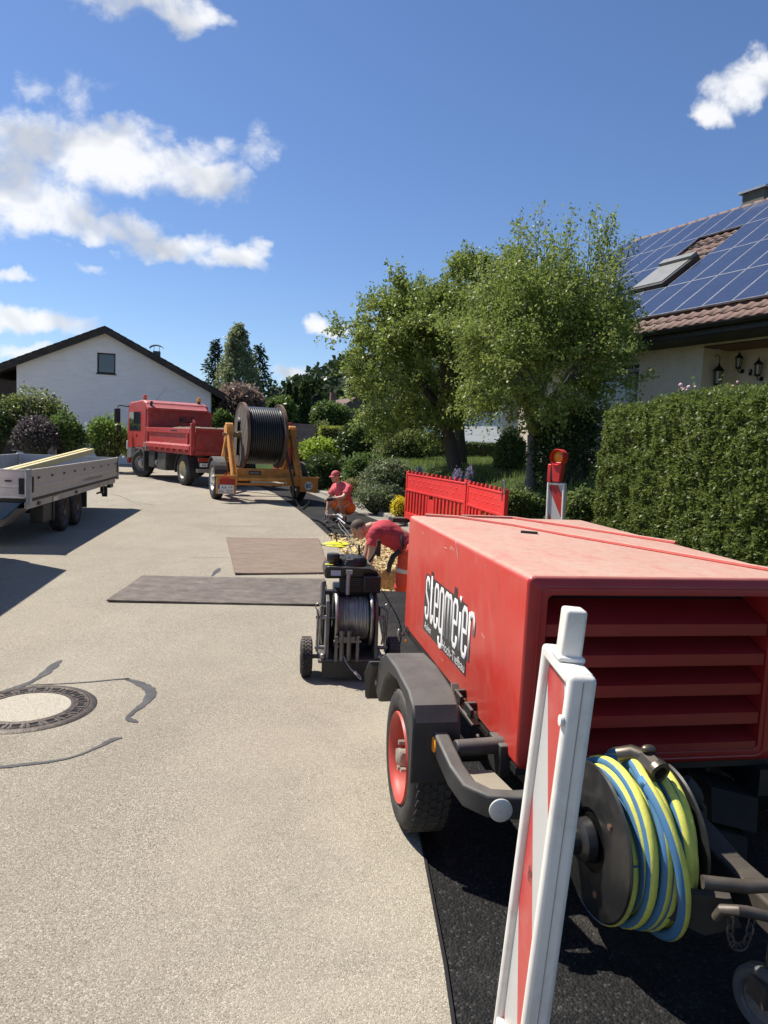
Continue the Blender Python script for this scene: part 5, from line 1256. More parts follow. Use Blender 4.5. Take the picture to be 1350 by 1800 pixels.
# ================================================================== cable reel trailer
M_ORG = paint('orange_paint', (.66, .29, .06), .5, var=.2, scale=5, dirt=(.22, .12, .06), dirtamt=.4, dscale=6)
M_ORD = paint('orange_plate', (.52, .20, .03), .55, var=.15, dirtamt=.3)
M_WRIM = paint('silver_rim', (.55, .54, .50), .4, .5, dirtamt=.4, dscale=10)
RT_LOC, RT_YAW = Vector((-3.46, 19.35, 0)), math.radians(24)
def reel_trailer():
    root = empty('reel_trailer', RT_LOC, RT_YAW, 'orange cable drum trailer with raised lifting arms behind the truck', 'trailer')
    hw = 1.13   # wheel centre
    for s in (-1, 1):
        w = empty('wheel', (s * hw, 0, .53)); w.parent = root
        mb = tyre(MB(), .52, .30, .27, seg=44); tread(mb, .52, .26, 40, rib=4, d=.012); mb.build('tyre', M_RUB, w)
        MB().lathe([(.305, s * .12), (.29, s * .11), (.27, s * .04), (.20, s * .03), (.17, s * .07), (.11, s * .08), (.10, s * .14), (.001, s * .145)], (0, 0, 0), (1, 0, 0), 36, caps=False).build('rim', M_WRIM, w)
        bo = MB()
        for k in range(8):
            a = 2 * PI * k / 8; p = V(s * .03, .235 * math.cos(a), .235 * math.sin(a)); bo.cyl(p, p + V(s * .03, 0, 0), .035, 10)
        bo.build('rim_hole', M_BLKM, w)
        # mudguard arc
        g = MB(); pts = [(.58 * math.cos(t), .53 + .58 * math.sin(t)) for t in np.linspace(.15 * PI, .98 * PI, 14)]
        for a, b in zip(pts[:-1], pts[1:]): g.prism([(s * hw - .16, a[0], a[1]), (s * hw - .16, b[0], b[1]), (s * hw - .16, b[0] * 1.03, b[1] + .02), (s * hw - .16, a[0] * 1.03, a[1] + .02)], (.32, 0, 0))
        if s < 0: g.build('mudguard', M_BLK, root)
        # lifting arm: triangular frame from rear pivot up to the spindle fork
        xi = s * .86
        # rear inclined spar
        sp = MB().prism([(xi - .07, -1.05, .62), (xi - .07, -.86, .62), (xi - .07, -.03, 1.80), (xi - .07, -.14, 1.88), (xi - .07, -.24, 1.80)], (.14, 0, 0)); sp.build('lift_arm', M_ORG, root, bevel=.012)
        for q in (-.045, .045): MB().bar((xi + q, -1.05, .66), (xi + q, -.27, 1.80), .018, .03).build('arm_rib', M_ORG, root)
        MB().bar((xi, .95, .62), (xi, .02, 1.78), .10, .10).build('lift_arm', M_ORG, root, bevel=.01)
        MB().bb(xi - .09, xi + .09, -.28, .10, 1.74, 1.95).lathe([(.10, -.095), (.10, .095)], (xi, -.13, 1.93), (1, 0, 0), 16).build('spindle_fork', M_ORG, root, bevel=.01)
        MB().cyl((xi, .15, .75), (xi, .35, 1.42), .05, 12).cyl((xi, .34, 1.40), (xi, .42, 1.64), .028, 10).build('hydraulic_ram', paint('ram_orange', (.55, .24, .05), .4, .2), root)
        # longitudinal box frame
        MB().bb(xi - .07, xi + .07, -1.0, 1.45, .50, .64).build('frame_rail', M_ORG, root, bevel=.01)
        MB().bar((s * .84, 1.4, .56), (0.0, 3.0, .58), .12, .12).build('drawbar_leg', M_ORG, root, bevel=.01)
        # axle stub carrier
        MB().bb(min(xi, s * hw) - .0, max(xi, s * hw), -.10, .10, .44, .60).build('axle_carrier', M_ORG, root)
        # rear lamp board
        xb = s * 1.10
        b = MB().bb(xb - .24, xb + .24, -1.09, -1.06, .30 if s > 0 else .22, .66).build('lamp_board', M_ORD, root)
        MB().bb(xb - .26, xb + .26, -1.12, -1.03, .661, .70).build('board_cap', M_ORG, root)
        if s < 0:
            MB().bb(xb - .16, xb + .22, -1.105, -1.092, .46, .60).build('tail_lamp', paint('lamp_lens', (.35, .02, .015), .3, dirtamt=.1), b)
            MB().prism([(xb - .14, -1.10, .60), (xb + .10, -1.10, .60), (xb - .02, -1.10, .76)], (0, -.012, 0)).build('triangle_reflector', paint('reflector_red', (.60, .05, .03), .3, dirtamt=.05), b)
            pl = MB().bb(xb - .20, xb + .20, -1.105, -1.092, .235, .45).build('number_plate', paint('plate_white', (.70, .70, .67), .4, dirtamt=.2), b)
            MB().bb(xb - .20, xb - .155, -1.107, -1.1055, .35, .447).build('country_band', paint('plate_blue', (.02, .06, .30), .4), b)
            M_INK = paint('plate_ink', (.015, .015, .015), .5, dirtamt=0)
            text_part('plate_lettering', 'AA ++', M_INK, b, (xb + .02, -1.106, .352), (1, 0, 0), (0, 0, 1), .082, .28, .001)
            text_part('plate_lettering', 'HL 203', M_INK, b, (xb, -1.106, .248), (1, 0, 0), (0, 0, 1), .082, .33, .001)
            MB().bb(xb + .24, xb + .26, -1.10, -1.07, .22, .70).build('board_edge', M_ORG, root)
        else:
            MB().lathe([(.125, 0), (.125, .006), (.001, .006)], (xb - .02, -1.092, .46), (0, -1, 0), 28).build('speed_disc', paint('plate_white', (.70, .70, .67), .4), b)
            MB().lathe([(.118, .0065), (.118, .0085), (.106, .0085), (.106, .0065)], (xb - .02, -1.092, .46), (0, -1, 0), 28, closed=True).build('disc_ring', paint('plate_ink', (.015, .015, .015), .5, dirtamt=0), b)
            text_part('speed_lettering', '80', paint('plate_ink', (.015, .015, .015), .5), b, (xb - .02, -1.099, .395), (1, 0, 0), (0, 0, 1), .13, .15, .0012, bold=.02)
            MB().prism([(xb - .30, -1.02, .72), (xb - .22, -1.02, .44), (xb - .55, -1.02, .44), (xb - .62, -1.02, .60)], (0, .06, 0)).build('corner_plate', M_ORD, root)
    # cross members
    MB().bb(-.80, .80, -.62, -.50, .58, .86).build('cross_beam', M_ORG, root, bevel=.012)
    MB().cyl((-.80, -.92, .60), (.80, -.92, .60), .055, 16).build('roller_bar', M_ORG, root)
    MB().bb(-.80, .80, -.98, -.86, .44, .50).build('rear_channel', M_ORD, root)
    MB().bb(-.80, .80, 1.2, 1.34, .48, .66).build('cross_beam', M_ORG, root, bevel=.012)
    p = MB().bb(-.42, -.10, -.635, -.622, .70, .80).build('maker_plate', paint('plate_black', (.02, .02, .02), .4), root)
    text_part('maker_lettering', 'HUGES', paint('plate_white', (.70, .70, .67), .4), root, (-.26, -.6355, .725), (1, 0, 0), (0, 0, 1), .05, .24, .001)
    # drawbar nose, jack and hitch
    MB().bar((0, 2.95, .58), (0, 3.9, .62), .12, .12).cyl((0, 3.85, .62), (0, 4.05, .62), .07, 14).build('drawbar_nose', M_ORG, root)
    MB().cyl((-.45, 1.9, .25), (-.45, 1.9, 1.05), .05, 12).bb(-.55, -.35, 1.8, 2.0, .9, 1.06).build('support_jack', M_ORG, root)
    MB().bb(-.75, -.3, 1.3, 1.7, .62, .95).build('hydraulic_unit', M_BLKM, root, bevel=.02)
    MB().tube([(.78, -.5, .62), (.5, -.55, .42), (.1, -.5, .36), (-.3, -.3, .40)], .018, 8).build('hose', M_BLKM, root)
reel_trailer()
# ---- drum of cable resting in the arms
def cable_drum():
    Rz = Matrix.Rotation(RT_YAW, 4, 'Z'); c = RT_LOC + Rz.to_3x3() @ V(-.02, -.13, 1.725)
    root = empty('cable_drum', c, RT_YAW, 'big wooden cable drum wound with black cable, held in the orange arms', 'cable drum')
    n = NB('weathered_drum_wood'); v = n.mapping((1, 6, 1)); a = n.noise(9, 6, .7, vec=v); cc = n.mix(n.ramp(a, [(.3, 0), (.7, 1)]), (.075, .062, .052), (.19, .165, .14)); cc = n.mix(n.ramp(n.noise(3, 6), [(.55, 0), (.8, .4)]), cc, (.04, .035, .03))
    M_WD = n.done(cc, .85, 0, n.bump(a, .5, .01), .2)
    R = .865; M_RIM = paint('rusty_rim', (.16, .09, .065), .7, .3, dirtamt=.4)
    for s in (-1, 1):
        x = s * .50
        fl = empty('flange', (x, 0, 0)); fl.parent = root
        # planks clipped to the disc
        nb = 11; wv = 2 * R / nb; ang = .6
        Q = Matrix.Rotation(ang, 3, 'X')
        for k in range(nb):
            y0, y1 = -R + k * wv + .004, -R + (k + 1) * wv - .004; ps = []
            ys_ = np.linspace(y0, y1, 5); RR = R - .02
            up_ = [(y, math.sqrt(max(0, RR * RR - y * y))) for y in ys_]
            poly = [(y, z) for y, z in up_] + [(y, -z) for y, z in up_[::-1]]
            pts3 = [Q @ V(-.03 + (.004 if k % 2 else 0), y, z) for y, z in poly]
            MB().prism(pts3, (.06, 0, 0)).build('plank', M_WD, fl, smooth=None)
        MB().lathe([(R - .025, -.04), (R, -.04), (R, .04), (R - .025, .04)], (0, 0, 0), (1, 0, 0), 64, closed=True).build('rim_band', M_RIM, fl)
        MB().lathe([(.10, s * .03), (.10, s * .045), (.045, s * .045), (.045, s * .03)], (0, 0, 0), (1, 0, 0), 24, closed=True).build('hub_plate', M_RIM, fl)
        if s < 0:
            MB().bar((-.04, .12, .35), (-.04, .18, -.55), .02, .11).build('slot', paint('slot_dark', (.012, .012, .012), .9, dirtamt=0), fl)
            MB().tube([(-.05, .05, .40), (-.07, .10, .45), (-.06, .16, .38), (-.05, .17, .1)], .022, 8).build('cable_end', paint('white_cap', (.6, .58, .55), .5), fl)
    MB().cyl((-1.0, 0, 0), (1.05, 0, 0), .045, 16).cyl((-.86, 0, 0), (-.62, 0, 0), .07, 16).cyl((-.62, 0, 0), (-.52, 0, 0), .10, 16).build('spindle', paint('oily_spindle', (.22, .17, .11), .4, .7, dirtamt=.3), root)
    n = NB('black_cable'); M_CAB = n.done(n.mix(n.noise(8, 4), (.010, .010, .011), (.022, .022, .023)), .32, 0, None, .5); MATS['cable'] = M_CAB
    mb = MB(); r = .0285; x = -.44; k = 0
    while x < .45:
        for dr in (0,):
            RR = .735 if x < .40 else .70
            mb.tube([(x + r * 1.9 * t / (2 * PI) * 0, RR * math.cos(t), RR * math.sin(t)) for t in np.linspace(0, 2 * PI, 65)[:-1]], r, 8, closed=True)
        x += r * 2.02
    mb.cyl((-.46, 0, 0), (.46, 0, 0), .71, 48); mb.build('cable_winding', M_CAB, root, kind='stuff')
    return root, c
CDR, CDC = cable_drum()
# cable led off the drum to the roller stand by the squatting man
Rz3 = Matrix.Rotation(RT_YAW, 3, 'Z')
p0 = CDC + Rz3 @ V(.43, .25, .70); p1 = CDC + Rz3 @ V(.44, -.35, .66); p2 = CDC + Rz3 @ V(.47, -.72, .22)
def bez(P, n=24):
    out = []
    for i in range(len(P) - 1):
        a = P[max(i - 1, 0)]; b = P[i]; c = P[i + 1]; d = P[min(i + 2, len(P) - 1)]
        for k in range(n):
            t = k / n; out.append(.5 * ((2 * b) + (c - a) * t + (2 * a - 5 * b + 4 * c - d) * t * t + (3 * b - a - 3 * c + d) * t ** 3))
    return out + [P[-1]]
CAB_PTS = [p0, p1, p2] + [V(-2.613, 18.750, 1.250), V(-2.372, 18.500, 0.376), V(-2.346, 18.846, 0.050), V(-2.036, 17.180, 0.020), V(-1.592, 15.258, 0.020), V(-1.315, 14.533, 0.050), V(-1.044, 13.070, 0.180)]
root_c = empty('power_cable', CAB_PTS[-1], 0, 'black cable running from the drum down to the roller stand', 'cable')
me = MB().tube([q - CAB_PTS[-1] for q in bez(CAB_PTS, 10)], .027, 10).build('cable_run', MATS['cable'], root_c, smooth=180)
MB().tube(bez([V(-1.972, 16.770, 0.020) - CAB_PTS[-1], V(-1.972, 17.836, 0.020) - CAB_PTS[-1], V(-2.029, 19.014, 0.020) - CAB_PTS[-1]], 8), .024, 8).build('cable_tail', MATS['cable'], root_c, smooth=180)
# ================================================================== tipper truck
M_TR = paint('truck_red', (.44, .040, .037), .42, var=.15, scale=3, dirt=(.28, .16, .12), dirtamt=.45, dscale=4, topdust=.35, dustcol=(.55, .33, .28))
M_TRD = paint('truck_bed_red', (.36, .036, .034), .6, var=.25, scale=4, dirt=(.20, .12, .09), dirtamt=.55, dscale=5)
def truck():
    hx = Vector((-.605, .796)).normalized(); yaw = math.atan2(-hx.x, hx.y)
    # local: y forward, x right; rear-left wheel contact at (-1.15, 0)
    left = Vector((-hx.y, hx.x)) ; o2 = Vector((-6.66, 23.24)) - left * 1.16
    root = empty('tipper_truck', (o2.x, o2.y, 0), yaw, 'red two-axle tipper truck with orange roof beacons, parked across the road', 'truck')
    WB = 4.26
    # wheels
    for s in (-1, 1):
        w = empty('wheel', (s * 1.02, 0, .51)); w.parent = root
        tyre(MB(), .51, .285, .30, seg=44).build('tyre', M_RUB, w); 
        if True: MB().lathe([(.285, s * .14), (.27, s * .12), (.24, s * .02), (.18, s * -.02), (.10, s * -.02), (.09, s * .03), (.001, s * .04)], (0, 0, 0), (1, 0, 0), 36, caps=False).build('rim', paint('cream_rim', (.55, .47, .30), .5, dirtamt=.3), w)
        g = MB(); pts = [(.62 * math.cos(t), .51 + .60 * math.sin(t)) for t in np.linspace(-.05 * PI, 1.05 * PI, 16)]
        for a, b in zip(pts[:-1], pts[1:]): g.prism([(s * 1.02 - .17, a[0], a[1]), (s * 1.02 - .17, b[0], b[1]), (s * 1.02 - .17, b[0] * .97, b[1] - .02), (s * 1.02 - .17, a[0] * .97, a[1] - .02)], (.34, 0, 0))
        g.build('mudguard', M_BLK, root); MB().bb(s * 1.02 - .17, s * 1.02 + .17, -.66, -.64, .28, .62).build('mud_flap', M_BLK, root)
        w = empty('wheel', (s * 1.03, WB, .51)); w.parent = root; w.rotation_euler = (0, 0, math.radians(24))
        tyre(MB(), .51, .285, .30, seg=44).build('tyre', M_RUB, w)
        MB().lathe([(.285, s * .14), (.27, s * .10), (.235, s * .04), (.17, s * .10), (.12, s * .11), (.11, s * .16), (.001, s * .165)], (0, 0, 0), (1, 0, 0), 36, caps=False).build('rim', paint('front_rim', (.34, .32, .29), .45, .5, dirtamt=.4), w)
        bo = MB()
        for k in range(10): a = 2 * PI * k / 10; p = V(s * .05, .205 * math.cos(a), .205 * math.sin(a)); bo.cyl(p, p + V(s * .035, 0, 0), .028, 8)
        bo.build('rim_hole', M_BLKM, w)
    # chassis
    for x in (-.40, .40): MB().bb(x - .05, x + .05, -1.1, WB + 1.2, .72, .98).build('chassis_rail', M_BLKM, root)
    MB().cyl((-1, 0, .51), (1, 0, .51), .09).build('axle', M_BLKM, root); MB().cyl((-1, WB, .51), (1, WB, .51), .07).build('axle', M_BLKM, root)
    MB().bb(-1.20, -.62, 1.45, 2.25, .40, 1.02).build('tool_box', paint('tank_grey', (.06, .058, .055), .5, .2, dirtamt=.35), root, bevel=.03)
    MB().bb(-1.22, -.66, 2.5, 3.1, .45, 1.08).build('air_box', M_BLK, root, bevel=.03); MB().cyl((-1.05, 2.3, .62), (-1.05, 2.5, .62), .16, 16).build('air_tank', M_GREY, root)
    # front fender and step block behind front wheel
    MB().bb(-1.27, -1.0, 3.42, 3.55, .28, 1.15).build('mud_flap', M_BLK, root)
    MB().bb(-1.26, -.95, 3.30, 3.60, 1.0, 1.30).build('fender_support', paint('fender_grey', (.16, .16, .155), .6, dirtamt=.3), root, bevel=.02)
    # cab
    cab0, cab1, ct = WB - .75, WB + 1.40, 2.86
    prof = [(cab0, 1.05), (cab1 - .06, 1.0), (cab1, 1.1), (cab1, 1.75), (cab1 - .12, 2.62), (cab1 - .35, 2.80), (cab0 + .4, ct), (cab0, ct - .10)]
    MB().prism([(-1.20, y, z) for y, z in prof], (2.40, 0, 0)).build('cab', M_TR, root, bevel=.07, bseg=3)
    # lower cab sides with wheel arch
    for s in (-1, 1):
        arch = [(WB + .60 * math.cos(t), .56 + .60 * math.sin(t)) for t in np.linspace(.12 * PI, .88 * PI, 10)]
        MB().prism([(s * 1.20, y, z) for y, z in [(cab0 + .02, 1.06)] + [(cab0 + .02, .95)] + arch[::-1] + [(cab1 - .03, .62), (cab1 - .03, 1.06)]], (-s * .12, 0, 0)).build('wheel_arch', M_GREY if s > 0 else paint('fender_grey', (.16, .16, .155), .6), root, smooth=None)
        MB().bb(s * 1.202 - .006, s * 1.202 + .006, cab0 + .55, cab1 - .30, 1.72, 2.42).build('side_window', M_GLASS, root)
        MB().bb(s * 1.204 - .004, s * 1.204 + .004, cab0 + .95, cab0 + 1.1, 1.50, 1.58).build('door_handle', M_BLKM, root)
        # mirrors
        MB().tube([(s * 1.18, cab1 - .15, 2.62), (s * 1.50, cab1 - .02, 2.66), (s * 1.58, cab1 + .0, 2.58)], .022, 8).build('mirror_arm', M_BLKM, root)
        MB().bb(s * 1.58 - .11, s * 1.58 + .11, cab1 - .08, cab1 + .06, 1.98, 2.54).build('mirror', M_BLKM, root, bevel=.04, bseg=3)
        MB().bb(s * 1.52 - .09, s * 1.52 + .09, cab1 - .06, cab1 + .05, 1.66, 1.90).build('mirror', M_BLKM, root, bevel=.03)
        MB().bb(s * 1.12 - .10, s * 1.12 + .10, cab1 - .10, cab1 + .02, .98, 1.32).build('headlamp', paint('lamp_white', (.6, .6, .58), .3), root, bevel=.02)
    MB().bb(-1.18, 1.18, cab1 - .06, cab1 + .06, .45, .98).build('bumper', M_TR, root, bevel=.03)
    MB().prism([(-1.1, cab1 - .12 + .015, 2.58), (1.1, cab1 - .12 + .015, 2.58), (1.1, cab1 + .012, 1.78), (-1.1, cab1 + .012, 1.78)], (0, .012, .004)).build('windscreen', M_GLASS, root)
    MB().bb(-1.18, 1.18, cab1 - .05, cab1 + .22, 2.62, 2.68).build('sun_visor', M_GLASS, root)
    # roof beacons
    for x in (-.92, .95):
        b = MB().cyl((x, cab0 + (.95 if x < 0 else .35), ct - .02), (x, cab0 + (.95 if x < 0 else .35), ct + .06), .06, 14).build('beacon_base', M_BLKM, root)
        MB().lathe([(.075, 0), (.078, .08), (.06, .15), (.001, .165)], (x, cab0 + (.95 if x < 0 else .35), ct + .06), (0, 0, 1), 18).build('beacon_lens', paint('beacon_red', (.70, .12, .03), .25) if x < 0 else paint('beacon_amber', (.85, .38, .03), .25), b)
    MB().tube([(-.7, cab0 + .4, ct + .02), (-.3, cab0 + .4, ct + .5)], .006, 5).build('aerial', M_BLKM, root)
    MB().tube([(-1.10, cab0 - .12, 1.1), (-1.10, cab0 - .12, 2.5), (-1.02, cab0 - .10, 2.80)], .05, 10).build('intake_pipe', M_BLKM, root)
    # tipping body
    b0, b1, zf, zs = -1.02, cab0 - .28, 1.16, 1.86
    MB().bb(-1.22, 1.22, b0, b1, zf - .14, zf).build('bed_floor', M_TRD, root)
    for s in (-1, 1):
        x = s * 1.22
        sb = MB().bb(x - .03, x + .03, b0 + .12, b1, zf, zs).build('side_board', M_TR, root)
        MB().bb(x + s * .031, x + s * .075, b0 + .12, b1, zs - .16, zs - .001).build('board_rail', M_TR, sb, bevel=.01)
        MB().prism([(x + s * .031, b0 + .12, zf + .02), (x + s * .09, b0 + .12, zf + .02), (x + s * .09, b0 + .12, zf + .14), (x + s * .031, b0 + .12, zf + .20)], (0, b1 - b0 - .12, 0)).build('board_rail', M_TR, sb)
        for y in (b0 + .35, b1 - .12): MB().bb(x + s * .031, x + s * .07, y - .05, y + .05, zf + .21, zs - .165).build('board_post', M_TR, sb)
        MB().bb(x + s * .0765, x + s * .079, b0 + 1.2, b0 + 1.75, zs - .10, zs - .06).build('grip_slot', M_BLKM, sb)
        for k in range(6): MB().bb(x + s * .03, x + s * .10, b0 + .45 + k * .55, b0 + .52 + k * .55, zf - .06, zf + .02).build('board_hinge', M_TR, sb)
        MB().bb(x - .07, x + .07, b0, b0 + .11, zf - .14, zs + .16).build('corner_post', M_TR, root, bevel=.015)
        MB().tube([(x, b0 + .05, zs + .16), (x + s * .02, b0 - .04, zs + .26), (x, b0 - .12, zs + .16)], .03, 8).build('tailgate_hinge', M_TR, root)
    tg = MB().bb(-1.15, 1.15, b0 - .05, b0, zf - .10, zs + .02).build('tailgate', M_TRD, root)
    MB().bb(-1.15, 1.15, b0 - .09, b0 - .051, zs - .06, zs + .015).build('tailgate_rail', M_TR, tg); MB().bb(-1.15, 1.15, b0 - .09, b0 - .051, zf - .10, zf).build('tailgate_rail', M_TRD, tg)
    # tall headboard with folded top
    hb = MB().bb(-1.22, 1.22, b1 - .02, b1 + .05, zf, 2.52).build('headboard', M_TRD, root)
    MB().prism([(-1.24, b1 - .10, 2.50), (-1.24, b1 + .10, 2.50), (-1.24, b1 + .28, 2.70), (-1.24, b1 + .24, 2.72), (-1.24, b1 + .04, 2.57), (-1.24, b1 - .10, 2.57)], (2.30, 0, 0)).build('headboard_flap', M_TR, hb)
    text_part('body_lettering', 'MEILLER', paint('stencil_black', (.02, .012, .012), .6), hb, (.25, b1 - .0205, 2.08), (1, 0, 0), (0, 0, 1), .24, .62, .002, bold=.03)
    # soil load
    vs = []; fs = []; nx, ny = 14, 22; rr2 = random.Random(4)
    for j in range(ny + 1):
        for i in range(nx + 1):
            x = -1.17 + 2.34 * i / nx; y = b0 + .02 + (b1 - b0 - .05) * j / ny; e = min(i, nx - i, j, ny - j); vs.append((x, y, zs - .14 + min(e, 4) * .05 + .05 * mnoise.noise(Vector((x * 3, y * 3, 1)))))
    for j in range(ny):
        for i in range(nx): a = j * (nx + 1) + i; fs.append((a, a + 1, a + nx + 2, a + nx + 1))
    MB().add(vs, fs).build('soil_load', sand_mat('brown_spoil', (.13, .10, .07), (.26, .21, .15), 14), root, smooth=180)
    # rear underrun, plate, tow coupling
    MB().bb(-1.1, 1.1, -1.12, -1.0, .48, .60).build('underrun_bar', paint('underrun_grey', (.25, .22, .18), .6, dirtamt=.4), root)
    MB().bb(-1.0, -.45, -1.09, -1.05, .66, .78).build('number_plate', paint('plate_white', (.70, .70, .67), .4), root)
    text_part('plate_lettering', 'AA M 431', paint('plate_ink', (.015, .015, .015), .5), root, (-.73, -1.091, .685), (1, 0, 0), (0, 0, 1), .075, .46, .001)
    MB().bb(-1.05, -.55, -1.08, -1.02, .82, .94).build('tail_lamp', paint('lamp_lens', (.35, .02, .015), .3), root)
    MB().bb(-.2, .2, -1.25, -1.0, .62, .92).cyl((0, -1.35, .72), (0, -1.2, .72), .1, 12).build('tow_coupling', M_BLKM, root)
truck()
# red skip seen beyond the reel
sk = empty('red_skip', (-3.55, 27.2, .0), math.radians(24), 'red steel container end with a faded board side, beyond the cable drum', 'container')
MB().bb(-.62, -.12, -.10, .6, .25, 2.28).build('container_end', paint('skip_red', (.50, .04, .035), .5), sk, bevel=.03)
M_FB = paint('faded_board', (.24, .17, .16), .8, var=.2, scale=6, dirt=(.40, .36, .34), dirtamt=.6, dscale=5)
for i in range(7): MB().bb(-.118, .80, -.05, 0, 1.32 + i * .135, 1.45 + i * .135).build('board', M_FB, sk)
MB().bb(-.1, .78, .002, .5, .3, 2.2).build('container_side', M_BLKM, sk)
# ================================================================== people
M_SKIN = paint('skin_tanned', (.47, .26, .165), .55, var=.08, dirtamt=.08, dirt=(.2, .1, .07))
M_SHIRT = paint('red_tshirt', (.50, .045, .060), .85, var=.10, scale=12, dirtamt=.08, bump=.3, bscale=30)
M_SHIRT2 = paint('faded_red_tshirt', (.64, .10, .115), .85, var=.10, scale=12, dirtamt=.08, bump=.3, bscale=30)
M_SHORT = paint('orange_workwear', (.88, .20, .025), .8, var=.12, scale=10, dirtamt=.12, bump=.3, bscale=30)
M_TROU = paint('red_orange_workwear', (.72, .075, .03), .8, var=.12, scale=10, dirtamt=.15)
M_SHOE = paint('dark_boot', (.02, .018, .017), .6, dirtamt=.3); M_GLOVE = paint('black_glove', (.018, .018, .018), .7)
M_HAIR = paint('short_dark_hair', (.085, .055, .036), .7, var=.3, scale=40, dirtamt=0, bump=.8, bscale=160)
M_REFL = paint('reflective_band', (.52, .52, .50), .4, dirtamt=.15); M_EYE = paint('eye_dark', (.03, .02, .015), .3, dirtamt=0); M_LIP = paint('lip', (.33, .12, .09), .5)
class Flesh(MB):
    def cap(s, a, b, ra, rb, seg=14, flat=False):
        a, b = Vector(a), Vector(b)
        s.tube([a, b], [ra, rb], seg)
        if not flat: s.ball(a, ra, seg, 8); s.ball(b, rb, seg, 8)
        return s
    def chain(s, P, R):
        for (a, b, ra, rb) in zip(P[:-1], P[1:], R[:-1], R[1:]): s.cap(a, b, ra, rb)
        return s
    def ell(s, c, r, Rm=None, seg=18, rings=12):
        k = len(s.v); s.ball((0, 0, 0), r, seg, rings); c = Vector(c)
        for i in range(k, len(s.v)): q = Vector(s.v[i]); s.v[i] = tuple(c + (Rm @ q if Rm is not None else q))
        return s
    def skin(s, name, mat, parent, voxel, smooth=2, rough=0.0, seed=0):
        me = s.mesh(name, True); o = bpy.data.objects.new(name, me); COL.objects.link(o)
        r = o.modifiers.new('r', 'REMESH'); r.mode = 'VOXEL'; r.voxel_size = voxel
        if smooth: sm = o.modifiers.new('s', 'SMOOTH'); sm.factor = .5; sm.iterations = smooth
        bpy.context.view_layer.update()
        m2 = bpy.data.meshes.new_from_object(o.evaluated_get(bpy.context.evaluated_depsgraph_get())); bpy.data.objects.remove(o); m2.name = name
        if rough:
            for v in m2.vertices:
                n = v.normal.copy(); v.co += n * rough * (mnoise.noise(v.co * 9 + Vector((seed, 0, 0))) + .6 * mnoise.noise(Vector((v.co.x * 5, v.co.y * 5, v.co.z * 26)) + Vector((0, seed, 3))))
        m2.materials.clear(); return linkmesh(name, m2, mat, parent, 180)
def hand(f, wrist, elbow, palm_n, curl=.5, r=.0085):
    """palm and five fingers added to a flesh body; palm_n = direction the palm faces"""
    w = Vector(wrist); d = (w - Vector(elbow)).normalized(); pn = Vector(palm_n); pn = (pn - d * pn.dot(d)).normalized(); sd = d.cross(pn)
    c = w + d * .045; Rm = Matrix((d, sd, pn)).transposed(); f.ell(c, (.055, .042, .017), Rm); f.cap(w, c, .026, .024)
    for k, (off, ln) in enumerate(((-.030, .070), (-.010, .080), (.011, .076), (.031, .060))):
        b = c + d * .045 + sd * off; p = b; dd = d.copy(); pts = [p]
        for j, seg in enumerate((.45, .32, .23)):
            dd = (dd + pn * curl * (.5 + .4 * j)).normalized(); p = p + dd * ln * seg * 1.1; pts.append(p)
        f.chain([b - d * .02] + pts, [r * 1.1, r * 1.1, r, r * .95, r * .85])
    b = c - sd * .032 - d * .012; f.chain([b, b - sd * .028 + d * .018 + pn * .008, b - sd * .036 + d * .045 + pn * (.012 + .02 * curl)], [.014, .0115, .0095])
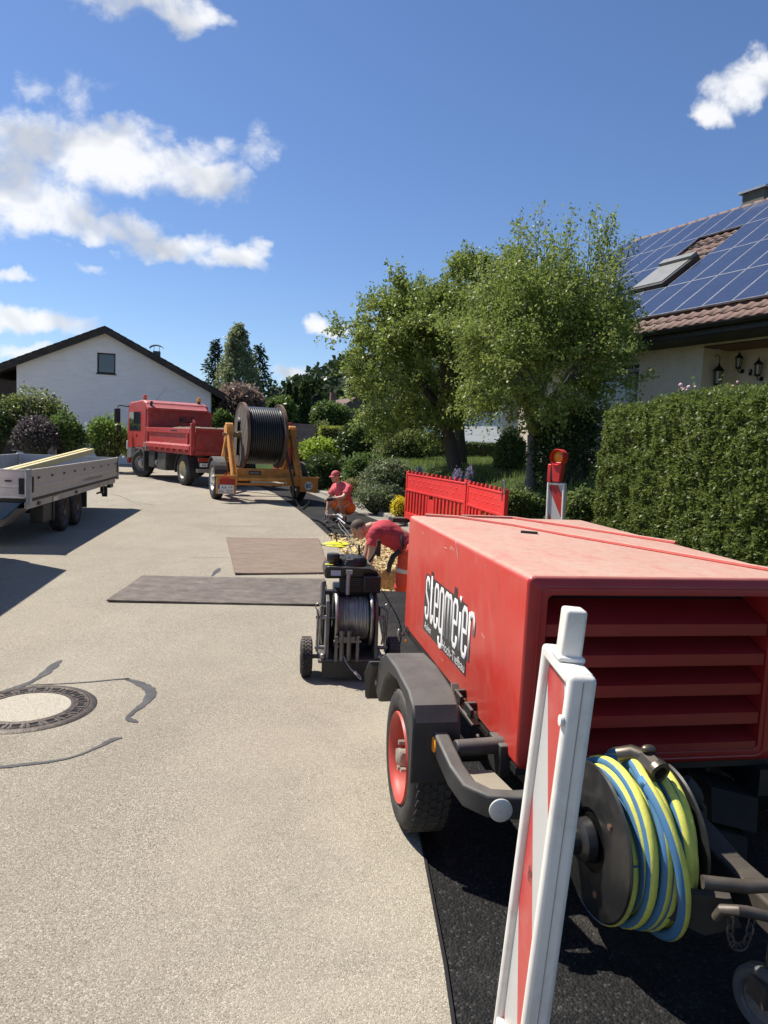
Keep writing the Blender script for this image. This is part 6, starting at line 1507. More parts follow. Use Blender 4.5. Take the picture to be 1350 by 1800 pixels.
def head(f, c, look, up, root, cap=None, hair=True, scale=1.0):
    c = Vector(c); y = Vector(look).normalized(); u = Vector(up); u = (u - y * u.dot(y)).normalized(); x = y.cross(u); Rm = Matrix((x, y, u)).transposed(); q = lambda a, b, d: c + Rm @ Vector((a, b, d)) * scale
    f.ell(c, (.076 * scale, .096 * scale, .105 * scale), Rm); f.ell(q(0, .028, -.055), (.058 * scale, .068 * scale, .062 * scale), Rm); f.ell(q(0, .072, -.093), (.028 * scale, .024 * scale, .022 * scale), Rm)
    f.cap(q(0, .092, .008), q(0, .113, -.028), .010 * scale, .016 * scale)         # nose
    f.cap(q(-.03, .086, .022), q(.03, .086, .022), .013 * scale, .013 * scale)      # brow
    for s in (-1, 1): f.ell(q(s * .078, -.005, -.012), (.012 * scale, .022 * scale, .034 * scale), Rm)  # ears
    for s in (-1, 1): MB().ball(q(s * .03, .088, .002), .009 * scale, 8, 6).build('eye', M_EYE, root)
    MB().tube([q(-.022, .092, -.058), q(0, .099, -.055), q(.022, .092, -.058)], .005 * scale, 6).build('mouth', M_LIP, root)
    if hair:
        h = Flesh(); h.ell(q(0, -.012, .016), (.081 * scale, .098 * scale, .098 * scale), Rm)
        o = h.mesh('hair'); bm = bmesh.new(); bm.from_mesh(o)
        kill = [v for v in bm.verts if (Rm.transposed() @ (v.co - c)).y > (.030 + .30 * (Rm.transposed() @ (v.co - c)).z) * scale or (Rm.transposed() @ (v.co - c)).z < -.02 * scale]
        bmesh.ops.delete(bm, geom=kill, context='VERTS'); bm.to_mesh(o); bm.free(); linkmesh('hair', o, M_HAIR, root, 180)
    if cap:
        k = Flesh(); k.ell(q(0, -.004, .030), (.086 * scale, .103 * scale, .092 * scale), Rm)
        me = k.mesh('cap'); bm = bmesh.new(); bm.from_mesh(me); bmesh.ops.delete(bm, geom=[v for v in bm.verts if (Rm.transposed() @ (v.co - c)).z < .022 * scale], context='VERTS'); bm.to_mesh(me); bm.free()
        o = linkmesh('cap', me, cap, root, 180); sd = o.modifiers.new('t', 'SOLIDIFY'); sd.thickness = .004
        vz = MB(); n = 9; P = []
        for i in range(n):
            t = -1 + 2 * i / (n - 1); P += [q(t * .07, .075 - .03 * t * t, .030), q(t * .075, .165 - .06 * t * t, .014 - .012 * t * t)]
        vz.add(P, [(2 * i, 2 * i + 1, 2 * i + 3, 2 * i + 2) for i in range(n - 1)]); v_ = vz.build('visor', cap, o, 180); sd = v_.modifiers.new('t', 'SOLIDIFY'); sd.thickness = .005

def squatting_man():
    root = empty('person', (-.90, 14.8, 0), 0, 'person in pink-red T-shirt, cap and orange shorts squatting by the roller stand', 'person')
    pel = V(.13, .06, .30); che = V(.0, -.01, .64); nek = V(-.06, -.04, .80)
    f = Flesh()
    f.ell(pel, (.16, .15, .13)); f.chain([pel, V(.08, .02, .46), che], [.135, .125, .14]); f.ell(che + V(0, 0, .04), (.17, .13, .15)); f.chain([che + V(-.02, 0, .12), nek, V(-.11, -.07, .90)], [.10, .058, .055])
    Ls, Le, Lw = V(.15, -.15, .73), V(.06, -.36, .55), V(-.18, -.33, .50)
    Rs, Re, Rw = V(-.14, .10, .73), V(-.26, .0, .50), V(-.28, -.12, .25)
    for S, E, W in ((Ls, Le, Lw), (Rs, Re, Rw)): f.chain([che + V(0, 0, .10), S, E, W], [.07, .064, .044, .029])
    hand(f, Lw, Le, (0, -.2, -1), .55); hand(f, Rw, Re, (.3, .3, 0), .5)
    LH, LK, LA, LT = V(.17, -.04, .28), V(-.01, -.27, .50), V(.08, -.14, .085), V(-.06, -.28, .035)
    RH, RK, RA, RT = V(.06, .12, .28), V(-.24, -.02, .42), V(-.04, .14, .09), V(-.16, .06, .035)
    for H, Kn, A, T in ((LH, LK, LA, LT), (RH, RK, RA, RT)): f.chain([H, Kn], [.095, .066]); f.chain([Kn, A.lerp(Kn, .55), A], [.060, .056, .036])
    head(f, V(-.135, -.09, .955), (-.72, -.66, -.16), (-.05, -.05, 1), root, cap=paint('pink_cap', (.55, .10, .11), .8, var=.15), hair=True, scale=1.0)
    f.skin('body', M_SKIN, root, .0075, 3)
    # T-shirt
    t = Flesh(); t.ell(che + V(0, 0, .045), (.185, .15, .165)); t.chain([V(.10, .03, .38), V(.08, .02, .46), che], [.150, .143, .155]); t.cap(che + V(-.02, 0, .10), nek + V(.0, .0, -.035), .11, .068, flat=True)
    for S, E in ((Ls, Le), (Rs, Re)): t.cap(che + V(0, 0, .10), S, .085, .082); t.tube([S, S.lerp(E, .72)], [.082, .076], 14)
    t.skin('tshirt', M_SHIRT2, root, .012, 2, .008, 2)
    b = Flesh(); b.ell(pel + V(0, 0, -.01), (.175, .165, .145))
    for H, Kn in ((LH, LK), (RH, RK)): b.cap(pel, H, .12, .115); b.tube([H, H.lerp(Kn, .80)], [.115, .095], 14)
    b.skin('shorts', M_SHORT, root, .012, 2, .010, 5)
    for H, Kn in ((LH, LK), (RH, RK)):
        a = H.lerp(Kn, .52); c = H.lerp(Kn, .62); MB().tube([a, c], [.112, .108], 16, caps=False).build('reflective_band', M_REFL, root)
    for A, T in ((LA, LT), (RA, RT)):
        s_ = Flesh(); s_.chain([A + V(0, 0, .03), A + V(0, 0, -.03), A.lerp(T, .6) + V(0, 0, -.01), T], [.05, .055, .048, .036]); s_.skin('shoe', M_SHOE, root, .01, 2)
    g = Flesh(); g.cap(Lw.lerp(Le, .15), Lw + (Lw - Le).normalized() * .07, .034, .046); g.skin('glove', M_GLOVE, root, .01, 2)
    MB().tube([Lw.lerp(Le, .25), Lw.lerp(Le, .33)], .036, 14, caps=False).build('watch', M_GLOVE, root)
squatting_man()

def bending_man():
    root = empty('person', (0, 8.9, 0), 0, 'person in red T-shirt standing in the trench and leaning forward on both hands', 'person')
    pel = V(.34, .0, .39); che = V(.02, .0, .575); nek = V(-.15, -.01, .635); hc = V(-.305, -.02, .605)
    f = Flesh()
    f.ell(pel, (.15, .17, .14)); f.chain([pel, V(.22, 0, .50), che], [.14, .13, .145]); f.ell(che + V(-.02, 0, 0), (.16, .18, .13)); f.chain([che + V(-.1, 0, .03), nek, hc + V(.07, 0, .0)], [.10, .062, .058])
    Ns, Ne, Nw = V(-.10, -.19, .575), V(-.135, -.215, .33), V(-.17, -.19, .085)
    Fs, Fe, Fw = V(-.10, .19, .585), V(-.19, .19, .33), V(-.235, .12, .085)
    for S, E, W in ((Ns, Ne, Nw), (Fs, Fe, Fw)): f.chain([che + V(-.06, 0, 0), S, S.lerp(E, .5), E, E.lerp(W, .35), W], [.08, .068, .060, .045, .047, .030])
    hand(f, Nw, Ne, (-1, .3, -.2), .7); hand(f, Fw, Fe, (-1, -.2, -.2), .7)
    legs = [(V(.33, s * .10, .34), V(.27, s * .13, -.12), V(.36, s * .13, -.56), V(.22, s * .15, -.62)) for s in (-1, 1)]
    for H, Kn, A, T in legs: f.chain([H, Kn, A], [.10, .07, .045])
    head(f, hc, (-.55, -.12, -.83), (-.83, -.05, .55), root, hair=True, scale=1.03)
    f.skin('body', M_SKIN, root, .0075, 3)
    t = Flesh(); t.ell(che + V(-.02, 0, .005), (.175, .20, .148)); t.chain([V(.27, 0, .43), V(.18, 0, .495), che], [.158, .152, .162]); t.cap(che + V(-.08, 0, .02), nek + V(.03, 0, -.005), .12, .075, flat=True)
    for S, E in ((Ns, Ne), (Fs, Fe)): t.cap(che + V(-.06, 0, 0), S, .095, .088); t.tube([S + V(0, 0, .01), S.lerp(E, .62)], [.088, .080], 14)
    t.skin('tshirt', M_SHIRT, root, .011, 2, .009, 1)
    b = Flesh(); b.ell(pel + V(.03, 0, -.02), (.165, .185, .15))
    for H, Kn, A, T in legs: b.cap(pel + V(.02, 0, -.02), H, .125, .125); b.chain([H, Kn, A.lerp(Kn, .55)], [.125, .095, .085])
    b.skin('trousers', M_TROU, root, .012, 2, .012, 4)
    for H, Kn, A, T in legs:
        k = Flesh(); k.chain([Kn + V(-.03, 0, -.10), A], [.088, .072]); k.skin('gaiter', M_GLOVE, root, .012, 2, .006, 6)
        s_ = Flesh(); s_.chain([A + V(0, 0, .05), A, A.lerp(T, .5), T], [.062, .06, .055, .042]); s_.skin('boot', M_SHOE, root, .011, 2)
        p = H.lerp(Kn, .45); MB().tube([p, H.lerp(Kn, .56)], [.122, .118], 16, caps=False).build('reflective_band', M_REFL, root)
    MB().tube([V(.25, .165 * math.cos(t), .44 + .155 * math.sin(t)) + V(.12 * math.sin(t) * -.3, 0, 0) for t in np.linspace(0, 2 * PI, 21)[:-1]], .018, 8, closed=True).build('belt', M_GLOVE, root)
    MB().tube([(.22, -.18, .37), (.14, -.20, .30), (.10, -.20, .20), (.09, -.20, .10)], [.03, .036, .034, .026], 10).build('tool_pouch', M_GLOVE, root)
bending_man()

# ================================================================== fence panels
M_FEN = paint('red_barrier_plastic', (.72, .03, .026), .45, var=.06, dirtamt=.08, dirt=(.4, .2, .15))
def barrier(loc, rz, L, label, tilt=0.0):
    root = empty('barrier_fence', loc, 0, label, 'barrier fence', 'red plastic barrier fences', (0, tilt, rz))
    H = 1.0
    MB().bb(0, L, -.02, .02, .62, .90).build('board', M_FEN, root, bevel=.006)
    for z0, z1 in ((.0, .14), (.575, .62), (.901, .93)): MB().bb(0, L, -.03, .03, z0, z1).build('rail', M_FEN, root, bevel=.006)
    for x in (0, L): MB().bb(x - .03, x + .03, -.032, .032, -.05, .97).build('post', M_FEN, root, bevel=.008)
    n = int(L / .21)
    for i in range(n + 1):
        x = .05 + (L - .1) * i / n; MB().lathe([(.028, 0), (.026, .045), (.018, .058), (.001, .06)], (x, 0, .93), (0, 0, 1), 10).build('stud', M_FEN, root)
    m = int(L / .165)
    for i in range(m):
        x = .10 + (L - .2) * i / (m - 1)
        if abs(x - L * .47) < .17: continue
        MB().bb(x - .040, x + .040, -.018, .018, .14, .575).build('slat', M_FEN, root, bevel=.008)
    MB().bb(L * .47 - .16, L * .47 + .16, -.02, .02, .14, .50).bb(L * .47 - .16, L * .47 - .11, -.02, .02, .50, .575).bb(L * .47 + .11, L * .47 + .16, -.02, .02, .50, .575).build('inset_panel', M_FEN, root)
    k = int(L / .26)
    for j, z in enumerate((.81, .72)):
        for i in range(k):
            x = .18 + (L - .3) * (i + .5 * j) / k
            MB().lathe([(.017, 0), (.012, .008), (.001, .009)], (x, -.0205, z), (0, -1, 0), 8).build('dimple', M_FEN, root)
    return root
A, B_, C_ = V(.46, 14.6), V(1.38, 11.85), V(1.70, 10.1)
d1 = B_ - A; d2 = C_ - B_
barrier((A.x, A.y, .16), math.atan2(d1.y, d1.x), d1.length - .04, 'red plastic barrier fence with slats beside the yellow flowers')
f2 = barrier((B_.x + .02, B_.y - .05, .14), math.atan2(d2.y, d2.x), d2.length, 'red plastic barrier fence panel joined nearer the warning lamp')
MB().tube([(d2.length - .05, -.04, .80), (d2.length - .05, -.05, 1.05), (d2.length - .03, -.05, 1.10), (d2.length + .03, -.05, 1.10), (d2.length + .05, -.05, 1.05), (d2.length + .05, -.04, .90)], .011, 8).build('fence_hook', M_STEEL, f2)
MB().tube([(-.05, .06 * math.cos(t), .93 + .03 * math.sin(t)) for t in np.linspace(0, 2 * PI, 13)[:-1]], .010, 6, closed=True).build('fence_clip', M_STEEL, f2)
for q in (A, B_, C_):
    g = empty('fence_foot', (q.x, q.y, .085), math.atan2(d1.y, d1.x) + PI / 2, 'black foot block under the %s end of the red fences' % {0: 'far', 1: 'middle', 2: 'near'}[(A, B_, C_).index(q)], 'fence foot', 'fence feet')
    MB().prism([(-.35, -.15, 0), (.35, -.15, 0), (.32, -.13, .09), (-.32, -.13, .09)], (0, .28, 0)).build('foot_block', M_BLK, g)

# ================================================================== roller stand, yellow disc, pulling wire
rs = empty('roller_stand', (-.97, 14.0, 0), math.radians(15), 'low steel roller stand on the asphalt beside the squatting person', 'roller stand')
for s in (-1, 1):
    MB().tube([(s * .16, -.20, .01), (s * .15, -.20, .22), (s * .15, .20, .22), (s * .16, .20, .01)], .016, 8).build('frame', M_STEEL, rs)
    MB().box((s * .16, -.20, .012), (.12, .08, .02)).build('foot_pad', M_STEEL, rs)
for y, z in ((-.14, .19), (.14, .19)): MB().lathe([(.045, -.14), (.035, -.05), (.03, 0), (.035, .05), (.045, .14)], (0, y, z), (1, 0, 0), 16).build('roller', M_STEEL, rs)
MB().bb(-.20, .20, -.22, -.16, .22, .245).build('cross_bar', M_STEEL, rs)
MB().tube([(-.05, -.1, .24), (.05, -.3, .16), (.12, -.45, .10)], .018, 8).tube([(.02, -.16, .25), (.10, -.3, .20)], .024, 8).build('swivel', paint('white_swivel', (.6, .6, .57), .4, .4), rs)
yd = empty('yellow_disc', (-.74, 11.45, .0), .3, 'bright yellow disc with black handle lying by the trench', 'disc')
MB().lathe([(.001, .055), (.10, .052), (.20, .03), (.235, .012), (.235, .0)], seg=32).build('disc_plate', paint('signal_yellow', (.78, .74, .02), .45, dirtamt=.1), yd)
MB().tube([(.0, 0, .05), (-.02, .0, .12), (-.03, 0, .19)], .012, 8).bb(-.05, -.01, -.04, .04, .185, .215).build('handle', M_BLKM, yd)
MB().tube([(-.27, -.03, .01), (-.1, -.18, .03), (.1, -.2, .03), (.28, -.04, .02)], .009, 6).build('strap', M_BLKM, yd)
# pulling wire from the winch to the swivel
wr = empty('pulling_wire', (-.2, 5.3, .5), 0, 'thin steel pulling wire running from the winch past the trench to the stand', 'wire')
P = [V(-.15, 5.25, .40), V(-.10, 6.6, .50), V(-.16, 8.0, .34), V(-.32, 9.6, .22), V(-.55, 11.5, .18), V(-.80, 13.2, .16), V(-.86, 13.65, .14)]
MB().tube([p - wr.location for p in bez(P, 8)], .006, 6).build('wire', M_STEEL, wr)
P = [V(-.30, 9.55, .10), V(-.50, 10.6, .08), V(-.58, 11.8, .10), V(-.78, 13.0, .08), V(-.88, 13.7, .10)]
MB().tube([p - wr.location for p in bez(P, 8)], .007, 6).build('wire', M_STEEL, wr)
ld = empty('guide_fork', (-.24, 9.15, .0), .4, 'small black guide fork standing beside the leaning person', 'guide fork')
MB().tube([(0, 0, -.04), (.02, 0, .16), (.0, 0, .34)], .018, 8).tube([(0, 0, .18), (-.06, 0, .24), (-.07, 0, .36)], .016, 8).build('fork', M_BLKM, ld); MB().lathe([(.05, -.02), (.03, 0), (.05, .02)], (-.0, 0, .22), (0, 1, 0), 14).build('pulley', M_BLKM, ld)
# folded parasol behind the trailer
pu = empty('folded_parasol', (-13.0, 27.6, 0), 0, 'folded grey garden parasol standing before the bushes', 'parasol')
MB().cyl((0, 0, 0), (0, 0, 2.0), .025, 10).build('pole', M_STEEL, pu)
mb = MB(); vs = []; n = 14
for j, (z, r) in enumerate(((.55, .17), (.9, .16), (1.3, .14), (1.6, .10), (1.78, .05), (1.82, .01))):
    for i in range(n): a = 2 * PI * i / n; q = r * (1 + .28 * (-1) ** i); vs.append((q * math.cos(a), q * math.sin(a), z))
mb.add(vs, [(j * n + i, j * n + (i + 1) % n, (j + 1) * n + (i + 1) % n, (j + 1) * n + i) for j in range(5) for i in range(n)]); mb.build('canopy', paint('parasol_grey', (.24, .24, .25), .9), pu, smooth=60)
# ================================================================== vegetation
LEAF = {
 'leaf_olive': ((.045, .060, .016), (.135, .160, .045), (.20, .21, .08)), 'leaf_mid': ((.028, .050, .012), (.085, .130, .030), (.15, .19, .06)),
 'leaf_mid2': ((.040, .062, .014), (.12, .155, .04), (.24, .25, .12)), 'leaf_dark': ((.014, .026, .009), (.050, .075, .022), (.10, .125, .04)),
 'leaf_dark2': ((.018, .034, .010), (.055, .085, .022), (.10, .13, .04)), 'leaf_bright': ((.040, .075, .014), (.12, .185, .035), (.19, .25, .06)),
 'leaf_yellow': ((.08, .10, .015), (.22, .24, .04), (.32, .32, .07)), 'leaf_lime': ((.05, .085, .012), (.22, .29, .035), (.40, .44, .06)),
 'leaf_purple': ((.022, .018, .022), (.085, .068, .070), (.20, .19, .16)), 'leaf_pinkbrown': ((.075, .055, .040), (.20, .145, .115), (.30, .24, .20)),
 'leaf_grey': ((.040, .055, .022), (.12, .145, .065), (.40, .42, .30)), 'leaf_dry': ((.10, .095, .035), (.22, .20, .085), (.34, .30, .16)),
 'leaf_flower_yellow': ((.10, .12, .02), (.60, .44, .02), (.80, .60, .03)), 'leaf_flower_purple': ((.06, .08, .03), (.20, .16, .33), (.34, .30, .46)),
 'leaf_fruit': ((.055, .072, .015), (.16, .20, .042), (.26, .295, .085)), 'leaf_fruit2': ((.055, .075, .015), (.165, .205, .045), (.26, .30, .085)),
 'leaf_hedge': ((.034, .044, .009), (.105, .138, .030), (.19, .215, .06)), 'leaf_spruce': ((.008, .018, .012), (.030, .048, .030), (.05, .07, .045)), 'leaf_birch': ((.075, .090, .045), (.19, .21, .10), (.28, .30, .17)),
}
for k_, (a_, b_, c_) in LEAF.items(): leaf_mat(k_, a_, b_, c_, .30 if 'dark' not in k_ else .18)
M_CORE = paint('inner_twigs', (.030, .036, .014), .95, var=.3, dirtamt=.2)
M_BARK = bark_mat('dark_bark'); M_BARK2 = bark_mat('grey_bark', (.10, .095, .08), (.22, .21, .18))
def noise3(p, f, seed=0):
    """cheap smooth pseudo-noise for numpy points"""
    a = p * f + seed
    return (np.sin(a[:, 0] * 1.7 + 1.3 * np.sin(a[:, 1] * 1.1 + seed)) + np.sin(a[:, 1] * 1.9 + 1.1 * np.sin(a[:, 2] * 1.3)) + np.sin(a[:, 2] * 2.1 + 1.2 * np.sin(a[:, 0] * .9 + 2))) / 3
def shrub(name, label, cat, group, c, r, mat, n, leaf, shape):
    rng = np.random.default_rng(abs(hash(label)) % 1000 if False else sum(map(ord, label)))
    root = empty(name, (c[0], c[1], c[2] - .15), 0, label, cat, group)
    rx, ry, h = r[0], max(r[1], .25), r[2] + .15
    if shape == 'e':
        nl = 6; ps = []; os_ = []
        for li in range(nl):
            k = n // nl; d = rand_dirs(k, rng); d[:, 2] = np.where(d[:, 2] < -.45, -d[:, 2], d[:, 2])
            if li == 0: off = np.zeros(3); f_ = .80
            else: a_ = 2 * PI * (li + rng.random() * .7) / (nl - 1); off = np.array([rx * .42 * math.cos(a_), ry * .42 * math.sin(a_), h * (.22 * rng.random() - .10)]); f_ = .46 + .20 * rng.random()
            lump = 1 + .14 * noise3(d, 4.2, rng.random() * 9) + .10 * noise3(d, 9.5, rng.random() * 9); depth = 1 - np.abs(rng.normal(0, .15, k)) + .12 * rng.random(k) ** 8
            q = d * np.array([rx, ry, h * .58]) * f_ * (lump * depth)[:, None] + off; q[:, 2] += h * .46; ps.append(q); os_.append(d)
        p = np.concatenate(ps); out = np.concatenate(os_); n = len(p)
    elif shape == 'c':
        t = rng.random(n) ** .75; a = rng.random(n) * 2 * PI; rr_ = (1 - t) ** .6 * (1 - np.abs(rng.normal(0, .2, n))) * (1 + .15 * np.sin(t * 40))
        p = np.stack([rx * rr_ * np.cos(a), ry * rr_ * np.sin(a), h * (.02 + t * .98)], 1); out = np.stack([np.cos(a), np.sin(a), np.full(n, .6)], 1)
    else:
        u = rng.random((n, 3)) * 2 - 1; ax = rng.choice(3, n, p=[.2, .35, .45]); sgn = np.where(rng.random(n) < .5, -1, 1); sgn = np.where(ax == 2, 1, sgn)
        out = np.zeros((n, 3)); out[np.arange(n), ax] = sgn; u[np.arange(n), ax] = sgn * (1 - np.abs(rng.normal(0, .06, n)))
        p = u * np.array([rx, ry, h / 2]) * (1 + .03 * noise3(u, 6)[:, None]); p[:, 2] += h / 2
    p[:, 2] = np.maximum(p[:, 2], .02)
    linkmesh('foliage', leaf_mesh('foliage', p, leaf, out * .5, aspect=.55, rng=rng), MATS[mat], root)
    k = .80 if shape != 'c' else .6
    mb = MB()
    if shape == 'b': mb.bb(-rx * .93, rx * .93, -ry * .9, ry * .9, 0, h * .94)
    elif shape == 'c': mb.lathe([(rx * .55, 0), (rx * .5, h * .3), (rx * .25, h * .75), (.001, h * .93)], seg=10)
    else: mb.ball((0, 0, h * .44), (rx * .60, ry * .60, h * .36), 14, 9)
    mb.build('inner_twigs', M_CORE, root)
    return root
SHRUBS = [
    ('bush', 'tall olive green bush at the left edge before the white house', 'bush', 'bushes before the white house', (-14.43, 29.00, 0.39), (1.55, 1.24, 3.17), 'leaf_olive', 9000, 0.130, 'e'),
    ('bush', 'dark purple-leaved bush in front of the olive bush', 'bush', 'bushes before the white house', (-13.52, 27.60, 0.33), (0.99, 0.79, 1.97), 'leaf_purple', 5500, 0.120, 'e'),
    ('bush', 'mid green bush beside the folded parasol', 'bush', 'bushes before the white house', (-12.78, 28.20, 0.44), (0.88, 0.79, 2.06), 'leaf_mid', 5200, 0.130, 'e'),
    ('bush', 'round bright green bush just left of the truck', 'bush', 'bushes before the white house', (-11.28, 28.80, 0.33), (1.01, 0.91, 2.13), 'leaf_bright', 6500, 0.110, 'e'),
    ('bush', 'small yellow-green bush behind the truck mirror', 'bush', 'bushes before the white house', (-10.76, 30.00, 0.39), (0.41, 0.37, 1.29), 'leaf_yellow', 1600, 0.120, 'e'),
    ('bush', 'dark bush cut by the left picture edge', 'bush', 'bushes before the white house', (-15.59, 28.00, 0.23), (0.96, 0.87, 2.49), 'leaf_dark', 4000, 0.130, 'e'),
    ('shrub', 'brown-pink flowering shrub above the truck bed', 'shrub', 'trees and shrubs up the street', (-8.68, 42.00, 2.23), (1.70, 1.36, 2.71), 'leaf_pinkbrown', 9000, 0.200, 'e'),
    ('shrub', 'pale green bush between truck and cable drum', 'shrub', 'trees and shrubs up the street', (-8.34, 36.00, 1.77), (0.54, 0.44, 1.31), 'leaf_mid', 2200, 0.160, 'e'),
    ('shrub', 'loose green shrub right of the brown-pink shrub', 'shrub', 'trees and shrubs up the street', (-6.93, 45.00, 1.84), (1.18, 0.94, 2.59), 'leaf_mid', 5000, 0.220, 'e'),
    ('thuja', 'narrow dark columnar thuja, taller of a pair', 'conifer', 'trees and shrubs up the street', (-7.00, 50.00, 2.49), (0.40, 0.36, 2.99), 'leaf_dark', 2600, 0.180, 'c'),
    ('thuja', 'narrow dark columnar thuja, shorter of a pair', 'conifer', 'trees and shrubs up the street', (-6.59, 50.50, 2.52), (0.32, 0.29, 2.78), 'leaf_dark', 2000, 0.180, 'c'),
    ('thuja', 'broad dark cone-shaped conifer behind the shrubs', 'conifer', 'trees and shrubs up the street', (-6.13, 52.00, 2.57), (0.70, 0.63, 3.19), 'leaf_dark2', 3600, 0.220, 'c'),
    ('shrub', 'rounded shrub below the far brown roof', 'shrub', 'trees and shrubs up the street', (-3.46, 44.00, 1.99), (1.35, 1.08, 2.12), 'leaf_mid', 5200, 0.200, 'e'),
    ('shrub', 'trimmed upright ball hedge bush up the street', 'shrub', 'trees and shrubs up the street', (-3.00, 33.00, 1.24), (0.45, 0.40, 1.46), 'leaf_olive', 3000, 0.100, 'e'),
    ('hedge', 'low trimmed yellow-green hedge up the street', 'hedge', 'trees and shrubs up the street', (-1.66, 30.00, 1.09), (1.17, 0.70, 1.14), 'leaf_yellow', 6000, 0.090, 'b'),
    ('shrub', 'bright yellow-green bush beside the orange trailer arm', 'shrub', 'garden plants on the bank', (-2.31, 25.00, 0.85), (0.80, 0.72, 1.01), 'leaf_lime', 5200, 0.100, 'e'),
    ('shrub', 'dark hanging shrub on the bank behind the squatting person', 'shrub', 'garden plants on the bank', (-1.99, 23.00, -0.20), (0.77, 0.54, 1.55), 'leaf_dark2', 7500, 0.080, 'e'),
    ('shrub', 'loose green shrub behind the squatting person cap', 'shrub', 'garden plants on the bank', (-0.64, 21.00, 0.26), (0.74, 0.59, 1.21), 'leaf_mid', 6500, 0.080, 'e'),
    ('shrub', 'dark shrub below the leftmost fruit tree', 'shrub', 'garden plants on the bank', (-1.08, 25.00, 0.97), (0.83, 0.66, 1.53), 'leaf_dark2', 6500, 0.100, 'e'),
    ('shrub', 'speckled grey-green shrub left of the red fence', 'shrub', 'garden plants on the bank', (0.12, 18.00, 0.35), (0.75, 0.60, 1.07), 'leaf_grey', 9000, 0.065, 'e'),
    ('shrub', 'light flowering shrub behind the speckled shrub', 'shrub', 'garden plants on the bank', (0.60, 23.00, 0.95), (1.04, 0.73, 1.24), 'leaf_olive', 7000, 0.090, 'e'),
    ('juniper', 'low spreading juniper between shrub and yellow flowers', 'shrub', 'garden plants on the bank', (-0.07, 16.60, 0.07), (0.71, 0.49, 0.72), 'leaf_grey', 9000, 0.050, 'e'),
    ('ground_cover', 'low tuft of greenery at the kerb behind the squatting person', 'ground cover', 'garden plants on the bank', (-0.76, 19.40, 0.20), (0.44, 0.22, 0.53), 'leaf_dry', 4000, 0.050, 'e'),
    ('flower_clump', 'clump of small yellow flowers at the foot of the red fence', 'flowers', 'garden plants on the bank', (0.34, 15.00, 0.17), (0.22, 0.17, 0.48), 'leaf_flower_yellow', 3500, 0.035, 'e'),
    ('shrub', 'rounded shrub with one red rose under the slim tree', 'shrub', 'garden plants on the bank', (2.68, 15.50, 1.05), (0.38, 0.34, 1.20), 'leaf_mid', 7500, 0.060, 'e'),
    ('shrub', 'large dark shrub between the slim tree and the big hedge', 'shrub', 'garden plants on the bank', (3.11, 12.40, 0.63), (0.68, 0.48, 2.07), 'leaf_dark', 15000, 0.055, 'e'),
    ('ground_cover', 'leafy ground cover between red fence and lamp beacon', 'ground cover', 'garden plants on the bank', (2.17, 11.20, 0.47), (0.46, 0.23, 0.66), 'leaf_mid2', 9000, 0.045, 'e'),
    ('ground_cover', 'grassy ground cover right of the lamp beacon', 'ground cover', 'garden plants on the bank', (2.64, 9.60, 0.61), (0.35, 0.18, 0.64), 'leaf_mid2', 9000, 0.050, 'e'),
    ('hedge', 'low dark hedge behind the lawn, before the white garden house', 'hedge', 'garden plants on the bank', (2.75, 27.00, 1.09), (1.56, 0.47, 0.73), 'leaf_dark2', 8000, 0.070, 'b'),
    ('lavender', 'small purple flower spikes above the red fence, nearest its left end', 'flowers', 'purple flowers behind the fence', (0.72, 15.20, 0.86), (0.11, 0.10, 0.41), 'leaf_flower_purple', 500, 0.030, 'e'),
    ('lavender', 'small purple flower spikes above the middle of the red fence', 'flowers', 'purple flowers behind the fence', (1.38, 13.60, 0.98), (0.10, 0.09, 0.35), 'leaf_flower_purple', 500, 0.030, 'e'),
    ('lavender', 'small purple flower spikes above the joint of the red fences', 'flowers', 'purple flowers behind the fence', (1.55, 13.20, 1.01), (0.07, 0.07, 0.40), 'leaf_flower_purple', 400, 0.030, 'e'),
]
for a_ in SHRUBS: shrub(*a_)
# ---- a red rose in the shrub under the slim tree
rz_ = empty('rose', (3.15, 15.0, 2.15), 0, 'single red rose in the shrub under the slim tree', 'flower')
MB().ball((0, 0, 0), (.06, .06, .05), 10, 7).build('blossom', paint('rose_red', (.6, .03, .03), .6), rz_); MB().cyl((0, 0, -.5), (0, 0, 0), .008, 6).build('stem', M_BARK, rz_)

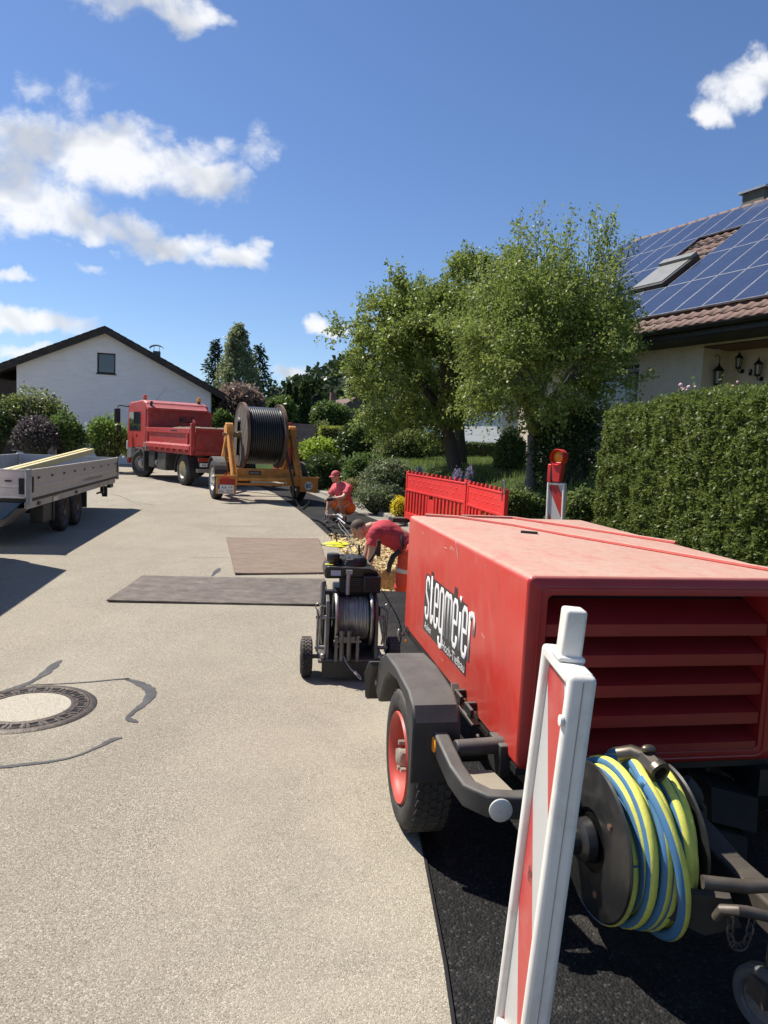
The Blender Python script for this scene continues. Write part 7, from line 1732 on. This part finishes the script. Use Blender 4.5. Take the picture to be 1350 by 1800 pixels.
# ---- fruit trees
def tree(name, label, base, fork, crown, radii, nclump, nleaf, leaf, mat, bark, tr, seed, shoots=0, shoot_len=1.0, group='fruit trees in the garden', density=.42):
    rng = np.random.default_rng(seed); b, f, c = Vector(base), Vector(fork), Vector(crown)
    root = empty(name, b, 0, label, 'tree', group)
    loc = lambda p: Vector(p) - b
    mid = b.lerp(f, .5) + Vector((.10 * (rng.random() - .5), .1 * (rng.random() - .5), 0))
    mb = MB().tube([loc(b - V(0, 0, .2)), loc(b + V(0, 0, .05)), loc(mid), loc(f)], [tr * 1.5, tr * 1.2, tr, tr * .9], 12); mb.build('trunk', bark, root, 180)
    cl = []
    for i in range(nclump):
        d = rand_dirs(1, rng)[0]; d[2] = abs(d[2]) * (1 if rng.random() < .72 else -.75)
        r = (.42 + .5 * rng.random() ** .6) * (1 + .22 * float(noise3(d[None], 2.6, seed)[0])) * (1.0 if rng.random() < .9 else 1.22); cl.append(np.array(c) + d * np.array(radii) * r)
    limbs = MB(); mains = []
    for i in range(7):
        a = 2 * PI * i / 7 + rng.random() * .6; t = Vector((c.x + radii[0] * .55 * math.cos(a), c.y + radii[1] * .55 * math.sin(a), c.z + radii[2] * (.1 + .5 * rng.random())))
        m_ = f.lerp(t, .5) + Vector((rng.normal() * .12, rng.normal() * .12, .15)); mains += [m_, f.lerp(t, .75), t]
        limbs.tube([loc(q) for q in bez([f, m_, t], 4)], [tr * (.62 - .5 * k / 8) for k in range(9)], 7)
    for q in cl:
        q = Vector(q); s = min(mains, key=lambda z: (z - q).length); m_ = s.lerp(q, .5) + Vector((rng.normal() * .06, rng.normal() * .06, .08))
        limbs.tube([loc(s), loc(m_), loc(q)], [tr * .16, tr * .10, tr * .04], 5)
    pts = []; per = nleaf // (nclump + shoots)
    ct = np.array(c)
    for q in cl:
        tw = 10; o_ = q - ct; o_ /= np.linalg.norm(o_) + 1e-6
        for k in range(tw):
            d = rand_dirs(1, rng)[0] * .9 + o_ * .55 + np.array([0, 0, .25]); d /= np.linalg.norm(d); ln = .28 + .38 * rng.random(); m = per // tw
            t = rng.random(m)[:, None] ** .8; pts.append(q + d * ln * t + rng.normal(size=(m, 3)) * (.030 + .05 * density))
    for i in range(shoots):
        a = rng.random() * 2 * PI; rr_ = rng.random() ** .7; s = Vector((c.x + radii[0] * .85 * rr_ * math.cos(a), c.y + radii[1] * .8 * rr_ * math.sin(a), c.z + radii[2] * (.75 * math.sqrt(max(0, 1 - rr_ * rr_)) + .05)))
        e = s + Vector((rng.normal() * .10 + .06 * math.cos(a), rng.normal() * .1, shoot_len * (.5 + .6 * rng.random()))); limbs.tube([loc(s), loc(e)], [tr * .10, tr * .03], 5)
        t = rng.random(per // 2)[:, None]; pts.append(np.array(s) * (1 - t) + np.array(e) * t + rng.normal(size=(per // 2, 3)) * np.array([.075, .075, .06]))
    limbs.build('limbs', bark, root, 180)
    p = np.concatenate(pts) - np.array(b); out = p - (np.array(c) - np.array(b)); out /= np.linalg.norm(out, axis=1, keepdims=True)
    linkmesh('crown', leaf_mesh('crown', p, leaf, out * .35, aspect=.5, rng=rng, droop=.2), MATS[mat], root)
    return root
tree('fruit_tree', 'broad fruit tree with dark leaning trunk left of its neighbours', (1.66, 17, 1.05), (1.30, 17, 2.45), (.72, 17, 3.38), (1.95, 1.7, 2.08), 155, 64000, .085, 'leaf_fruit', M_BARK, .15, 21, 24, .45)
tree('fruit_tree', 'fruit tree with second dark trunk, standing behind the leaning one', (2.0, 19, 1.2), (1.85, 19, 2.7), (2.25, 19, 4.40), (2.35, 1.8, 2.30), 165, 68000, .09, 'leaf_fruit', M_BARK, .14, 22, 24, .5)
tree('fruit_tree', 'slim grey-trunked fruit tree with upright shoots nearest the solar house', (2.55, 12.5, .98), (2.52, 12.5, 1.95), (2.72, 12.5, 3.12), (1.62, 1.5, 1.52), 165, 84000, .062, 'leaf_fruit2', M_BARK2, .085, 23, 66, 1.45, density=.34)

# ---- big trimmed hedge on the right
def big_hedge():
    A, B = V(2.66, 9.15), V(3.42, 3.6); root = empty('big_hedge', (A.x, A.y, .45), 0, 'big trimmed thuja hedge in front of the solar house', 'hedge')
    rng = np.random.default_rng(5); d = (B - A); Ln = d.length; d.normalize(); nr = Vector((-d.y, d.x)); nr = nr if nr.x < 0 else -nr    # towards road
    n = 190000; W, H = 1.3, 1.86
    u = rng.random(n); kind = rng.choice(4, n, p=[.50, .25, .17, .08]); p = np.zeros((n, 3)); o = np.zeros((n, 3)); t = rng.random(n); dep = np.abs(rng.normal(0, .035, n))
    rd = .30
    s = np.where(kind == 2, 0, u * Ln); w = np.where(kind == 0, 0, np.where(kind == 3, W, t * W)); z = np.where((kind == 0) | (kind == 2) | (kind == 3), rng.random(n) * H, H)
    s = np.where(kind == 2, 0.0, s); w = np.where(kind == 2, t * W, w)
    # round the edges: pull corner points in
    def pull(a, b, r):
        over = np.maximum(0, r - a); ov2 = np.maximum(0, r - b); m = np.hypot(over, ov2); k = np.where(m > r, r / np.maximum(m, 1e-6), 1); return r - np.where(over > 0, over * k, over), None
    cs = np.minimum(s, 99); zt = H - z
    for (x, y) in ((0, 0),):
        pass
    def rnd(a, b, r):
        i = (a < r) & (b < r); va, vb = r - a, r - b; m = np.hypot(va, vb); k = np.where(i & (m > r), r / np.maximum(m, 1e-9), 1.0); return np.where(i, r - va * k, a), np.where(i, r - vb * k, b)
    w2, zt2 = rnd(w, zt, rd); s2, zt3 = rnd(s, zt2, .45); s3, w3 = rnd(s2, w2, .40)
    z = H - zt3; wob = .04 * np.sin(s3 * 2.3 + z * 1.7) + np.array([.055 * mnoise.noise(Vector((a, b, c_)) * 2.6) + .060 * mnoise.noise(Vector((a, b, c_)) * 7.5) + .045 * mnoise.noise(Vector((a, b, c_)) * 16) for a, b, c_ in zip(s3, w3, z)])
    o2 = np.where((kind == 0)[:, None], np.array([nr.x, nr.y, .25]), np.where((kind == 1)[:, None], np.array([0, 0, 1.0]), np.where((kind == 2)[:, None], np.array([-d.x, -d.y, .2]), np.array([-nr.x, -nr.y, .2]))))
    P = np.stack([d.x * s3 - nr.x * w3, d.y * s3 - nr.y * w3, z], 1) + o2 * (wob - dep + .03 * (rng.random(n) ** 3))[:, None] - 0
    linkmesh('foliage', leaf_mesh('foliage', P, .036, o2 * .9, aspect=.5, rng=rng, up=.3), MATS['leaf_hedge'], root)
    c = MB(); q = [V(d.x * a - nr.x * b, d.y * a - nr.y * b, zz) for zz in (0, H - .16) for a, b in ((.18, .14), (Ln, .14), (Ln, W - .14), (.18, W - .14))]
    c.add(q, [(0, 1, 2, 3), (4, 5, 6, 7), (0, 1, 5, 4), (1, 2, 6, 5), (2, 3, 7, 6), (3, 0, 4, 7)]); c.build('inner_twigs', M_CORE, root, bevel=.12, bseg=3)
big_hedge()
# ---- roses behind the hedge
rr = random.Random(8)
for i, (x, y, z, c) in enumerate(((3.80, 8.0, 2.46, 0), (3.93, 8.1, 2.47, 0), (4.05, 8.0, 2.46, 0), (4.17, 8.0, 2.49, 1), (4.30, 8.1, 2.48, 0), (3.40, 8.2, 2.46, 0))):
    r = empty('rose_bush', (x, y, 1.0), 0, ('pale pink' if c == 0 else 'deep pink') + ' roses showing over the hedge, ' + ('first', 'second', 'third', 'fourth', 'fifth', 'leftmost')[i] + ' clump from the tree side' if i < 5 else 'small pale flower showing over the hedge left of the roses', 'roses', 'roses over the hedge')
    b = MB()
    for k in range(9):
        q = V(rr.gauss(0, .05), rr.gauss(0, .06), z - 1.0 + rr.gauss(0, .022)); b.ball(q, rr.uniform(.012, .024), 7, 5)
    b.build('blossoms', paint('rose_pale', (.75, .45, .48), .7) if c == 0 else paint('rose_deep', (.65, .10, .20), .7), r, kind='stuff'); MB().tube([(0, 0, 0), (0, 0, z - 1.05)], .02, 5).build('stem', M_BARK, r)
    pts = np.array([[rr.gauss(0, .14), rr.gauss(0, .14), z - 1.12 + rr.gauss(0, .08)] for _ in range(160)]); linkmesh('leaves', leaf_mesh('leaves', pts, .05), MATS['leaf_mid'], r)
# ---- conifers and birch beyond the houses
def spruce(label, base, h, r, seed):
    rng = np.random.default_rng(seed); root = empty('spruce_tree', base, 0, label, 'tree', 'trees beyond the houses')
    MB().cyl((0, 0, 0), (0, 0, h * .97), .22, 8, .02).build('trunk', M_BARK, root)
    pts = []; out = []
    nl = int(h * 3.2)
    for i in range(nl):
        t = i / nl; z = h * (.06 + .94 * t); rad = r * (1 - t) ** .85 + .08
        for k in range(11):
            a = rng.random() * 2 * PI; ln = rad * (.75 + .4 * rng.random()); m = int(16 * ln / r) + 5; s = rng.random(m)
            q = np.stack([np.cos(a) * s * ln, np.sin(a) * s * ln, z - .30 * s * ln + .06 * rng.normal(size=m)], 1) + rng.normal(size=(m, 3)) * .06; pts.append(q); out.append(np.tile([math.cos(a), math.sin(a), -.35], (m, 1)))
    p = np.concatenate(pts); linkmesh('crown', leaf_mesh('crown', p, .34, np.concatenate(out), aspect=.35, rng=rng), MATS['leaf_spruce'], root)
spruce('dark spruce, the left one behind the white house', (-14.6, 60, 0), 9.7, 2.7, 1)
spruce('dark spruce right of the birch, behind the brown-pink shrub', (-10.6, 58, 0), 9.2, 2.9, 2)
rng = np.random.default_rng(9); bi = empty('birch_tree', (-11.9, 56, 0), 0, 'tall pale birch with drooping twigs between the two spruces', 'tree', 'trees beyond the houses')
MB().tube([(0, 0, 0), (.1, 0, 5), (.0, 0, 10)], [.2, .13, .03], 8).build('trunk', paint('birch_bark', (.45, .44, .42), .8, var=.3), bi)
pts = []
for i in range(300):
    t = rng.random() ** .8; z = 1.8 + 8.7 * t; a = rng.random() * 2 * PI; rad = (2.9 * (1 - t) ** .8 + .25) * rng.random() ** .5; m = 70; s = rng.random(m)
    pts.append(np.stack([np.full(m, rad * math.cos(a)), np.full(m, rad * math.sin(a)), z - 1.1 * s], 1) + rng.normal(size=(m, 3)) * np.array([.10, .10, .05]))
linkmesh('crown', leaf_mesh('crown', np.concatenate(pts), .20, None, aspect=.5, rng=rng, droop=.8), MATS['leaf_birch'], bi)
# ---- wooded hill
nx, ny = 90, 40; vs = []; fs = []
for j in range(ny + 1):
    for i in range(nx + 1):
        x = -90 + 260 * i / nx; y = 150 + 150 * j / ny; hgt = 22 * math.exp(-((x - 55) / 62) ** 2) * (1 - math.exp(-((y - 150) / 30) ** 2)) + 10.5 * math.exp(-((x + 8) / 22) ** 2) * (1 - math.exp(-((y - 150) / 20) ** 2)) + 3.0
        vs.append((x, y, hgt - (3 if j == 0 else 0)))
for j in range(ny):
    for i in range(nx): a = j * (nx + 1) + i; fs.append((a, a + 1, a + nx + 2, a + nx + 1))
V3 = np.array(vs)
setp(MB().add(vs, fs).build('hill', grass_mat('hill_green', (.02, .032, .012), (.04, .06, .02)), smooth=180), kind='structure')
pts = []
rng = np.random.default_rng(4); idx = rng.choice(len(V3), 1500); 
for k in idx:
    c = V3[k] + np.array([rng.normal() * 1.5, rng.normal() * 1.5, 1.5 + rng.random() * 1.5]); m = 34; d = rand_dirs(m, rng); d[:, 2] = np.abs(d[:, 2]); pts.append(c + d * (2.2 + rng.random()))
setp(linkmesh('far_wood', leaf_mesh('far_wood', np.concatenate(pts), 1.5, None, aspect=.8, rng=rng), leaf_mat('leaf_far_wood', (.012, .022, .008), (.045, .068, .022), (.07, .09, .03), .1), None), 'far green wood covering the hill behind the houses', 'wood', kind='stuff')
# hedgerow mass at street end, fills the gap between houses
for i, (x, y, z, rx, h, m, lb) in enumerate(((-24, 52, 0, 6, 4.6, 'leaf_mid', 'broad green bush mass left of the spruces behind the white house'), (-15.5, 50, 0, 3.5, 4.2, 'leaf_dark2', 'dark bush mass below the birch tree'), (-7.8, 58, 0, 3.0, 4.6, 'leaf_mid', 'green tree mass right of the spruces'), (1.5, 60, .5, 5, 5.0, 'leaf_dark2', 'dark green tree mass right of the far house'), (7.5, 40, 1, 4.5, 4.5, 'leaf_mid', 'green tree mass behind the white garden house'), (12, 30, 1.2, 4, 4, 'leaf_dark2', 'dark tree mass behind the solar house'))):
    shrub('tree_mass', lb, 'trees', 'trees up the street', (x, y, z), (rx, rx * .6, h), m, 7000, .24, 'e')
# ---- grass blades on lawn and bank
rng = np.random.default_rng(12); P = []
for k in range(26000):
    s = rng.uniform(14, 30); d_ = .25 + 7 * rng.random() ** 1.3; a, nm, dd = poly_at(KERB, s); q = a + nm * d_; P.append((q.x, q.y, garden_z) if False else (q.x, q.y, bank_z(d_)))
P = np.array(P); n = len(P); dirs = rng.normal(size=(n, 3)) * .35; dirs[:, 2] = 1; dirs /= np.linalg.norm(dirs, axis=1, keepdims=True); sd = rand_dirs(n, rng); sd[:, 2] = 0; hh = (.07 + .08 * rng.random(n))[:, None]
vs = np.stack([P - sd * .008, P + sd * .008, P + dirs * hh + sd * .002, P + dirs * hh - sd * .002], 1).reshape(-1, 3)
setp(linkmesh('grass', fastmesh('grass', vs, np.arange(4 * n).reshape(-1, 4)), leaf_mat('grass_blades', (.05, .08, .015), (.13, .175, .04), (.22, .22, .08), .3), None), 'short green grass on the garden lawn and bank', 'grass', kind='stuff')
# dry verge plants along the kerb
P = []; 
for k in range(9000):
    s = rng.uniform(19, 30); d_ = .15 + abs(rng.normal()) * .45; a, nm, dd = poly_at(KERB, s); q = a + nm * d_; P.append((q.x, q.y, bank_z(d_) + .05 * rng.random()))
setp(linkmesh('ground_cover', leaf_mesh('ground_cover', np.array(P), .07, None, aspect=.3, rng=rng), MATS['leaf_dry'], None), 'dry low plants spreading along the kerb below the shrubs', 'ground cover', kind='stuff')
